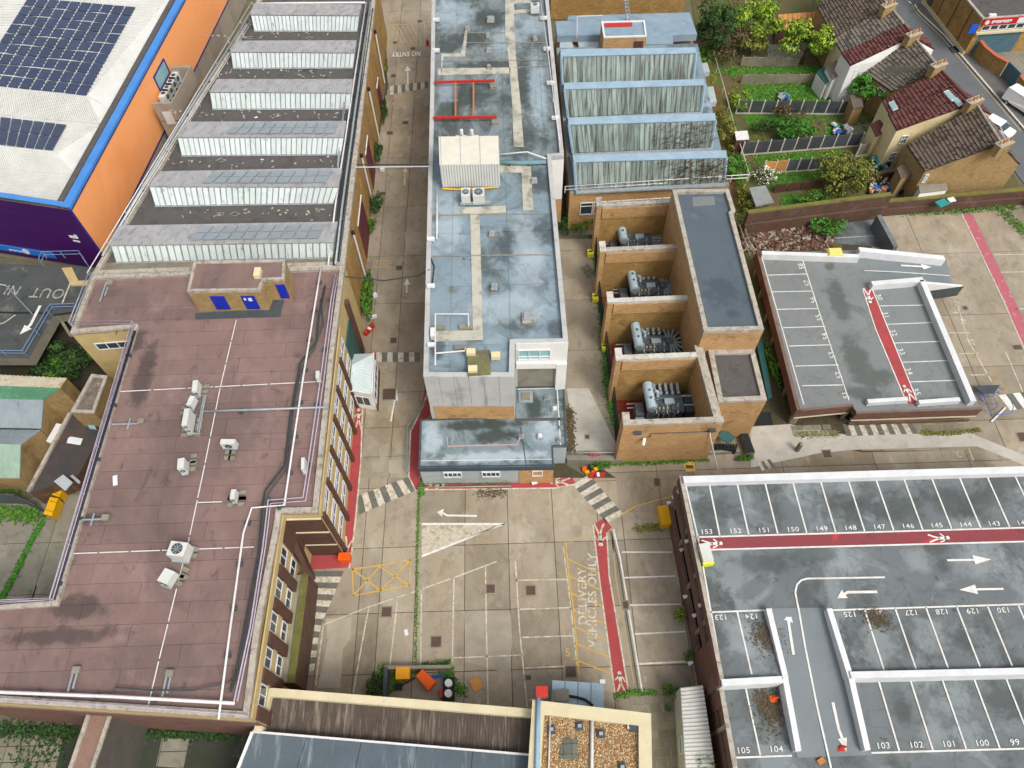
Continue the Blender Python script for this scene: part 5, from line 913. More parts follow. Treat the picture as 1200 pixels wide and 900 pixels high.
# ================================================================ NORTHLIGHT workshop
nl = thing('northlight_workshop', 'workshop with four grimy glazed sawtooth roofs', 'building', W(745, 150, 0))
zr, zg = 8.6, 5.9
TE = [((657, 57.5), (815, 55.5), (816, 62), (657, 66), (813, 95), (658.5, 99)), ((661, 97), (825, 92.5), (826, 99.5), (661, 104.5), (822, 131), (665, 138)), ((666, 138), (838, 132.5), (839, 141), (666, 146), (834, 173), (671, 180)), ((671, 182), (851, 176), (852, 184.5), (672.5, 190), (849, 214), (674.5, 223))]
for i, (a, b, c, d, e, f) in enumerate(TE):
    A, B, C, D = W(*a, zr), W(*b, zr), W(*c, zr), W(*d, zr); E_, F_ = W(*e, zg), W(*f, zg)
    back = 3.2; G, I = A+Vector((0, back, zg-zr)), B+Vector((0, back, zg-zr))
    mb = MB(); nb = [A, B, C, D, E_, F_, G, I]; dz = Vector((0, 0, -.12)); nb = [p+dz for p in nb]; nb[4] += Vector((0, .15, 0)); nb[5] += Vector((0, .15, 0)); nb[2] += Vector((0, .12, 0)); nb[3] += Vector((0, .12, 0))
    mb.add(nb, [[3, 2, 1, 0], [3, 5, 4, 2], [0, 1, 7, 6], [0, 6, 5, 3], [1, 2, 4, 7], [6, 7, 4, 5]]); tooth = build(mb, 'sawtooth', BROOF, nl)
    build(MB().slab3([A, B, C, D], .1), 'ridge_cap', RIDGEB, tooth)
    n = 27; q = [D, C, E_, F_]; nn = (C-D).cross(F_-D).normalized(); nn = nn if nn.z > 0 else -nn
    for k in range(n):
        t0, t1 = (k+.06)/n*.97+.015, (k+.94)/n*.97+.015; build(MB().slab3([bil(q, t0, .04), bil(q, t1, .04), bil(q, t1, .97), bil(q, t0, .97)], .04), 'pane', PANE, tooth)
    gb = MB()
    for k in range(n+1): t0 = k/n*.97+.015; gb.tube([bil(q, t0, .02)+nn*.05, bil(q, t0, .98)+nn*.05], .035, 4)
    build(gb, 'glazing_bars', FENCEW, tooth, kind='stuff')
    for t0 in (.004, .996): build(MB().tube([bil(q, t0, 0)+nn*.05, bil(q, t0, 1)+nn*.05], .16, 4), 'end_frame', RIDGEB, tooth)
    build(MB().bar(F_+Vector((0, -.3, -.1)), E_+Vector((0, -.3, -.1)), .5, .18), 'gutter', STEEL, tooth)
base = Ws([(652, 55), (818, 50), (855, 215), (668, 226)], 5.8); ap(nl, 'wall', BRICKO, MB().prism(base, 0, 5.6)); ap(nl, 'roof_deck', ROOFB, MB().prism([lerp(p, sum(base, Vector())/4, .004) for p in base], 5.6, 5.7)); 
FN = Face(base[3], base[2], (0, -1)); 
for i in range(10): FN.window(nl, 1.2+i*1.5, 2.6+i*1.5, 2.5, 4.3, 1, FRAMEW, GLASS, .1, .7)
rail('guard_rail', 'white guard rail along the front eaves of the northlight workshop', [(662, 226), (875, 212)], 5.7, (.9, .45), 1.7, WPIPE, .05)
vine = MB()
for k in range(420):
    T = TE[3 if k % 3 else 2]; D, C, E_, F_ = W(*T[3], zr), W(*T[2], zr), W(*T[4], zg), W(*T[5], zg); s = min(1, random.gauss(.82, .12)); t0 = random.uniform(.1, 1); p = bil([D, C, E_, F_], max(.5, s), t0)+Vector((0, -.12, .12)); a = random.gauss(.9, .8); l = random.uniform(.2, .7); vine.tube([p, p+Vector((cos(a)*l, -sin(a)*l*.35, sin(a)*l*.85))], .03, 3)
ap(None, 'dead_creeper', BARK, vine, label='bare brown creeper spreading over the right end of the two nearest sawtooth roofs', cat='creeper', kind='stuff')
# blue flat roofs behind
bk = thing('rear_annex', 'low annex with pale blue flat roofs and a brick penthouse behind the sawtooth roofs', 'building', W(735, 40, 0))
ap(bk, 'wall', BRICKO, MB().prism(Ws([(652, 24), (666, 18), (808, 15), (818, 50), (818, 56), (655, 60)], 5), 0, 3.6)); 
ap(bk, 'roof', BROOF, MB().prism(Ws([(651, 25), (665, 24.5), (666, 18.5), (808, 14.5), (817, 40), (788, 41.5), (789, 51.5), (755, 52), (754, 30), (705, 31), (706, 41), (653, 42)], 5.2), 4.3, 5.2))
ph = Ws([(704.5, 25.5), (755.5, 24), (758, 42.5), (707.5, 44)], 7.6); ap(bk, 'penthouse', [BRICKO, BROOF], MB().prism(ph, 3.6, 7.5, 0, 1)); coping(ph, .2, 7.65, .15, FRAMEW, bk); sheet('red_patch', [(708, 27), (741, 26), (741, 31), (709, 32)], 7.54, REDM, bk)
PF = Face(ph[3], ph[2], (0, -1)); PF.pc('dark_door', WOODB, bk, PF.L*.72, PF.L*.94, 4, 7, .06)
for q in ([(656, 44), (669, 43.5), (673, 58), (656, 59)], [(676, 44), (700, 43), (702, 57), (679, 58)]): sheet3('skylight', [(u, v, 4.3) for u, v in q], m_('frosted_glass', '#aab7bb', '#98a6ab', 1, grain=.08) if 'frosted_glass' not in MATS else MATS['frosted_glass'], bk)
line([(728, 34), (750, 33)], .1, 5.23, BLK, bk, 'roof_seam'); rail('roof_rail', 'pipe rail frame on the left blue roof behind the sawtooth roofs', [(676, 44), (676, 26), (705, 25)], 5.2, (.8,), 4, WPIPE, .05)
wb = thing('far_brick_wall', 'tall tan brick building beyond the blue flat roofs at the top edge', 'building', W(730, 0, 0))
ap(wb, 'wall', BRICKT, MB().prism(Ws([(645, 23), (800, 20), (802, 8), (645, 10)], 0), 0, 9)); 
t = thing('access_ladder', 'steel ladder walkway against the far tan brick wall', 'ladder', W(736, 20, 5)); 
for du in (-2, 2): ap(t, 'side_rail', STEEL, MB().tube([W(736+du, 24, 5.2), W(733+du, -8, 9)], .07, 4))
for k in range(9): q = k/8; ap(t, 'rung', STEEL, MB().tube([lerp(W(734, 24, 5.2), W(731, -8, 9), q), lerp(W(738, 24, 5.2), W(735, -8, 9), q)], .05, 4))
# ================================================================ SWITCHGEAR building and transformer pens
sw = thing('switch_house', 'tall brick switch house with slate-blue flat roof', 'building', W(840, 310, 0))
ZB = 9.8; SP = Ws([(788, 222), (854, 221), (862, 247), (859, 250), (895.5, 386), (825, 388)], ZB)
ap(sw, 'wall', BRICKO, MB().prism(SP, 0, ZB-.4)); ap(sw, 'roof', ROOFN, MB().prism([lerp(p, W(845, 300, ZB), .01) for p in SP], ZB-.4, ZB-.3)); coping(SP, .4, ZB, .4, COPE, sw); sheet('roof_patch', [(811, 231), (837, 230), (838, 240), (812, 242)], ZB-.27, DECK2, sw)
an2 = thing('switch_annex', 'lower brick annex with dark flat roof in front of the switch house', 'annex', W(870, 440, 0))
AP_ = Ws([(830, 410), (884, 409), (899, 468.5), (842, 471)], 6.9); ap(an2, 'wall', BRICKO, MB().prism(AP_, 0, 6.6)); ap(an2, 'roof', ROOFD, MB().prism([lerp(p, sum(AP_, Vector())/4, .02) for p in AP_], 6.6, 6.65)); coping(AP_, .45, 6.9, .35, COPE, an2)
pen = thing('transformer_pens', 'row of four open brick transformer pens with pale copings', 'enclosure', W(770, 400, 0))
ZP = 7.3; WL = [((703, 241.5), (786, 237)), ((707, 294), (794, 290)), ((716, 354), (807, 350)), ((726, 421), (824, 417)), ((735, 497.5), (846, 493.5))]
PW = [[W(*a, ZP), W(*b, ZP)] for a, b in WL]
for i, (a, b) in enumerate(PW):
    y = .42; b = Vector((b.x+.2, b.y, b.z))
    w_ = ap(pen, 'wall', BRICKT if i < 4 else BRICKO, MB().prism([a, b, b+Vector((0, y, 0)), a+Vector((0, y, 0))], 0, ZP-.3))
    if i < 4: build(MB().prism([a+Vector((.3, -.14, 0)), b+Vector((0, -.14, 0)), b, a+Vector((.3, 0, 0))], ZP-1.7, ZP-.31), 'upper_band', BRICKO, w_)  # band brighter, wall below darker: lit top and shade put into brick colour
    build(MB().prism([a+Vector((-.04, -.04, 0)), b+Vector((0, -.04, 0)), b+Vector((0, y+.04, 0)), a+Vector((-.04, y+.04, 0))], ZP-.3, ZP), 'coping', COPE if i in (0, 1, 4) else COPEP, w_)
    pr_ = MB().box((a.x-.05, a.y+.45, ZP/2), (.5, 1.1, ZP)); p_ = ap(pen, 'end_pier', BRICKO, pr_); build(MB().box((a.x-.05, a.y+.45, ZP+.12), (.62, 1.25, .24)), 'coping', COPE if i in (0, 4) else COPEP, p_)
    if i < 4: F = Face(a+Vector((.4, 0, 0)), b, (0, -1)); F.pc('string_course', BRICKD, pen, 0, F.L, ZP-1.9, ZP-1.5, .1) if i < 0 else None
for i in range(4):
    a = PW[i][0]; c = PW[i+1][0]; F = Face(a+Vector((0, -.1, 0)), c+Vector((0, 1.4, 0)), (-1, 0))
    g = thing('mesh_gate', ['farthest', 'second', 'third', 'nearest'][i]+' dark mesh gate closing a transformer pen on the alley side', 'gate', a, 'mesh gates of the transformer pens')
    p0 = F.A; p1 = F.B; n = max(3, int((p1-p0).length/.9))
    for k in range(n+1): q = lerp(p0, p1, k/n); ap(g, 'post', BLK, MB().tube([q, q+Vector((0, 0, 2.8))], .05, 4))
    for z in (.2, 1.0, 1.9, 2.8): ap(g, 'rail', BLK, MB().tube([p0+Vector((0, 0, z)), p1+Vector((0, 0, z))], .04, 4))
    mb = MB(); L_ = (p1-p0).length
    for k in range(int(L_/.14)): q = lerp(p0, p1, k/(L_/.14)); mb.tube([q+Vector((0, 0, .1)), q+Vector((0, 0, 2.7))], .014, 3)
    ap(g, 'mesh_wires', BLK, mb, kind='stuff')
R_ = MB(); a = PW[3][1]; b = PW[4][1]; ap(pen, 'wall', BRICKO, MB().prism([a+Vector((0, .5, 0)), b+Vector((0, 0, 0)), b+Vector((-.5, 0, 0)), a+Vector((-.5, .5, 0))], 0, ZP-.3)); build(MB().prism([a+Vector((.1, 1.2, 0)), b+Vector((.1, -.1, 0)), b+Vector((-.6, -.1, 0)), a+Vector((-.6, 1.2, 0))], ZP-.3, ZP+.02), 'coping', COPE, pen)
ap(pen, 'floor', m_('red_oxide_floor', '#8f3827', '#7a3022', .8, [('#3a2620', .8, .52, .68, .7)], grain=.15), MB().prism([PW[0][0], PW[0][1], PW[4][1], PW[4][0]], 0, .06))
FF = Face(PW[4][0], PW[4][1], (0, -1)); 
for a_ in (.13, .93): ap(None, 'bulkhead_lamp', DSTEEL, MB().box(FF.A+FF.d*FF.L*a_+FF.n*.15+Vector((0, 0, 6)), (.6, .3, .25)), label='dark bulkhead lamp on the %s of the nearest pen wall' % ('left end' if a_ < .5 else 'right end'), cat='wall lamp')
ap(None, 'security_camera', FRAMEW, MB().tube([FF.A+FF.d*FF.L*.22+FF.n*.1+Vector((0, 0, 4.9)), FF.A+FF.d*FF.L*.2+FF.n*.7+Vector((0, 0, 4.7))], .14, 8), label='white security camera on the front brick wall of the nearest pen', cat='camera')
ap(None, 'conduit', DSTEEL, MB().tube([FF.A+FF.d*FF.L*.28+FF.n*.06+Vector((0, 0, 5.0)), FF.A+FF.d*FF.L*.28+FF.n*.06+Vector((0, 0, 5.6)), FF.A+FF.d*FF.L*.98+FF.n*.06+Vector((0, 0, 5.6))], .05, 4), label='thin conduit across the front brick wall of the nearest pen', cat='conduit')
ap(None, 'wall_wire', FRAMEW, MB().tube([W(829, 493, 7), W(833, 515, 4.5), W(841, 550, 0.2)], .05, 4), label='white stay wire from the nearest pen wall down to the road', cat='wire')
def transformer(i, u, v, kind, lab, sc=1):
    c = W(u, v, 1.6); t = thing('transformer', lab, 'transformer', (c.x, c.y, .06), 'transformers in the brick pens'); X, Yc = c.x, c.y
    bd = ap(t, 'tank', TREEW, MB().box((X-.1, Yc, 1.4), (3.8, 1.9, 2.6))); ap(t, 'lid', TREEW, MB().box((X-.1, Yc, 2.78), (4.0, 2.1, .14)))
    for k in range(4): build(MB().box((X-1+k*.6, Yc-1.05, 1.4), (.1, .25, 2.2)), 'stiffener', TRDK, bd)
    cy = MB(); p0 = Vector((X-2.0, Yc-1.3, 3.9)); p1 = Vector((X-2.15, Yc+1.7, 4.0)); cy.tube([p0, p0+(p1-p0)*.02, p1-(p1-p0)*.02, p1], .55, 14); cs = ap(t, 'conservator', TRLT, cy, smooth=False)
    build(MB().tube([p0+Vector((0, -.04, 0)), p0+Vector((0, -.14, 0))], .42, 12), 'end_plate', STEEL, cs); 
    for k in (.35, .65): build(MB().tube([lerp(p0, p1, k)+Vector((0, 0, .5)), lerp(p0, p1, k)+Vector((0, 0, .66))], .12, 6), 'filler_cap', DSTEEL, cs)
    for s in (-.9, 1.1): ap(t, 'support', TREEW, MB().box((X-2.05, Yc+s, 2.2), (.5, .2, 3.2)))
    ap(t, 'header_pipe', TRLT, MB().tube([(X-1.4, Yc+1.0, 3.8), (X-1.0, Yc+1.0, 3.6), (X-.95, Yc+.5, 2.9)], .2, 8))
    for k in range(4 if kind != 2 else 5):
        x = X-1.2+k*.66; ap(t, 'radiator', TRDK, MB().box((x, Yc+1.75, 2.0), (.3, 1.2, 2.4), 0).tube([(x, Yc+2.3, 2.2), (x, Yc+1.0, 3.3)], .19, 6))
    for k in range(3): ap(t, 'bushing', CREAMW if kind else TRDK, MB().tube([(X-1.0+k*.45, Yc-.7, 2.8), (X-1.0+k*.45, Yc-.95, 3.5)], .16, 8, r2=.08))
    ap(t, 'top_box', TRLT, MB().box((X+.3, Yc+.1, 3.0), (1.1, .7, .35))); ap(t, 'top_pipe', TREEW, MB().tube([(X-1.4, Yc+.5, 3.1), (X+1.6, Yc+.5, 3.1)], .14, 6)); ap(t, 'gauge_box', TREEW, MB().box((X+.9, Yc-.7, 2.9), (.9, .5, .4)))
    ap(t, 'control_cabinet', TREEW, MB().box((X-3.0, Yc-.3, 1.2), (.9, 1.5, 2.2))); ap(t, 'cable_box', TRLT, MB().box((X-3.0, Yc-1.4, 1.1), (1.0, .7, 1.6)))
    for s in (0, .5): ap(t, 'fire_pipe', STEEL, MB().tube([(X-4.3, Yc+.2+s, 1.8), (X-2.6, Yc+.2+s, 1.8)], .07, 5))
    if kind == 1:
        cx, cy_ = X+1.95, Yc+.1
        for k in range(10):
            a = radians(108-k*22); q0 = Vector((cx+cos(a)*.45, cy_+sin(a)*.45, 2.9)); q1 = Vector((cx+cos(a)*1.75, cy_+sin(a)*2.1, 2.65))
            ap(t, 'radiator_fin', TRDK, MB().tube([q0, lerp(q0, q1, .2), q1], .15, 6)); ap(t, 'radiator_plate', DSTEEL, MB().bar(lerp(q0, q1, .3)-Vector((0, 0, 2.3)), q1-Vector((0, 0, 2.2)), .12, 2.0))
        ap(t, 'fan_header', TREEW, MB().tube([(cx, cy_, 2.2), (cx, cy_, 3.1)], .5, 10))
    elif kind == 0:
        for k in range(4): ap(t, 'radiator_fin', TRDK, MB().tube([(X+1.9, Yc+.6-k*.5, 2.6), (X+3.5, Yc+.6-k*.5, 2.6)], .17, 6).box((X+2.7, Yc+.6-k*.5, 1.2), (1.4, .1, 2.0)))
    else:
        for k in range(2): ap(t, 'cooler_box', DSTEEL, MB().box((X+3.0, Yc+.4-k*1.1, 1.5), (1.9, .8, 2.6), m=0)); ap(t, 'cooler_pipe', TRLT, MB().tube([(X+1.8, Yc+.8-k*1.1, 2.9), (X+3.9, Yc+.8-k*1.1, 2.9)], .1, 6))
    for k in range(6): ap(t, 'branch_pipe', TREEW if k % 2 else TRLT, MB().tube([(X-1.5+k*.6, Yc-1.0, 2.3+.1*(k % 3)), (X-1.3+k*.6, Yc-1.25, 2.9), (X-1.2+k*.6, Yc-.2, 3.15)], .07, 5))
    t.scale = (.82, .88, .92)
    return t
transformer(0, 745, 287, 0, 'farthest transformer, with straight finger radiators and a cream oil cylinder'); transformer(1, 758, 344, 1, 'second transformer, fan of radiators on its right, pale oil cylinder'); transformer(2, 764, 409, 1, 'third transformer, radial radiators and rust-spotted white oil cylinder'); transformer(3, 779, 479, 2, 'nearest transformer, with two dark box coolers and a clean pale cylinder')
# stairs beside the annex
t = thing('basement_stairs', 'dark stairs with teal cover beside the nearest pen', 'stairs', W(855, 525, 0)); ap(t, 'cover', GREENM, MB().slab3(Ws([(840, 511, 1.6), (849, 503, 1.6), (862, 512, 1.3), (855, 521, 1.3)]), .1))
for k in range(7): ap(t, 'step', BLK, MB().prism(Ws([(835+k*4, 527), (838+k*4, 520), (841+k*4, 520), (839+k*4, 528)], .1+k*.12), 0, .1+k*.12))
ap(t, 'kerb', CONCG, MB().bar(W(829, 532, 0), W(866, 530, 0), .25, .4)); ap(None, 'trough', [CONCG, BLK], MB().prism(Ws([(868, 508), (876, 506), (885, 530), (876, 531)], .8), 0, .8, 0, 1), label='long concrete-edged light well beside the basement stairs', cat='light well'); sheet('dark_mat', [(886, 498), (886, 483), (903, 483), (906, 498)], .03, BLK, yard)
ap(None, 'ribbed_cover', GREENM, MB().prism(Ws([(886, 398), (893, 396), (905, 465), (900, 468)], .6), 0, .6), label='narrow green ribbed strip along the right side of the annex', cat='cover')
ap(None, 'retaining_wall', CONCG, MB().bar(W(664, 541, 0), W(728, 541, 0), .5, .8), label='low grey wall with a red sign closing the alley', cat='wall'); ap(None, 'pink_sign', m_('pink_sign', '#c04a5c'), MB().box(W(697, 533, 1), (.9, .08, .5)), label='small red no-entry style sign on the alley railing', cat='sign'); rail('guard_rail', 'grey railing on the low wall closing the alley', [(664, 536), (728, 535)], .8, (.9,), 2, STEEL, .04)

# ================================================================ CENTRE-RIGHT low car deck
lc = thing('low_car_deck', 'small two-level car park deck with white parapets and a ramp', 'car park', W(1020, 380, 0))
Z3 = 2.4; D2 = Ws([(889, 296), (1008, 294), (1030, 332), (1082, 331), (1146, 472), (1149, 482), (1004, 487), (998, 477), (936, 484)], Z3)
D2 = Ws([(889, 296), (1008, 293), (1027, 333), (1082, 331), (1146, 472), (1149, 478), (1004, 483), (998, 474), (936, 480)], Z3)
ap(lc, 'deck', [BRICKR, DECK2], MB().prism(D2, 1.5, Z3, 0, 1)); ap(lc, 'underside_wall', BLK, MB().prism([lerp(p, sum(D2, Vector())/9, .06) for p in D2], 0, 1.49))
rq = [(1008, 293, 2.4), (1108, 301, .35), (1116, 334, .35), (1027, 333, 2.4)]
build(MB().slab3([p+Vector((0, 0, .012)) for p in Ws(rq)], .4), 'ramp', RAMPM, lc)
fr = Face(D2[8], D2[7], (0, -1)); f2 = Face(D2[6], D2[5], (0, -1))
for F in (fr, f2): F.pc('brick_fascia', BRICKR, lc, -.1, F.L+.1, 1.3, Z3+.1, .2); F.pc('pale_edge', COPEC, lc, -.15, F.L+.1, 1.15, 1.3, .26)
FLs = Face(D2[0], D2[8], (-1, 0)); FLs.pc('brick_fascia', BRICKR, lc, 0, FLs.L+.2, 1.3, Z3+.3, .3)
for k in range(9): FLs.pc('column', CONCG, lc, 1+k*3, 1.4+k*3, 0, 1.3, .22)
f2.pc('brick_plinth', BRICKR, lc, 0, f2.L, 0, .4, .1); fr.pc('column', CONCG, lc, fr.L-.3, fr.L+.1, 0, 1.3, .2); fr.pc('column', CONCG, lc, 0, .4, 0, 1.3, .2)
WHP = WHITEP
def par(parent, a, b, z, w=.35, h=1.0, name='parapet', mt=None, side=0, za=None):
    A = W(a[0], a[1], z if len(a) < 3 else a[2]); B = W(b[0], b[1], z if len(b) < 3 else b[2]); w_ = build(MB().bar(A-Vector((0, 0, h)), B-Vector((0, 0, h)), w, h, side=side), name, mt or WHP, parent); return w_
zp = 3.2
par(lc, (893, 296), (1007, 300), zp, .5, .9); par(lc, (1007, 292, 3.5), (1107, 302, 1.5), 0, .6, 1.0, name='ramp_parapet'); par(lc, (1022, 332, 3.2), (1082, 327, 3.2), 0, .55, .9); par(lc, (1081, 328), (1141, 470), zp, .55, .9); par(lc, (1017, 470), (1064, 467), 3.0, .4, .55, 'barrier'); par(lc, (1077, 471), (1125, 467.5), 3.0, .4, .55, 'barrier'); par(lc, (1084, 331, 3.1), (1128, 335, 1.5), 0, .3, 1.8, 'ramp_wall', WHP)
Fq = Face(W(1086, 333, 3), W(1128, 337, 1.5), (0, -1)); Fq.pc('ramp_wall_face', DSTEEL, lc, 0, Fq.L, .2, 1.7, .05)
zz = Z3+.02
sheet('pedestrian_path', [(1011, 338.5), (1022, 338), (1038, 378), (1076, 473), (1064, 473.5), (1026, 385)], zz, RED, lc, th=.01)
lines([[(1011, 338.5), (1026, 385), (1063, 473)], [(1022, 338), (1038, 378), (1076, 472.5)], [(940, 303), (966, 384), (995, 469)], [(897, 322.5), (946, 321)], [(905, 342), (952.5, 341)], [(911, 362.5), (959.5, 361.5)], [(918, 384), (967, 382.5)], [(925, 405.5), (974.5, 404)], [(932, 429), (983, 427.5)], [(940, 452), (990, 451)],
  [(1031, 358.5), (1083, 357.5)], [(1040, 380), (1092, 378)], [(1048, 402), (1102, 400)], [(1058, 424.5), (1112, 422.5)], [(1067, 447.5), (1122, 445.5)], [(893, 302), (942, 474)], [(1013, 317), (1050, 318.5)]], .1, zz+.008, LINE, lc)
line([(1050, 318.5, 1.75), (1113, 323, .5)], .1, 0, LINE, lc); arrow([(1056, 311, 1.6), (1092, 313, .9)], 0, .22, LINE, lc, 1.2, .4)
figure(1018, 346, zz+.02, 2.0, -pi/2-.1, LINE, lc, .9); figure(1065, 461, zz+.02, 1.9, pi/2+.2, LINE, lc, .8)
for s, u, v in (('58', 939, 312), ('57', 946, 331.5), ('56', 953, 351.5), ('55', 960, 372), ('54', 967, 394), ('53', 975, 416), ('52', 983, 439.5), ('51', 991, 463)): text(s, u, v, zz+.02, .75, LINE, lc, pi/2+.12)
for s, u, v in (('30', 1030, 348), ('31', 1038, 369), ('32', 1047, 390), ('33', 1056, 412), ('34', 1065, 435), ('35', 1074, 459)): text(s, u, v, zz+.02, .75, LINE, lc, -pi/2+.15)
t = thing('grit_bin', 'pale yellow grit bin by the far white parapet of the low car deck', 'grit bin', W(975, 302, Z3)); p = W(975, 302, Z3); ap(t, 'tub', YELP, MB().box(p+Vector((0, 0, .45)), (1.5, .95, .8), taper=1.06)); ap(t, 'lid', PALEY, MB().box(p+Vector((0, 0, .95)), (1.6, 1.0, .22), taper=.8))
ap(None, 'retaining_wall', m_('slate_wall', '#767b7c', '#666c6e', 1, [('#4e5355', 1.2, .55, .7, .6)], grain=.12, streak=('#505556', (2, 2, .4), .5, .7, .6)), MB().bar(W(1030, 252, 1.9)-Vector((0, 0, 1.9)), W(1050, 289, 1.9)-Vector((0, 0, 1.9)), .5, 1.9), label='grey retaining wall between the low car deck and the upper concrete yard', cat='wall')
sheet('tarmac_patch', [(978, 285), (985, 255), (1022, 252), (1038, 290)], .0, DECK, ground, th=.03); lines([[(978, 279), (1028, 276)]], .08, .012, LINEW, ground)
rb = MB()
for k in range(900):
    q = W(random.uniform(868, 975), random.uniform(268, 296), 0); rb.box((q.x, q.y, random.uniform(.03, .3)), (random.uniform(.15, .8), random.uniform(.08, .3), random.uniform(.05, .2)), random.uniform(0, 3.14), random.uniform(-.4, .4), m=random.choice((0, 0, 1, 2)))
ap(None, 'rubble', [m_('broken_brick', '#7a584a', '#5f4439', 2, grain=.2), m_('broken_stone', '#a39a8e', '#8b8276', 2, grain=.2), BARK], rb, label='heap of broken bricks and timber behind the low car deck', cat='rubble', kind='stuff')
sheet('soil_patch', [(860, 262), (980, 262), (990, 300), (880, 480), (868, 430)], -.02, SOIL, ground, th=.04)
gf = thing('garden_gate_frame', 'mossy steel handrail between the switch house and the rubble heap', 'handrail', W(872, 290, 0))
for q in ([(866, 262), (879, 300)], [(870, 260), (884, 298)]): ap(gf, 'rail', FENCEW, MB().tube(Ws(q, 1.1), .07, 5)); ap(gf, 'post', FENCEW, MB().tube([W(q[1][0], q[1][1], 1.1), W(q[1][0], q[1][1], 1.1)-Vector((0, 0, 1.1))], .06, 4))
cw = MB()
for k in range(10):
    c = W(1162+random.uniform(-9, 8), 468+random.uniform(-9, 10), .3); a = random.uniform(0, 6.3); r = random.uniform(.6, 1.5)
    cw.tube([c+Vector((cos(a+i*.5)*r, sin(a+i*.5)*r*.7, .1+.4*random.random())) for i in range(6)], .035, 4)
ap(None, 'blue_pipe_coil', BLUEP, cw, label='tangle of blue water pipes at the right corner of the low car deck', cat='pipe coil', kind='stuff'); ap(None, 'dark_panel', DSTEEL, MB().slab3(Ws([(1140, 452, .8), (1172, 451, .8), (1165, 461, .8), (1150, 460, .8)]), .08), label='dark grey sheet behind the blue pipe tangle', cat='panel'); ap(None, 'road_stub', FRAMEW, MB().bar(W(1161, 495, 0), W(1178, 478, 0), .15, .12), label='white kerb rail slanting beside the blue pipe tangle', cat='kerb')
# ================================================================ MAIN car park (lower right)
mc = thing('car_park', 'split-level brick car park with numbered bays and white parapets', 'car park', W(1000, 720, 0))
ZD = 6.3; ZL = 5.0
UD = Ws([(799, 561), (1280, 546), (1280, 785), (998, 793), (971, 712), (901, 713.5), (922, 795), (847, 798)], ZD)
LD = Ws([(845, 801), (1280, 788), (1280, 1000), (880, 1000)], ZL)
rw = [(901, 713, 6.3), (971, 712, 6.3), (1022, 885, 5.03), (934, 888, 5.03)]
ap(mc, 'deck', [BRICKR, DECK], MB().prism(UD, ZD-.5, ZD, 0, 1)); ap(mc, 'lower_deck', [BRICKR, DECK], MB().prism(LD, ZL-.5, ZL, 0, 1)); ap(mc, 'ramp', RAMPM, MB().slab3([p+Vector((0, 0, .012)) for p in Ws(rw)], .3))
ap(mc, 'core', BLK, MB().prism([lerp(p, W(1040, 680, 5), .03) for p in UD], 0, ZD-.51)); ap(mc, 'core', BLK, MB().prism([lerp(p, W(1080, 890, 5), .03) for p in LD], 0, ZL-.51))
FM = Face(UD[0], UD[7], (-1, 0)); FM2 = Face(LD[0], LD[3], (-1, 0))
for z0_, z1_ in ((5.5, 6.6), (3.6, 4.7), (0, 1.7)): FM.pc('brick_band', BRICKR, mc, -.1, FM.L, z0_, z1_, .32 if z1_ < 6 else .25)
FM.pc('stair_tower_wall', BRICKR, mc, FM.L-2.9, FM.L+.3, 0, 6.55, .36); FM2.pc('brick_band', BRICKR, mc, .1, FM2.L, 4.2, 5.35, .3); FM2.pc('brick_band', BRICKR, mc, .1, FM2.L, 0, 3.3, .3); FM2.pc('stair_tower_wall', BRICKR, mc, 0, 1.6, 0, 5.3, .35)
FM.pc('pale_edge', COPE, mc, -.1, FM.L, 6.6, 6.72, .27); FM2.pc('pale_edge', COPE, mc, 0, FM2.L, 5.35, 5.45, .31)
for k in range(6): FM.pc('column', CONCG, mc, .3+k*3.6, .6+k*3.6, 0, 5.5, .2)
for k, (u, v) in enumerate([(795, 577), (789, 583), (783, 590), (804, 635), (798, 645), (820, 710), (813, 722), (808, 778), (802, 700)]): 
    z = [4.9, 3.4, 2.2, 4.9, 2.4, 4.8, 3.3, 1.5, 2.2][k]; p = W(u, v, z); ap(None, 'bulkhead_lamp', FRAMEW, MB().tube([p+Vector((-.1, 0, 0)), p+Vector((.25, .1, .1))], .17, 8, r2=.1), label=['highest white lamp at the far corner of the car park wall', 'middle white lamp at the far corner of the car park wall', 'lowest white lamp at the far corner of the car park wall', 'upper white lamp beside the yellow-white box of the car park', 'lower white lamp beside the yellow-white box of the car park', 'upper white lamp midway along the car park wall', 'lower white lamp midway along the car park wall', 'low white lamp near the stair tower of the car park', 'small white plate on the lowest brick band of the car park'][k], cat='wall lamp', group='white lamps on the car park wall')
par(mc, (801, 562), (1280, 548), 7.0, .6, .9)
par(mc, (846, 800), (917, 796), 6.75, .45, 1.9); par(mc, (901, 713, 7.0), (921, 795, 6.5), 0, .4, 1.1, 'ramp_parapet'); par(mc, (920, 793, 6.4), (936, 880, 5.8), 0, .4, 1.2, 'ramp_parapet')
par(mc, (972, 713, 7.0), (997, 793, 6.6), 0, .4, 1.9, 'ramp_parapet'); par(mc, (997, 791, 6.6), (1017, 879, 5.8), 0, .4, 1.3, 'ramp_parapet'); par(mc, (997, 791), (1280, 784.5), 6.75, .45, 1.9); par(mc, (1000, 795), (1280, 788), 5.9, .08, .3, 'handrail', STEEL)
zd = ZD+.02
sheet('pedestrian_path', [(816, 630), (1280, 616.5), (1280, 632), (820, 644)], zd, REDD, mc, th=.01)
lines([[(816, 629.5), (1280, 616)], [(820, 644.5), (1280, 632.5)]], .13, zd+.008, LINE, mc)
lines([[(831+i*32.6, 566-i*.75), (843.7+i*34.0, 628.5-i*1.0)] for i in range(13)], .12, zd+.008, LINE, mc)
for i in range(13): text(str(153-i), 828+i*33.7, 623.3-i*.95, zd+.02, .54, LINE, mc, 0, sx=1.15)
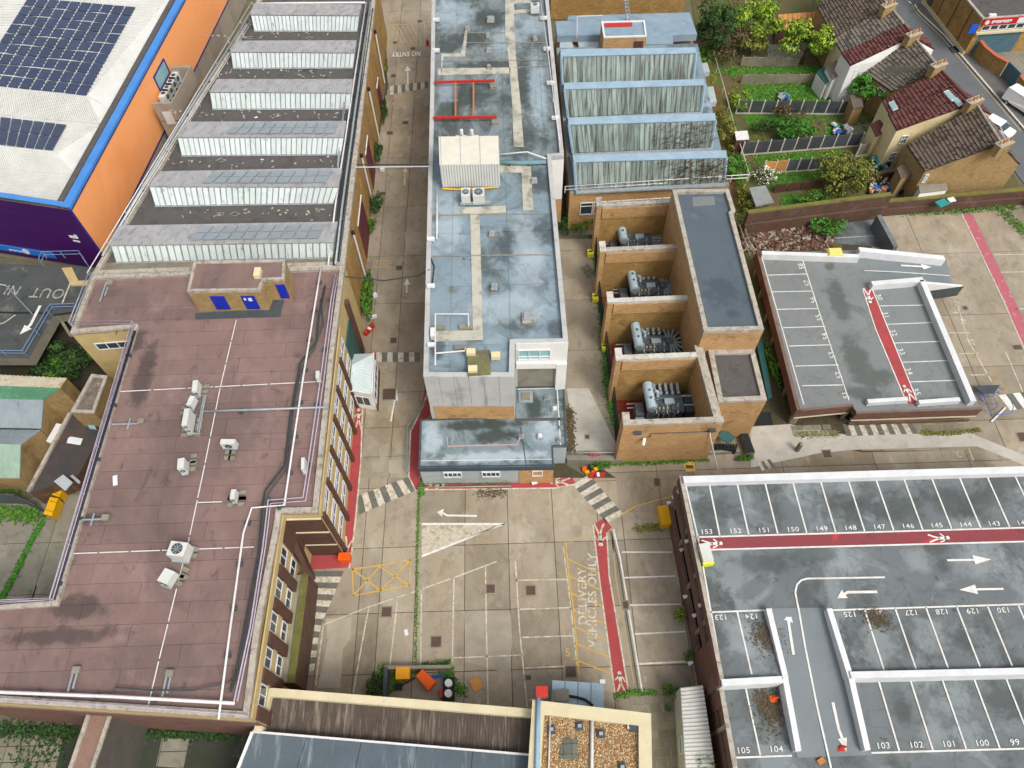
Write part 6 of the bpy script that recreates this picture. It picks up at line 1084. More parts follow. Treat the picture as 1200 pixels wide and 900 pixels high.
lines([[(975, 715), (1280, 705.5)], [(832, 717.5), (897, 715)], [(864, 717), (881, 790)], [(803, 566), (818, 630), (847, 795)]], .12, zd+.008, LINE, mc)
lines([[(1013+i*36, 713.5-i*1.0), (1036+i*37.6, 785-i*1.1)] for i in range(7)], .12, zd+.008, LINE, mc)
for i in range(7): text(str(125+i), 996+i*36, 719.5-i*1.0, zd+.02, .54, LINE, mc, pi, sx=1.15)
text('123', 845, 723, zd+.02, .54, LINE, mc, pi, sx=1.15); text('124', 881, 722, zd+.02, .54, LINE, mc, pi, sx=1.15)
figure(834, 637, zd+.02, 1.7, 0, LINE, mc, .9); figure(1100, 630.5, zd+.02, 1.7, 0, LINE, mc, .9)
arrow([(1110, 656.5), (1162, 655.5)], zd+.02, .16, LINE, mc, 1.35, .36); arrow([(1176, 690), (1124, 691)], zd+.02, .16, LINE, mc, 1.3, .36)
arrow([(1028, 693.5), (993, 694), (990, 696)], zd+.02, .2, LINE, mc, hw=.35, hpx=(981, 701)); 
RT, RB = W(936, 713, 6.3), W(978, 886, 5.03)
def rz(u, v):
    z = 6.3
    for _ in range(6): z = min(6.3, max(5.03, lerp(6.3, 5.03, (RT.y-W(u, v, z).y)/(RT.y-RB.y))))
    return z+.045
line([(u, v, rz(u, v)) for u, v in [(984, 960), (974, 900), (958, 830), (944, 760), (936, 714), (934, 705), (932, 694), (934, 685), (939, 680), (946, 678), (1037, 676.5)]][1:], .13, 0, LINE, mc, 'lane_line')
arrow([(930, 767, rz(930, 767)), (925, 735, rz(925, 735)), (924, 728, rz(924, 728))], 0, .2, LINE, mc, hw=.33, hpx=(926, 717)); arrow([(976, 823, rz(976, 823)), (983, 855, rz(983, 855)), (987, 865, rz(987, 865))], 0, .2, LINE, mc, hw=.33, hpx=(992, 881))
zl = ZL+.045
lines([[(1013, 882.5), (1280, 875)], [(858, 888), (928, 885.5)], [(873, 802), (891, 885)]], .12, zl, LINE, mc)
lines([[(1030+i*37.3, 799-i*.9), (1054+i*39.3, 880.5-i*1.1)] for i in range(6)], .12, zl, LINE, mc)
for i in range(6): text(str(103-i), 1035+i*38.6, 874-i*1.0, zl+.012, .54, LINE, mc, 0, sx=1.15)
text('105', 871, 879.5, zl+.012, .54, LINE, mc, 0, sx=1.15); text('104', 909.5, 878, zl+.012, .54, LINE, mc, 0, sx=1.15)
for lab, px, n in (('dried moss patch in bay 126 of the car park', [(1022, 722), (1034, 727)], 300), ('dried weed patch in bay 124 against the ramp parapet', [(893, 738), (903, 752)], 380), ('weed patch between bay 104 and the ramp parapet', [(893, 812), (904, 832), (908, 845)], 600)): weeds('weed_patch', lab, px, n, .4 if '126' in lab else .55, 'brown', ZD+.03 if '1' in lab and '104' not in lab else ZL+.03, ls=.14, h=.05)
def cone(u, v, z, mt, lab): p = W(u, v, z); t = thing('traffic_cone', lab, 'cone', p); ap(t, 'base', mt, MB().box(p+Vector((0, 0, .03)), (.45, .45, .06))); ap(t, 'cone', mt, MB().tube([p+Vector((0, 0, .05)), p+Vector((.35, .05, .35))], .16, 8, r2=.04))
cone(906, 819, ZL+.04, ORP, 'orange traffic cone lying in the weeds of bay 104'); cone(984.5, 876.5, ZL+.06, REDM, 'small red and white ball-like marker on the ramp foot'); ap(None, 'leaf_clump', ORM, MB().box(W(962, 892, ZL+.08), (.5, .35, .12), .5), label='rust-coloured debris piece beside the lane line on the lower deck', cat='debris')
t = thing('grit_bin', 'white grit bin with yellow base at the left edge of the car park deck', 'grit bin', W(825, 652, ZD)); p = W(825, 653, ZD); ap(t, 'lid', WMET, MB().box(p+Vector((0, .1, .75)), (.8, 1.4, .35), .1)); ap(t, 'tub', m_('neon_yellow', '#d5dc33', rough=.5), MB().box(p+Vector((.05, 0, .3)), (.85, 1.5, .6), .1))
t = thing('grit_bin', 'yellow grit bin standing against the brick wall of the car park', 'grit bin', W(778, 606, 0)); p = W(779, 606, .5); ap(t, 'tub', YELP, MB().box(p, (1.0, 1.7, 1.0), .1)); ap(t, 'lid', YELP, MB().box(p+Vector((0, 0, .6)), (1.1, 1.8, .2), .1, taper=.9))
tree('shrub', 'small yellow-green shrub at the foot of the car park wall', 'shrub', 798, 722, 1.2, .7, .6, 'lime', 260, .2, trunk=False); tree('shrub', 'green weed clump at the foot of the car park wall by the yard', 'shrub', 807, 768, .9, .5, .45, 'mid', 180, .18, trunk=False)
# ================================================================ bottom buildings
bb_ = thing('front_building', 'building with ribbed brown roof and cream parapet at the bottom edge', 'building', W(460, 860, 0))
BP = [(309, 810), (318, 806), (470, 818), (640, 832), (640, 1000), (250, 1000), (297, 857)]
ZF = 6.3; BW = Ws(BP, ZF); ap(bb_, 'wall', CREAM, MB().prism(BW, 0, ZF-1.2)); coping([W(297, 857, ZF), BW[0], BW[1], BW[2], BW[3]], .55, ZF, 1.1, COPEC, bb_, closed=False)
q = Ws([(305, 817, 5.6), (640, 842, 5.6), (640, 888, 5.3), (294, 861, 5.3)]); ap(bb_, 'ribbed_roof', m_('brown_ribbed_sheet', '#5a4f47', '#4b423b', 1, [('#5f6040', .6, .55, .7, .4)], grain=.2, streak=('#8d8475', (3.4, .35, 1), .52, .72, .8)), MB().slab3(q, .1)); ribs(q, 96, .08, .05, MATS['brown_ribbed_sheet'], bb_, 'roof_rib', 1)
q = Ws([(296, 858, 5.95), (620, 885, 5.95), (620, 1000, 5.0), (240, 1000, 5.0)]); tilesr = [q[0], q[1], q[2], q[3]]
for i in range(5): c = [bil(q, i/5+.001, 0), bil(q, (i+1)/5-.001, 0), bil(q, (i+1)/5-.001, 1), bil(q, i/5+.001, 1)]; ap(bb_, 'roof_sheet', m_('slate_sheet_roof', '#566068', '#4c565d', .4, [('#414a50', .5, .56, .7, .6)], grain=.08, rand=.04, streak=('#8b969d', (2.2, .25, 1), .56, .74, .7)) if i == 0 else MATS['slate_sheet_roof'], MB().slab3(c, .1))
ap(bb_, 'ridge_flashing', WPIPE, MB().bar(W(296, 857.5, 5.97), W(620, 884.5, 5.97), .14, .08)); ap(bb_, 'verge', FRAMEW, MB().bar(q[0], q[3], .2, .12))
gr = thing('gravel_roof_building', 'building with golden gravel roof and cream coping at the bottom edge', 'building', W(700, 870, 0))
ZG = 7.4; GP = Ws([(624, 820), (763, 836), (766, 1000), (612, 1000)], ZG); ap(gr, 'wall', CREAMW, MB().prism(GP, 0, ZG-.5)); coping(GP, .85, ZG, .5, COPEC, gr); ap(gr, 'gravel_base', GRAVEL, MB().prism([lerp(p, sum(GP, Vector())/4, .03) for p in GP], ZG-.6, ZG-.42))
gm = MB()
for k in range(9000):
    q = bil(Ws([(640, 836), (750, 848), (752, 915), (632, 915)], ZG-.4), random.random(), random.random()); s = random.uniform(.03, .075); a = random.uniform(0, 3)
    gm.add([q+Vector((cos(a)*s, sin(a)*s, 0)), q+Vector((-sin(a)*s, cos(a)*s, 0)), q-Vector((cos(a)*s, sin(a)*s, 0)), q+Vector((sin(a)*s, -cos(a)*s, 0)), q+Vector((0, 0, s))], [[0, 1, 4], [1, 2, 4], [2, 3, 4], [3, 0, 4]], random.choice((0, 0, 1, 2)))
build(gm, 'gravel', [GRAVEL, m_('pale_pebble', '#d8c9a6'), m_('rust_pebble', '#9c6a3c')], gr, kind='stuff')
tilegrid(Ws([(657, 865), (677, 866), (677, 890), (656, 889)], ZG-.3), frange(2, 7, .62), frange(2, 8, .62), ZG-.3, .06, m_('old_slab', '#6d6f63', '#5e6055', 1.5, rand=.2, grain=.15), gr, 'paving_slab', .03)
for px, r, mt, lab in (([(631, 815), (630, 860), (628, 960)], .16, m_('sky_blue_duct', '#8fb0c4', '#7e9fb4', 1.2, grain=.06), 'pale blue duct running over the left coping of the gravel roof'), ([(634, 826), (633, 860), (632, 960)], .07, DSTEEL, 'dark pipe beside the pale blue duct on the gravel roof'), ([(645, 830), (643, 900), (641, 960)], .06, WPIPE, 'white pipe down the left part of the gravel roof'), ([(694, 832), (693.5, 900), (693, 960)], .12, WPIPE, 'white upstand dividing the gravel roof down the middle'), ([(736, 842), (736, 853), (752, 856), (754, 960)], .1, WPIPE, 'white pipe bending at the right corner of the gravel roof'), ([(736, 841), (756, 842), (752, 856)], .08, WPIPE, 'short white pipe frame at the hatch of the gravel roof')): gang('service_pipe', lab, px, ZG+(.15 if 'coping' in lab else -.2), r, mt)
ap(None, 'duct_cap', REDM, MB().box(W(635, 811, ZG+.3), (.8, .7, .5)), label='red box at the end of the pale blue duct', cat='box')
for i, (u, v) in enumerate([(679, 851), (704, 860), (646, 855), (729, 899), (747, 846)]): p = W(u, v, ZG-.3); t = thing('roof_outlet', ['dark outlet at the top centre of the gravel roof', 'dark outlet with upright pipe right of the white upstand', 'round dark outlet beside the left white pipe', 'dark outlet at the bottom of the gravel roof', 'grey metal hatch at the right corner of the gravel roof'][i], 'outlet', p); ap(t, 'base', DSTEEL, MB().box(p, (.5, .5, .2) if i < 4 else (1.2, 1.2, .4))); ap(t, 'cap', STEEL if i < 4 else ORM, MB().box(p+Vector((0, 0, .15)), (.25, .2, .25) if i < 4 else (.7, .3, .12)))
sd_ = thing('blue_shed', 'pale blue metal shed behind the gravel roof building', 'shed', W(678, 810, 0)); q = Ws([(647, 797), (708, 801), (708, 842), (645, 836)], 3.0)
ap(sd_, 'wall', DSTEEL, MB().prism([lerp(p, sum(q, Vector())/4, .03) for p in q], 0, 2.9))
for i in range(4): ap(sd_, 'roof_panel', m_('pale_blue_sheet', '#a3b8c4', '#95abb8', .8, grain=.06, rand=.05) if i == 0 else MATS['pale_blue_sheet'], MB().slab3([bil(q, i/4+.006, 0), bil(q, (i+1)/4-.006, 0), bil(q, (i+1)/4-.006, 1), bil(q, i/4+.006, 1)], .1))
ap(sd_, 'vent_hood', CONCG, MB().box(W(658, 815, 3.2), (1.1, .8, .4))); ap(sd_, 'duct', BLK, MB().tube(Ws([(662, 815), (675, 817), (686, 820), (695, 827)], 3.2), .1, 6)); ap(sd_, 'lamp', FRAMEW, MB().box(W(706, 799, 3.2), (.4, .3, .3)))
wc = thing('cabin', 'long white ribbed portable cabin beside the car park wall', 'cabin', W(818, 850, 0)); q = Ws([(797, 806), (823, 803), (842, 930), (805, 930)], 2.8); ap(wc, 'body', WMET, MB().prism(q, 0, 2.75)); ap(wc, 'roof', WMET, MB().prism(q, 2.76, 2.86)); ribs([p+Vector((0, 0, .06)) for p in q], 26, .26, .12, WMET, wc, 'roof_rib', 0)
Fc = Face(q[0], q[3], (-1, 0)); ribs([Vector((q[0].x-.02, q[0].y, 2.7)), Vector((q[3].x-.02, q[3].y, 2.7)), Vector((q[3].x-.02, q[3].y, .1)), Vector((q[0].x-.02, q[0].y, .1))], 40, .1, .05, WMET, wc, 'wall_rib', 1); Fc.window(wc, 3.2, 4.4, 1.2, 2.3, 1, FRAMEW, GLASSB)
tree('shrub', 'green shrub at the top corner of the white cabin', 'shrub', 786, 810, 1.0, .8, .5, 'mid', 320, .2, trunk=False); tree('shrub', 'pale sprig growing over the white cabin roof at the bottom edge', 'shrub', 826, 895, 3.4, .8, .4, 'mid', 130, .14, trunk=False); tree('shrub', 'tiny shrub on the paving left of the white cabin', 'shrub', 782, 829, .5, .4, .3, 'fern', 90, .15, trunk=False)
# fenced skip bay
fb = thing('bay_wall', 'low wooden wall round the skip bay, mossy inside', 'wall', W(490, 785, 0)); ap(fb, 'back_wall', FENCEW, MB().bar(W(453, 785, 0), W(530, 784, 0), .25, 1.0)); ap(fb, 'side_wall', FENCED, MB().bar(W(455, 785, 0), W(452, 835, 0), .3, 1.1))
sheet('moss_patch', [(457, 788), (470, 788), (462, 808), (456, 815)], .01, MOSS, yard, th=.03); sheet('moss_patch', [(512, 786), (527, 787), (529, 797), (516, 794)], .01, MOSS, yard, th=.03)
t = thing('skip', 'orange skip lying at an angle in the fenced bay', 'skip', W(498, 797, 0)); q = Ws([(487, 792), (495, 784), (511, 799), (502, 810)], .9); c = sum(q, Vector())/4
ap(t, 'tub', ORP, MB().add([lerp(p, c, .1)-Vector((0, 0, .85)) for p in q]+q, [[3, 2, 1, 0], [0, 1, 5, 4], [1, 2, 6, 5], [2, 3, 7, 6], [3, 0, 4, 7]])); ap(t, 'lid', ORP, MB().slab3([lerp(p, c, .02)+Vector((0, 0, .05)) for p in q], .05)); ap(t, 'lid_panel', ORP, MB().slab3([lerp(p, c, .2)+Vector((0, 0, .1)) for p in q], .05))
t = thing('crate', 'amber plastic grit box in the corner of the fenced bay', 'box', W(473, 790, 0)); p = W(473, 790, .5); ap(t, 'tub', YELP, MB().box(p, (1.0, .8, .8))); ap(t, 'lid', m_('amber_lid', '#e59a18', rough=.5), MB().box(p+Vector((0, 0, .45)), (1.1, .9, .12)))
t = thing('trolley', 'dark trolley carrying two white drums at the edge of the skip bay', 'trolley', W(527, 809, 0)); p = W(526, 808, .5); ap(t, 'frame', BLK, MB().box(p, (.9, 1.7, .25)));
for s in (-.35, .4): ap(t, 'drum', FRAMEW, MB().tube([p+Vector((0, s, .1)), p+Vector((0, s, .5))], .3, 10))
ap(None, 'long_tool', BLK, MB().tube([W(467, 805, .2), W(486, 795, .5)], .05, 4).box(W(467, 805, .2), (.6, .5, .15)), label='black long-handled tool leaning on the orange skip', cat='tool'); ap(None, 'red_can', REDM, MB().box(W(518, 813, .3), (.3, .6, .5)), label='small red can beside the dark trolley', cat='can'); ap(None, 'blue_tubes', BLUEP, MB().tube(Ws([(507, 793, .3), (521, 790, .5)]), .06, 5).tube(Ws([(508, 795, .3), (520, 793, .4)]), .06, 5), label='blue and grey tubes behind the orange skip', cat='tubes')
ap(None, 'board', FENCEO, MB().box(W(558, 802, .05), (.8, 1.0, .06), .5), label='pale square board on the concrete right of the skip bay', cat='board'); tree('bush', 'dark green bush left of the skip bay wall', 'bush', 443, 803, 1.3, (1.0, 1.3), .7, 'dark', 650, .2, trunk=False); ap(None, 'litter', FRAMEW, MB().box(W(476, 741, .04), (.3, .5, .03), .3), label='white scrap of paper on the concrete near the moss line', cat='litter')
# small street things
def barrier(lab, u, v, n, a, mt, z=.5): 
    p = W(u, v, 0); t = thing('barrier', lab, 'barrier', p); d = Vector((cos(a), sin(a), 0))
    for k in range(n): q = p+d*(k-n/2+.5)*.5+Vector((0, 0, .26)); ap(t, 'barrier_block', mt if k % 2 == 0 or mt is REDM else FRAMEW, MB().box(q, (.48, .4, .45), a, taper=.8)); 
    ap(t, 'top_rail', mt, MB().tube([p-d*n*.25+Vector((0, 0, .55)), p+d*n*.25+Vector((0, 0, .55))], .07, 5)); ap(t, 'reflector', FRAMEW, MB().box(p+Vector((.1, -.1, .58)), (.25, .4, .1), a)); return t
barrier('red plastic barrier lying on the road near the hedge of weeds', 433, 388, 3, 1.0, REDM); barrier('red and white barrier blocks outside the alley wall', 699, 558, 3, .05, REDM)
t = thing('barrier_pile', 'pile of yellow and black barrier feet outside the alley wall', 'barrier feet', W(690, 552, 0)); 
for i in range(6): ap(t, 'barrier_foot', [ORP, YELP, BLK][i % 3], MB().box(W(685+i*3.4, 550+(i % 2)*4, .15), (.4, .42, .25), i*.5))
t = thing('orange_box', 'bright orange box at the end of the red path beside the office block', 'box', W(404, 654, 0)); p = W(404.5, 654, .45); ap(t, 'tub', ORP, MB().box(p, (.95, .6, .8))); ap(t, 'lid', ORP, MB().box(p+Vector((0, 0, .45)), (1.0, .66, .1)))
for i, (u, v, s, a, lab) in enumerate([(439, 346, .5, .6, 'white box lying beside the weeds on the road'), (437, 371, .8, .2, 'white plank lying near the red barrier'), (448, 198, .55, 0, 'white dumped fridge beside the hedge on the road'), (626, 565, .5, .3, 'white scrap on the red path before the brick end')]): ap(None, 'litter', FRAMEW, MB().box(W(u, v, .2), (s, s*(.3 if i == 1 else .9), .35 if i < 3 else .06), a), label=lab, cat='litter')
ap(None, 'bollard', REDM, MB().box(W(501, 50, .4), (.35, .35, .8)), label='small red post at the side of the road at the far end', cat='bollard')
for i, (u, v) in enumerate([(692, 297), (702, 297), (698, 349), (708, 407)]):
    t = thing('yellow_block', ['left yellow lifting block beside the first pen', 'right yellow lifting block beside the first pen', 'yellow block halfway along the alley fence', 'small yellow block near the third pen'][i], 'block', W(u, v, 0)); p = W(u, v, .4); ap(t, 'body', m_('lime_yellow', '#cfc93a', rough=.6) if 'lime_yellow' not in MATS else MATS['lime_yellow'], MB().box(p, (.7 if i < 3 else .5, .8, .6))); ap(t, 'handle', BLK, MB().box(p+Vector((0, 0, .35)), (.4, .12, .12)))
pl = thing('pallet', 'broken wooden pallet leaning on the alley fence', 'pallet', W(689, 316, 0))
for k in range(5): ap(pl, 'board', FENCEW, MB().box(W(685+k*2, 312+k*2.4, .2), (1.1, .14, .06), .5))
for k in (0, 1): ap(pl, 'bearer', FENCEW, MB().box(W(687+k*5, 318-k*3, .12), (.12, 1.6, .1), .5))
ap(None, 'planks', FENCEW, MB().box(W(697, 335, .1), (.35, 2.2, .12), .1), label='stack of short planks along the alley fence', cat='planks')
for lab, u, v, h, r, st_, n in (('tall dark green climber on the road verge by the maroon shutter', 443, 180, 2.2, (.7, 2.2), 'dark', 900), ('dark hedge of weeds on the verge beside the third downpipe', 441, 238, 2.0, (.9, 2.0), 'dark', 800), ('green weeds on the verge beside the nearest downpipe', 436, 262, 1.2, (.6, 1.4), 'mid', 400), ('long green hedge of weeds along the foot of the orange brick wall', 431, 345, 1.8, (1.0, 4.2), 'mid', 2000), ('narrow weed strip at the far end of the verge', 452, 75, .8, (.35, 3.5), 'olive', 500), ('weeds below the crossing at the far end of the verge', 450, 130, 1.0, (.5, 3.0), 'dark', 600), ('bush at the far end of the alley by the northlight wall', 678, 258, 2.0, (2.2, 1.8), 'mid', 1300), ('small bush at the left of the alley end', 660, 265, 1.6, (.9, 1.8), 'dark', 500), ('green shrub in the strip between annex and low car deck', 906, 425, 1.0, (.6, 3.0), 'mid', 700), ('green shrub by the light well beside the stairs', 874, 537, .7, (.9, .5), 'mid', 350), ('dark spreading shrub against the old brick wall behind the low car deck', 975, 263, 2.2, (2.6, 2.0), 'fern', 1500), ('green weed clump below the alley wall', 700, 546, .7, (.7, .4), 'mid', 250), ('second green weed clump below the alley wall', 711, 545, .7, (.4, .4), 'mid', 180)):
    tree('shrub', lab, 'shrub', u, v, h, r, h*.5, st_, n, .24, trunk=False, clumps=14)

# ================================================================ street, houses and gardens (upper right)
street = sheet('street', [(1020, -60), (1085, -60), (1071, 5), (1076, 14), (1107, 42), (1150, 92), (1200, 150), (1290, 250), (1290, 320), (1200, 215), (1160, 160), (1100, 78), (1040, 10)], .0, ASPH, None, .02, kind='structure')
sheet('side_street', [(1071, 5), (1074, -60), (1140, -60), (1095, 3), (1084, 6)], .0, ASPH, street, th=.02)
pav = sheet('pavement', [(1073, 6), (1084, 7), (1096, 4), (1140, 62), (1180, 96), (1230, 150), (1290, 240), (1200, 149), (1150, 91), (1107, 41), (1077, 13)], .12, PAVE, None, .14, kind='structure')
build(MB().ribbon(Ws([(1072, 5), (1077, 13.5), (1107, 41.5), (1150, 91.5), (1200, 149.5), (1290, 249)], .13), .3), 'kerb', POSTC, pav)
line([(1069, 6), (1074, 15), (1104, 44), (1147, 95), (1196, 153)], .12, .012, YELW, street, 'yellow_line'); lines([[(1064, 1), (1068, 4)], [(1070, -3), (1073, 0)]], .2, .012, LINE, street, 'give_way_mark')
sheet('tarmac_patch', [(1112, 55), (1124, 53), (1130, 60), (1117, 62)], .13, DSTEEL, pav, th=.01)
yd = sheet('forecourt', [(1140, 62), (1152, 55), (1290, 40), (1290, 230), (1230, 150), (1180, 100)], .03, CONCG, None, .05, kind='structure')
garden = sheet('garden_ground', [(800, -60), (1020, -60), (1105, 80), (1180, 190), (1200, 228), (1030, 245), (868, 262), (850, 215), (820, 60)], -.01, SOIL, None, .03, kind='structure')
def lawn(lab, px, n):
    sheet('lawn', px, .02, LAWN, garden, th=.02); P = Ws(px, 0); mb = MB()
    for k in range(n):
        q = bil(P, random.random(), random.random()); a = random.uniform(0, 6.3); s = random.uniform(.1, .3); e = Vector((cos(a), sin(a), random.uniform(.1, .8)))*s
        mb.add([q-e*.4, q+e, q+Vector((-sin(a)*s*.5, cos(a)*s*.5, .05))], [[0, 1, 2]], random.randrange(2))
    build(mb, 'grass', LF['fern'], None, label=lab, cat='grass', kind='stuff')
lawn('short grass of the garden beside the white house fence', [(852, 79), (960, 77), (960, 88), (856, 89)], 900); lawn('bright lawn between the wooden fence and the first dark panel fence', [(872, 99), (968, 98), (980, 120), (876, 121)], 2200); lawn('grass strip behind the second dark panel fence', [(868, 135), (960, 135), (940, 150), (880, 152)], 900); lawn('grass strip before the second dark panel fence', [(884, 183), (990, 175), (975, 190), (888, 192)], 900); lawn('grass before the third panel fence by the olive tree', [(900, 205), (985, 199), (985, 218), (905, 222)], 1200); lawn('small bright lawn against the old brick wall', [(918, 228), (950, 228), (948, 240), (915, 240)], 500); lawn('small round lawn in the third garden', [(966, 150), (980, 149), (982, 159), (968, 160)], 200)
def pfence(lab, a, b, n, h, mt, post=True, alt=None):
    A, B = W(*a), W(*b); t = thing('panel_fence', lab, 'fence', A)
    d = (B-A).normalized(); e = Vector((-d.y, d.x, 0))
    for i in range(n):
        p = lerp(A, B, (i+.05)/n); q = lerp(A, B, (i+.95)/n); m_1 = alt if alt and i < 2 else mt
        pn = ap(t, 'fence_panel', m_1, MB().bar(p, q, .05, h)); mb = MB()
        for k in range(7): r = lerp(p, q, (k+.5)/7)-e*.05; mb.bar(r-d*.09, r+d*.09, .05, h-.05)
        build(mb, 'boards', m_1, pn, kind='stuff')
    for i in range(n+1):
        if post: r = lerp(A, B, i/n); ap(t, 'post', POSTC if mt is FENCED else FENCEW, MB().box(r+Vector((0, 0, h/2+.08)), (.13, .16, h+.16)))
    if post: ap(t, 'gravel_board', POSTC if mt is FENCED else FENCEW, MB().bar(A-e*.06, B-e*.06, .06, .22))
    return t
pfence('dark panel fence with white posts across the gardens, farthest of the dark ones', (862, 133), (996, 134), 9, 1.9, FENCED); pfence('dark panel fence with white posts across the gardens, middle one', (868, 182), (1006, 171), 9, 1.9, FENCED); pfence('dark panel fence with two new orange panels beside the blossom shrub', (893, 203.5), (972, 198), 6, 1.8, FENCED, alt=FENCEO)
pfence('weathered grey board fence leaning across the second garden', (868, 98), (960, 97), 7, 1.3, FENCEW); pfence('old wooden fence behind the first grass strip', (868, 77), (934, 78), 5, 1.3, FENCEW); pfence('low mossy fence at the back of the white house', (1002, 184), (1052, 172), 4, 1.8, FENCED, alt=FENCEW); pfence('brown plank fence behind the olive tree', (905, 226), (1060, 209), 10, 1.3, WOODB, False)
rail('guard_rail', 'thin pale railing along the track beside the sawtooth roofs', [(832, 62), (846, 110), (858, 155), (876, 214)], .3, (1.1,), 3, POSTC, .05)
ow = thing('old_brick_wall', 'long old dark brick boundary wall with mossy top', 'wall', W(1030, 250, 0)); 
for (a, b), h in ((((868, 273), (1031, 252)), 3.1), (((1031, 250), (1196, 236)), 1.8)):
    ap(ow, 'wall', BRICKD, MB().bar(W(*a), W(*b), .5, h)); ap(ow, 'ledge', BRICKD, MB().bar(W(*a)-Vector((0, .35, 0)), W(*b)-Vector((0, .35, 0)), .3, h*.55)); ap(ow, 'mossy_top', m_('mossy_wall_top', '#77742f', '#5f5a34', 1, [('#5a4436', .6, .55, .7, .9)], grain=.3) if 'mossy_wall_top' not in MATS else MATS['mossy_wall_top'], MB().bar(W(*a)+Vector((0, .1, h)), W(*b)+Vector((0, .1, h)), .5, .1))
ap(ow, 'wall', BRICKR, MB().bar(W(1196, 236), W(1230, 262), .5, 1.8))
track = sheet('track', [(816, 60), (830, 60), (876, 216), (866, 262), (860, 222)], .01, m_('leafy_track', '#6b5230', '#5b4a2c', .8, [('#5d7a26', .8, .5, .66, .9), ('#463626', 1.4, .55, .7, .6)], grain=.3), None, .02, kind='structure')
for i, (px, r) in enumerate([([(820, 73), (829, 73), (832, 84), (823, 85)], 0), ([(828, 102), (836, 101), (840, 119), (833, 120)], 1)]): ap(None, 'sheet_cover', MATS['frosted_glass'], MB().slab3(Ws([(u, v, .8) for u, v in px]), .7), label=['pale glazed cover box nearer the far end of the track', 'longer pale glazed cover box beside the second sawtooth roof'][i], cat='cover box')
ap(None, 'shed_roof', m_('wavy_grey_sheet', '#8b8f8d', '#767a78', 1, [('#6a7048', 1.2, .6, .75, .6)], grain=.15), MB().slab3(Ws([(878, 220, 2.3), (897, 217, 2.3), (907, 237, 2.0), (886, 242, 2.0)]), .12), label='small grey corrugated shed roof behind the old brick wall', cat='shed')
t = thing('garden_shed', 'small garden shed with grey sheet roof beside the thin railing', 'shed', W(867, 158, 0)); q = Ws([(861, 154), (876, 153), (878, 163), (863, 164)], 2.0); ap(t, 'wall', WOODB, MB().prism(q, 0, 1.9)); ap(t, 'roof', WPIPE, MB().prism(q, 1.92, 2.0))
t = thing('garden_shed', 'orange boarded shed at the top beside the lime tree', 'shed', W(935, 25, 0)); q = Ws([(912, 17), (962, 13), (966, 31), (911, 35)], 2.2); ap(t, 'wall', WOODB, MB().prism(q, 0, 2.1)); 
for i in range(9): ap(t, 'roof_board', FENCEO, MB().slab3([bil(q, i/9+.004, 0), bil(q, (i+1)/9-.004, 0), bil(q, (i+1)/9-.004, 1), bil(q, i/9+.004, 1)], .08))
t = thing('wheelie_bin', 'dark blue wheelie bin on the patio by the orange shed', 'bin', W(921, 44, 0)); p = W(921, 43, .6); ap(t, 'body', m_('navy_plastic', '#1f2350', rough=.5), MB().box(p, (.9, .9, 1.2))); ap(t, 'lid', m_('violet_lid', '#3d2f9c', rough=.5), MB().box(p+Vector((0, .05, .66)), (1.0, 1.0, .12)))
sheet('patio', [(898, 38), (948, 36), (946, 66), (900, 68)], .03, CONCG, garden, th=.03)
# ---- houses
def roof_tiles(par, A, B, C, D, mt, cs=.42, cw=.36):
    """A-B ridge, D-C eaves"""
    nn = (B-A).cross(D-A).normalized(); nn = nn if nn.z > 0 else -nn
    nr = max(3, int((D-A).length/cs)); nc = max(3, int((B-A).length/cw)); mb = MB()
    for j in range(nr):
        for i in range(nc):
            o = (j % 2)*.5; s0, s1 = max(0, (i-o+.05)/nc), min(1, (i-o+.95)/nc)
            if s1 <= s0: continue
            q = [bil([A, B, C, D], s0, j/nr), bil([A, B, C, D], s1, j/nr), bil([A, B, C, D], s1, (j+1)/nr), bil([A, B, C, D], s0, (j+1)/nr)]
            u0 = nn*.03; u1 = nn*(.12+random.uniform(-.01, .015)); md = (q[0]+q[1])/2+u0*2.2; mdl = (q[2]+q[3])/2+u1*1.5
            mb.add([q[0]+u0, md, q[1]+u0, q[2]+u1, mdl, q[3]+u1, q[2], q[3]], [[5, 4, 1, 0], [4, 3, 2, 1], [7, 6, 3, 4, 5]], random.choice((0, 0, 0, 1)))
    build(mb, 'tiles', mt, par, kind='stuff')
TG = [TILEG, m_('grey_tile_dark', '#5f5a52', '#4f4b44', 1, [('#6f6f48', .9, .6, .74, .6)], grain=.25)]; TN = [TILEN, m_('brown_tile_dark', '#4f463e', '#433b34', 1, grain=.25)]; TR = [TILER, m_('red_tile_dark', '#56302c', '#4a2826', 1, grain=.25)]
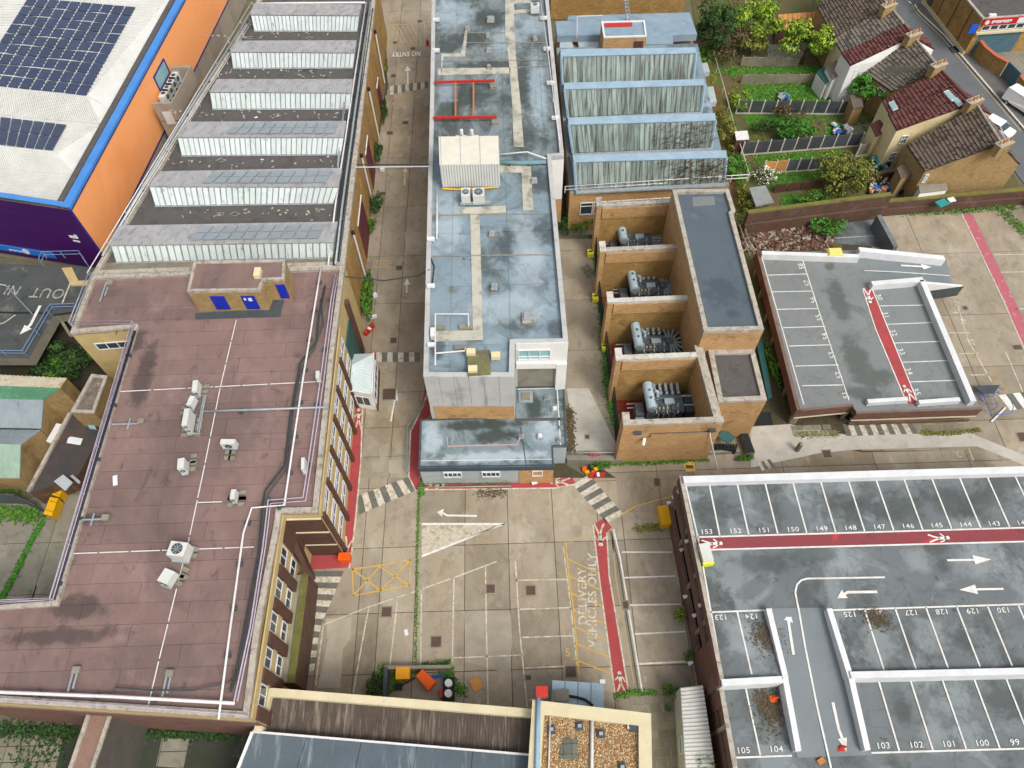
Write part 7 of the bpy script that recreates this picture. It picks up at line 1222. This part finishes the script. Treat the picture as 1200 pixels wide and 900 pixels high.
def house(lab, r, e, mt, wall, zr=7.6, ze=4.4, fd=3.8, grp='terraced houses along the street'):
    A, B = W(*r[0], zr), W(*r[1], zr); C, D = W(*e[1], ze), W(*e[0], ze); t = thing('terraced_house', lab, 'house', (A.x, A.y, 0), grp)
    d = (B-A).normalized(); d.z = 0; n = Vector((-d.y, d.x, 0)); n = n if n.x > 0 else -n
    Fa, Fb = A+n*fd, B+n*fd; Fa.z = Fb.z = ze; z = .12
    V_ = [A, B, C, D, Fa, Fb]; V_ = [p-Vector((0, 0, z)) for p in V_]; G = [Vector((p.x, p.y, 0)) for p in (C, D, Fa, Fb)]
    mb = MB(); mb.add(V_+G, [[0, 1, 2, 3], [0, 4, 5, 1], [3, 2, 6, 7], [4, 8, 9, 5], [1, 5, 9, 6, 2], [0, 3, 7, 8, 4], [6, 9, 8, 7]]); ap(t, 'wall', wall, mb)
    rf = ap(t, 'roof', mt[1], MB().slab3([A, B, C, D], .1).slab3([B, A, Fa, Fb], .1)); roof_tiles(rf, A, B, C, D, mt); roof_tiles(rf, B, A, Fa, Fb, mt)
    rc = MB(); nt_ = max(3, int((B-A).length/.45))
    build(MB().tube([A+Vector((0, 0, .12)), B+Vector((0, 0, .12))], .14, 6), 'ridge_tiles', TILER if mt is TR else COPE, rf); build(MB().tube([D, C], .09, 5), 'gutter', BLK, rf)
    t['_'] = 1; del t['_']; return t, (A, B, C, D)
hs_ = []
h1, q1 = house('farthest terraced house with brown-grey tiles and a small dormer wall', ((1000, -45), (1041, 7)), ((958, 8), (981, 50)), TN, BRICKY)
h2, q2 = house('narrow terraced house with pale grey tiles beside the farthest house', ((1042, 8), (1058, 28)), ((977, 46), (989, 65)), TG, CREAMW, ze=4.6)
h3, q3 = house('terraced house with maroon tiles and white rendered rear walls', ((1058.5, 29), (1069, 43)), ((986, 62), (997, 77)), TR, WHITER, ze=5.6, zr=7.7)
h4, q4 = house('terraced house with broad pale grey tile roof behind the leafy tree', ((1071, 45), (1099, 79)), ((1012, 84), (1046, 108)), TG, BRICKY, ze=4.2)
h5, q5 = house('terraced house with maroon tiles, left of the pair with roof windows', ((1101, 82), (1119, 101)), ((1034, 118), (1044, 137)), TR, CREAMW, ze=4.8)
h6, q6 = house('terraced house with maroon tiles and two open roof windows', ((1119.5, 102), (1139, 122)), ((1041, 134), (1051, 153)), TR, m_('magnolia_render', '#e0d0a6', '#d3c297', .8, [('#9b8a62', 1, .58, .75, .5)], grain=.08), ze=5.4, zr=7.7)
h7, q7 = house('end terraced house with grey-brown tiles and big yellow brick gable', ((1145, 125), (1173, 169)), ((1063, 170), (1084, 201)), TN, BRICKY, ze=4.6, zr=7.7)
for h, (u, v) in ((h1, (1041, 8)), (h2, (1070, 42)), (h4, (1099, 78)), (h6, (1141, 120)), (h7, (1176, 170))):
    p = W(u, v, 8.2); ch = ap(h, 'chimney', BRICKY, MB().box((p.x, p.y, 7.8), (1.9, .75, 1.3), radians(25))); build(MB().box((p.x, p.y, 8.5), (2.0, .9, .1), radians(25)), 'chimney_cap', COPE, ch)
    for k in range(4): build(MB().tube([(p.x-.66+k*.44, p.y-.3+k*.2, 8.55), (p.x-.66+k*.44, p.y-.3+k*.2, 8.95)], .13, 7, r2=.1), 'chimney_pot', ORM if k % 2 else CREAM, ch)
def wwin(h, q, s0, s1, z0, z1, side='rear', n=2, gl=GLASS):
    A, B, C, D = q; F = Face(D, C, (-1, -.5)) if side == 'rear' else Face(C, B, (.5, -1)); F.window(h, F.L*s0, F.L*s1, z0, z1, n, FRAMEW, gl, .1, .6)
wwin(h3, q3, .12, .26, 3.6, 4.8, 'side'); wwin(h3, q3, .1, .22, 1.0, 2.2, 'side'); wwin(h6, q6, .14, .24, 3.3, 4.5, 'side'); wwin(h6, q6, .1, .2, .9, 2.1, 'side'); wwin(h7, q7, .04, .1, 3.0, 4.2, 'side'); wwin(h1, q1, .5, .75, 2.8, 3.9); wwin(h4, q4, .6, .8, 2.6, 3.8)
def rwin(h, q, s, t_, w=.055, l=.09, lab='skylight'):
    c = [bil(q, s-w, t_-l/2), bil(q, s+w, t_-l/2), bil(q, s+w, t_+l/2), bil(q, s-w, t_+l/2)]; nn = (q[1]-q[0]).cross(q[3]-q[0]).normalized(); nn = nn if nn.z > 0 else -nn; f = ap(h, lab, FRAMEW, MB().slab3([p+nn*.3 for p in c], .12)); build(MB().slab3([lerp(p, sum(c, Vector())/4, .2)+nn*.33 for p in c], .04), 'pane', GLASSB, f)
rwin(h6, q6, .35, .16, .28, .07); rwin(h6, q6, .75, .14, .2, .06); rwin(h5, q5, .6, .9, .25, .08)
def ext(h, px, z, wall, roof): q = Ws(px, z); e = ap(h, 'extension', wall, MB().prism([lerp(p, sum(q, Vector())/4, .04) for p in q], 0, z-.15)); build(MB().prism(q, z-.15, z), 'extension_roof', roof, e); return e
ext(h3, [(968, 78), (981, 70), (988, 84), (976, 93)], 3.2, WHITER, TILEG); ext(h3, [(957, 84), (966, 78), (975, 92), (968, 98)], 2.4, WHITER, GREENM); ext(h6, [(1020, 145), (1031, 140), (1040, 152), (1027, 160)], 3.2, MATS['magnolia_render'], TILER); ext(h7, [(1051, 197), (1061, 190), (1068, 203), (1056, 210)], 3.0, BRICKY, TILEN); ext(h5, [(996, 112), (1008, 108), (1012, 125), (1000, 128)], 2.6, BRICKY, TILEN); ext(h7, [(1076, 214), (1107, 208), (1111, 222), (1078, 226)], 2.6, WHITER, CONCG)
# shop at the top right corner
sp = thing('corner_shop', 'brick corner shop with flat roof, red sign and blue-grey shutters', 'shop', W(1150, 20, 0)); zs_ = 5.2
SQ = Ws([(1152, 22), (1100, -40), (1290, -60), (1290, 12)], zs_); ap(sp, 'wall', BRICKT, MB().prism(SQ, 0, zs_-.2)); ap(sp, 'roof', ROOFD, MB().prism([lerp(p, sum(SQ, Vector())/4, .01) for p in SQ], zs_-.2, zs_-.12)); coping(SQ, .35, zs_, .3, COPE, sp)
FSS = Face(SQ[0], SQ[3], (0, -1)); sg = FSS.pc('sign', m_('red_sign', '#b5202a', rough=.4), sp, .2, FSS.L, 4.3, 5.15, .15); FSS.pc('sign_white_part', FRAMEW, sg, 4.8, FSS.L, 4.35, 5.1, .17)
[FSS.pc('lettering_stroke', FRAMEW, sg, 1.35+i*.34, 1.35+i*.34+.26, 4.55+(.1 if i % 3 == 1 else 0), 4.95, .165) for i in range(8)]; ds = MB(); pp = FSS.A+FSS.d*.75+FSS.n*.16+Vector((0, 0, 4.72)); ds.tube([pp, pp+FSS.n*.02], .3, 10); ap(sg, 'round_emblem', FRAMEW, ds)
for i in range(8): FSS.window(sp, .5+i*1.15, 1.6+i*1.15, 3.5, 4.25, 1, FRAMEW, GLASS)
FSS.pc('canopy_ledge', COPEC, sp, 0, FSS.L, 3.15, 3.4, .35); 
for i in range(9): FSS.pc('shutter_slat', SHUT, sp, .8, 6.5, .1+i*.33, .1+(i+1)*.33-.03, .06+.02*(i % 2))
bs = FSS.pc('blue_sign', m_('royal_blue_sign', '#2357c8', rough=.4), sp, -1.1, -.2, 3.3, 4.5, .1); FWS = Face(SQ[1], SQ[0], (-1, -.3)); FWS.pc('stone_plinth', COPEC, sp, 0, FWS.L, 0, .6, .15)
for i in range(6): FWS.pc('pilaster_joint', WOODB, sp, FWS.L-2.5-i*3.0, FWS.L-2.35-i*3.0, .6, 5, .04)
FWS.pc('grey_door', DSTEEL, sp, FWS.L-11.2, FWS.L-10.4, .3, 3.6, .05)
fw_ = thing('forecourt_wall', 'curved brick forecourt wall with terracotta coping beside the shop', 'wall', W(1150, 70, 0)); Pq = Ws([(1137, 60), (1146, 72), (1158, 82), (1171, 89)]); 
for i in range(3): ap(fw_, 'wall', BRICKT, MB().bar(Pq[i], Pq[i+1], .35, 2.0)); ap(fw_, 'coping', m_('terracotta', '#b5654a', grain=.15) if i == 0 else MATS['terracotta'], MB().bar(Pq[i]+Vector((0, 0, 2)), Pq[i+1]+Vector((0, 0, 2)), .5, .14))
gt = thing('yard_gate', 'blue-grey corrugated yard gate between brick walls', 'gate', W(1180, 100, 0)); A, B = W(1172, 90), W(1186, 104)
for i in range(7): ap(gt, 'gate_board', SHUT, MB().bar(lerp(A, B, i/7), lerp(A, B, (i+.9)/7), .08+.04*(i % 2), 2.2))
f3_ = thing('forecourt_wall', 'short brick wall stub with orange coping right of the yard gate', 'wall', W(1190, 110, 0)); ap(f3_, 'wall', BRICKT, MB().bar(W(1187, 105), W(1196, 117), .35, 1.9)); ap(f3_, 'coping', MATS['terracotta'], MB().bar(W(1187, 105)+Vector((0, 0, 1.9)), W(1196, 117)+Vector((0, 0, 1.9)), .5, .14))
def car(name, lab, u, v, ang, L=4.3, Wd=1.8, Hh=1.45, van=False, group=None):
    c = W(u, v, .7); t = thing(name, lab, 'van' if van else 'car', (c.x, c.y, 0), group); R = Matrix.Rotation(ang, 3, 'Z')
    pr = [(-.5, .32), (-.5, .62), (-.47, .68), (-.3, 1.0), (.12, 1.0), (.28, .68), (.47, .58), (.5, .45), (.5, .25), (-.5, .25)] if not van else [(-.5, .25), (-.5, .97), (-.46, 1.0), (.2, 1.0), (.34, .66), (.5, .56), (.5, .25)]
    mb = MB(); n = len(pr)
    for s in (-1, 1):
        for k in (0, 1):
            for x, z in pr: w = Wd/2*(1-.18*max(0, z-.6)/.4 if k == 0 else .9 if z < .6 else .68 if not van else .8); 
    L_ = [Vector((x*L, Wd/2*(1 if z < .66 else .8), z*Hh)) for x, z in pr]; R2 = [Vector((p.x, -p.y, p.z)) for p in L_]
    f = lambda p: Vector((c.x, c.y, 0))+R @ p
    mb.add([f(p) for p in L_]+[f(p) for p in R2], [list(range(n)), list(reversed(range(n, 2*n)))]+[[i, (i+1) % n, n+(i+1) % n, n+i] for i in range(n)]); bd = ap(t, 'body', CARW, mb)
    def glass(nm, pts): ap(t, nm, GLASS, MB().face([f(Vector(p)) for p in pts]))
    hw = Wd/2*.78; zt, zb = Hh*.97, Hh*.7
    if van: glass('windscreen', [(.2*L+.08, -hw, zt), (.2*L+.08, hw, zt), (.335*L+.04, hw, zb), (.335*L+.04, -hw, zb)])
    else:
        glass('windscreen', [(.13*L+.06, -hw*.95, zt), (.13*L+.06, hw*.95, zt), (.28*L+.03, hw, zb), (.28*L+.03, -hw, zb)]); glass('rear_window', [(-.31*L-.06, hw*.95, zt), (-.31*L-.06, -hw*.95, zt), (-.46*L, -hw, zb), (-.46*L, hw, zb)])
        for s in (-1, 1): glass('side_window', [(-.27*L, s*Wd*.412, zt-.03), (.1*L, s*Wd*.412, zt-.03), (.22*L, s*Wd*.47, zb+.02), (-.38*L, s*Wd*.47, zb+.02)])
    for sx in (-.32, .32):
        for s in (-1, 1): w_ = ap(t, 'wheel', BLK, MB().tube([f(Vector((sx*L, s*(Wd/2-.2), .32))), f(Vector((sx*L, s*(Wd/2+.02), .32)))], .32, 14)); build(MB().tube([f(Vector((sx*L, s*(Wd/2+.01), .32))), f(Vector((sx*L, s*(Wd/2+.04), .32)))], .18, 10), 'rim', STEEL, w_)
    for s in (-1, 1): ap(t, 'headlight', FRAMEW, MB().box(f(Vector((.49*L, s*Wd*.36, .52*Hh))), (.12, .35, .16), ang)); ap(t, 'mirror', CARW, MB().box(f(Vector((.17*L, s*Wd*.55, .68*Hh))), (.15, .22, .14), ang))
    return t
car('parked_car', 'white car parked on the street behind the end house', 1167.5, 148, radians(-52)); car('parked_van', 'white van cut off by the right edge of the picture by the yard gate', 1199, 122, radians(-60), 4.8, 1.9, 2.0, True)
t = thing('motorcycle', 'small white and black motorcycle parked by the shop shutters', 'motorcycle', W(1193, 56, 0)); p = W(1193, 56, 0)
for s in (-.65, .65): ap(t, 'wheel', BLK, MB().tube([p+Vector((s, -.06, .32)), p+Vector((s, .06, .32))], .32, 12))
ap(t, 'body', FRAMEW, MB().tube([p+Vector((-.5, 0, .6)), p+Vector((.1, 0, .85)), p+Vector((.5, 0, .6))], .22, 8)); ap(t, 'seat', BLK, MB().box(p+Vector((-.25, 0, .88)), (.7, .28, .12))); ap(t, 'handlebar', STEEL, MB().tube([p+Vector((.4, -.35, 1.05)), p+Vector((.4, .35, 1.05))], .03, 5))
ap(None, 'street_bollard', BLK, MB().tube(Ws([(1076, 9, .1), (1076, 9, 1.1)]), .1, 6), label='thin black post at the corner of the pavement', cat='bollard'); ap(None, 'roof_vent', FRAMEW, MB().box(W(1163, 18, 5.3), (.9, .4, .3)), label='white vent on the flat roof of the corner shop', cat='vent')
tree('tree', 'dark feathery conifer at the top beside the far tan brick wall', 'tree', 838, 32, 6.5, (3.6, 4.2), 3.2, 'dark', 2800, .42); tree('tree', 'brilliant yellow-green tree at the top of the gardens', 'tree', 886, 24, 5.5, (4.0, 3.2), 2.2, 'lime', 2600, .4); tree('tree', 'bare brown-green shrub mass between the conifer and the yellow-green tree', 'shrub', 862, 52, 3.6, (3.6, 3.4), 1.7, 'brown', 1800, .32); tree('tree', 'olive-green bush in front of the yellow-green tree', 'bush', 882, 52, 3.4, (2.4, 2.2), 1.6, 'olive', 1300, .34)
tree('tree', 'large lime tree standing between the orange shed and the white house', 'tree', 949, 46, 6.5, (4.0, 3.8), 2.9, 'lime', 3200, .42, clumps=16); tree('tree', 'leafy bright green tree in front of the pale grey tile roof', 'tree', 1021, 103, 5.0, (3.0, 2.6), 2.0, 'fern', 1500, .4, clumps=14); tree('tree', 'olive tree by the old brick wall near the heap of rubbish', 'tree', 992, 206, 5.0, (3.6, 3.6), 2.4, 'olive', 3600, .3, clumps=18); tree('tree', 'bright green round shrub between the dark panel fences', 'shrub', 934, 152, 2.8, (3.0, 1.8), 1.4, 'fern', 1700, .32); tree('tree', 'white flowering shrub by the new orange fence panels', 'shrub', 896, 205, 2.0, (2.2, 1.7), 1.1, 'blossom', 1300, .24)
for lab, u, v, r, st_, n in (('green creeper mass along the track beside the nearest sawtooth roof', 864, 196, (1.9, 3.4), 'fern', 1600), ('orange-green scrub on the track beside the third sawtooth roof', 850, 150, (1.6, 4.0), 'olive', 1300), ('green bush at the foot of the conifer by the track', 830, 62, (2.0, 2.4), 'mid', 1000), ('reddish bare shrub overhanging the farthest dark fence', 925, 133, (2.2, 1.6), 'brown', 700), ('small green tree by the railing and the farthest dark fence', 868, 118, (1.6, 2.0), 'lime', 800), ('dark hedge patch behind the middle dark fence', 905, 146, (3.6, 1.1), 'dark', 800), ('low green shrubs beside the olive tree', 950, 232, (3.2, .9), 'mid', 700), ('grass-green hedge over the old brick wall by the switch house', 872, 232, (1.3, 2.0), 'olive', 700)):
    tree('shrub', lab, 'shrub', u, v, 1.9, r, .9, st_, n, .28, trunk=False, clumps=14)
cols = [FRAMEW, BLK, BLUEP, TEAL, m_('peach_plastic', '#d99a62'), STEEL, REDM, m_('navy_bag', '#22283f')]
for lab, u, v, ru, rv, n in (('heap of white, black and teal rubbish by the end house yard', 1037, 221, 19, 7, 90), ('rubbish and toys behind the white house', 987, 103, 8, 5, 28), ('white and blue sacks at the end of the bright lawn', 917, 116, 6, 4, 16), ('teal netting and clutter on the patio before the middle house', 1030, 194, 10, 5, 40), ('clutter beside the cream extension', 1020, 170, 8, 6, 24), ('white chairs and pots in the narrow patio garden', 985, 155, 11, 6, 18), ('bags beside the foot of the yellow brick house', 1083, 228, 8, 2, 10)):
    mb = MB()
    for k in range(n): q = W(u+random.uniform(-ru, ru), v+random.uniform(-rv, rv), 0); s = random.uniform(.25, .8); mb.box((q.x, q.y, random.uniform(.1, .5)), (s, s*random.uniform(.4, 1), s*random.uniform(.3, .8)), random.uniform(0, 3), random.uniform(-.5, .5), m=random.choice((0, 0, 1, 2, 3, 4, 5, 7) if n != 40 else (3, 3, 5, 1)))
    build(mb, 'rubbish_heap', cols, None, label=lab, cat='rubbish', kind='stuff')
sheet('patio', [(985, 150), (1022, 144), (1052, 155), (1010, 172)], .03, CONCG, garden, th=.03); sheet('patio', [(1010, 190), (1060, 178), (1075, 200), (1020, 205)], .03, CONCG, garden, th=.03); sheet('patio', [(985, 100), (1012, 96), (1005, 130), (992, 131)], .03, SLAB, garden, th=.03)
ap(None, 'green_bag', TEAL, MB().box(W(1104, 238, 1.9), (1.3, .9, .15), .4), label='green sack lying on the old brick wall', cat='sack'); ap(None, 'white_bag', FRAMEW, MB().box(W(1115, 234, 1.9), (.8, .6, .12), .2), label='white sack lying on the old brick wall', cat='sack')

mb = MB(); GQ = Ws([(812, -20), (1005, -20), (1075, 205), (862, 262)])
for k in range(9000):
    s_, t_ = random.random(), random.random(); q = bil(GQ, s_, t_)
    if sin(q.x*.9)*cos(q.y*.7)+sin(q.x*.33+q.y*.41) < -.1: continue
    a = random.uniform(0, 6.3); e = Vector((cos(a), sin(a), random.uniform(-.1, .5)))*random.uniform(.1, .32); mb.add([q-e*.5+Vector((0, 0, .08)), q+Vector((-e.y*.5, e.x*.5, .15)), q+e*.5+Vector((0, 0, .08)), q+Vector((e.y*.5, -e.x*.5, .02))], [[0, 1, 2, 3]], random.choice((0, 0, 1, 2)))
build(mb, 'ground_cover', LF['mid']+[LF['olive'][0]], None, label='patchy low ground cover growing through the garden soil', cat='ground cover', kind='stuff')
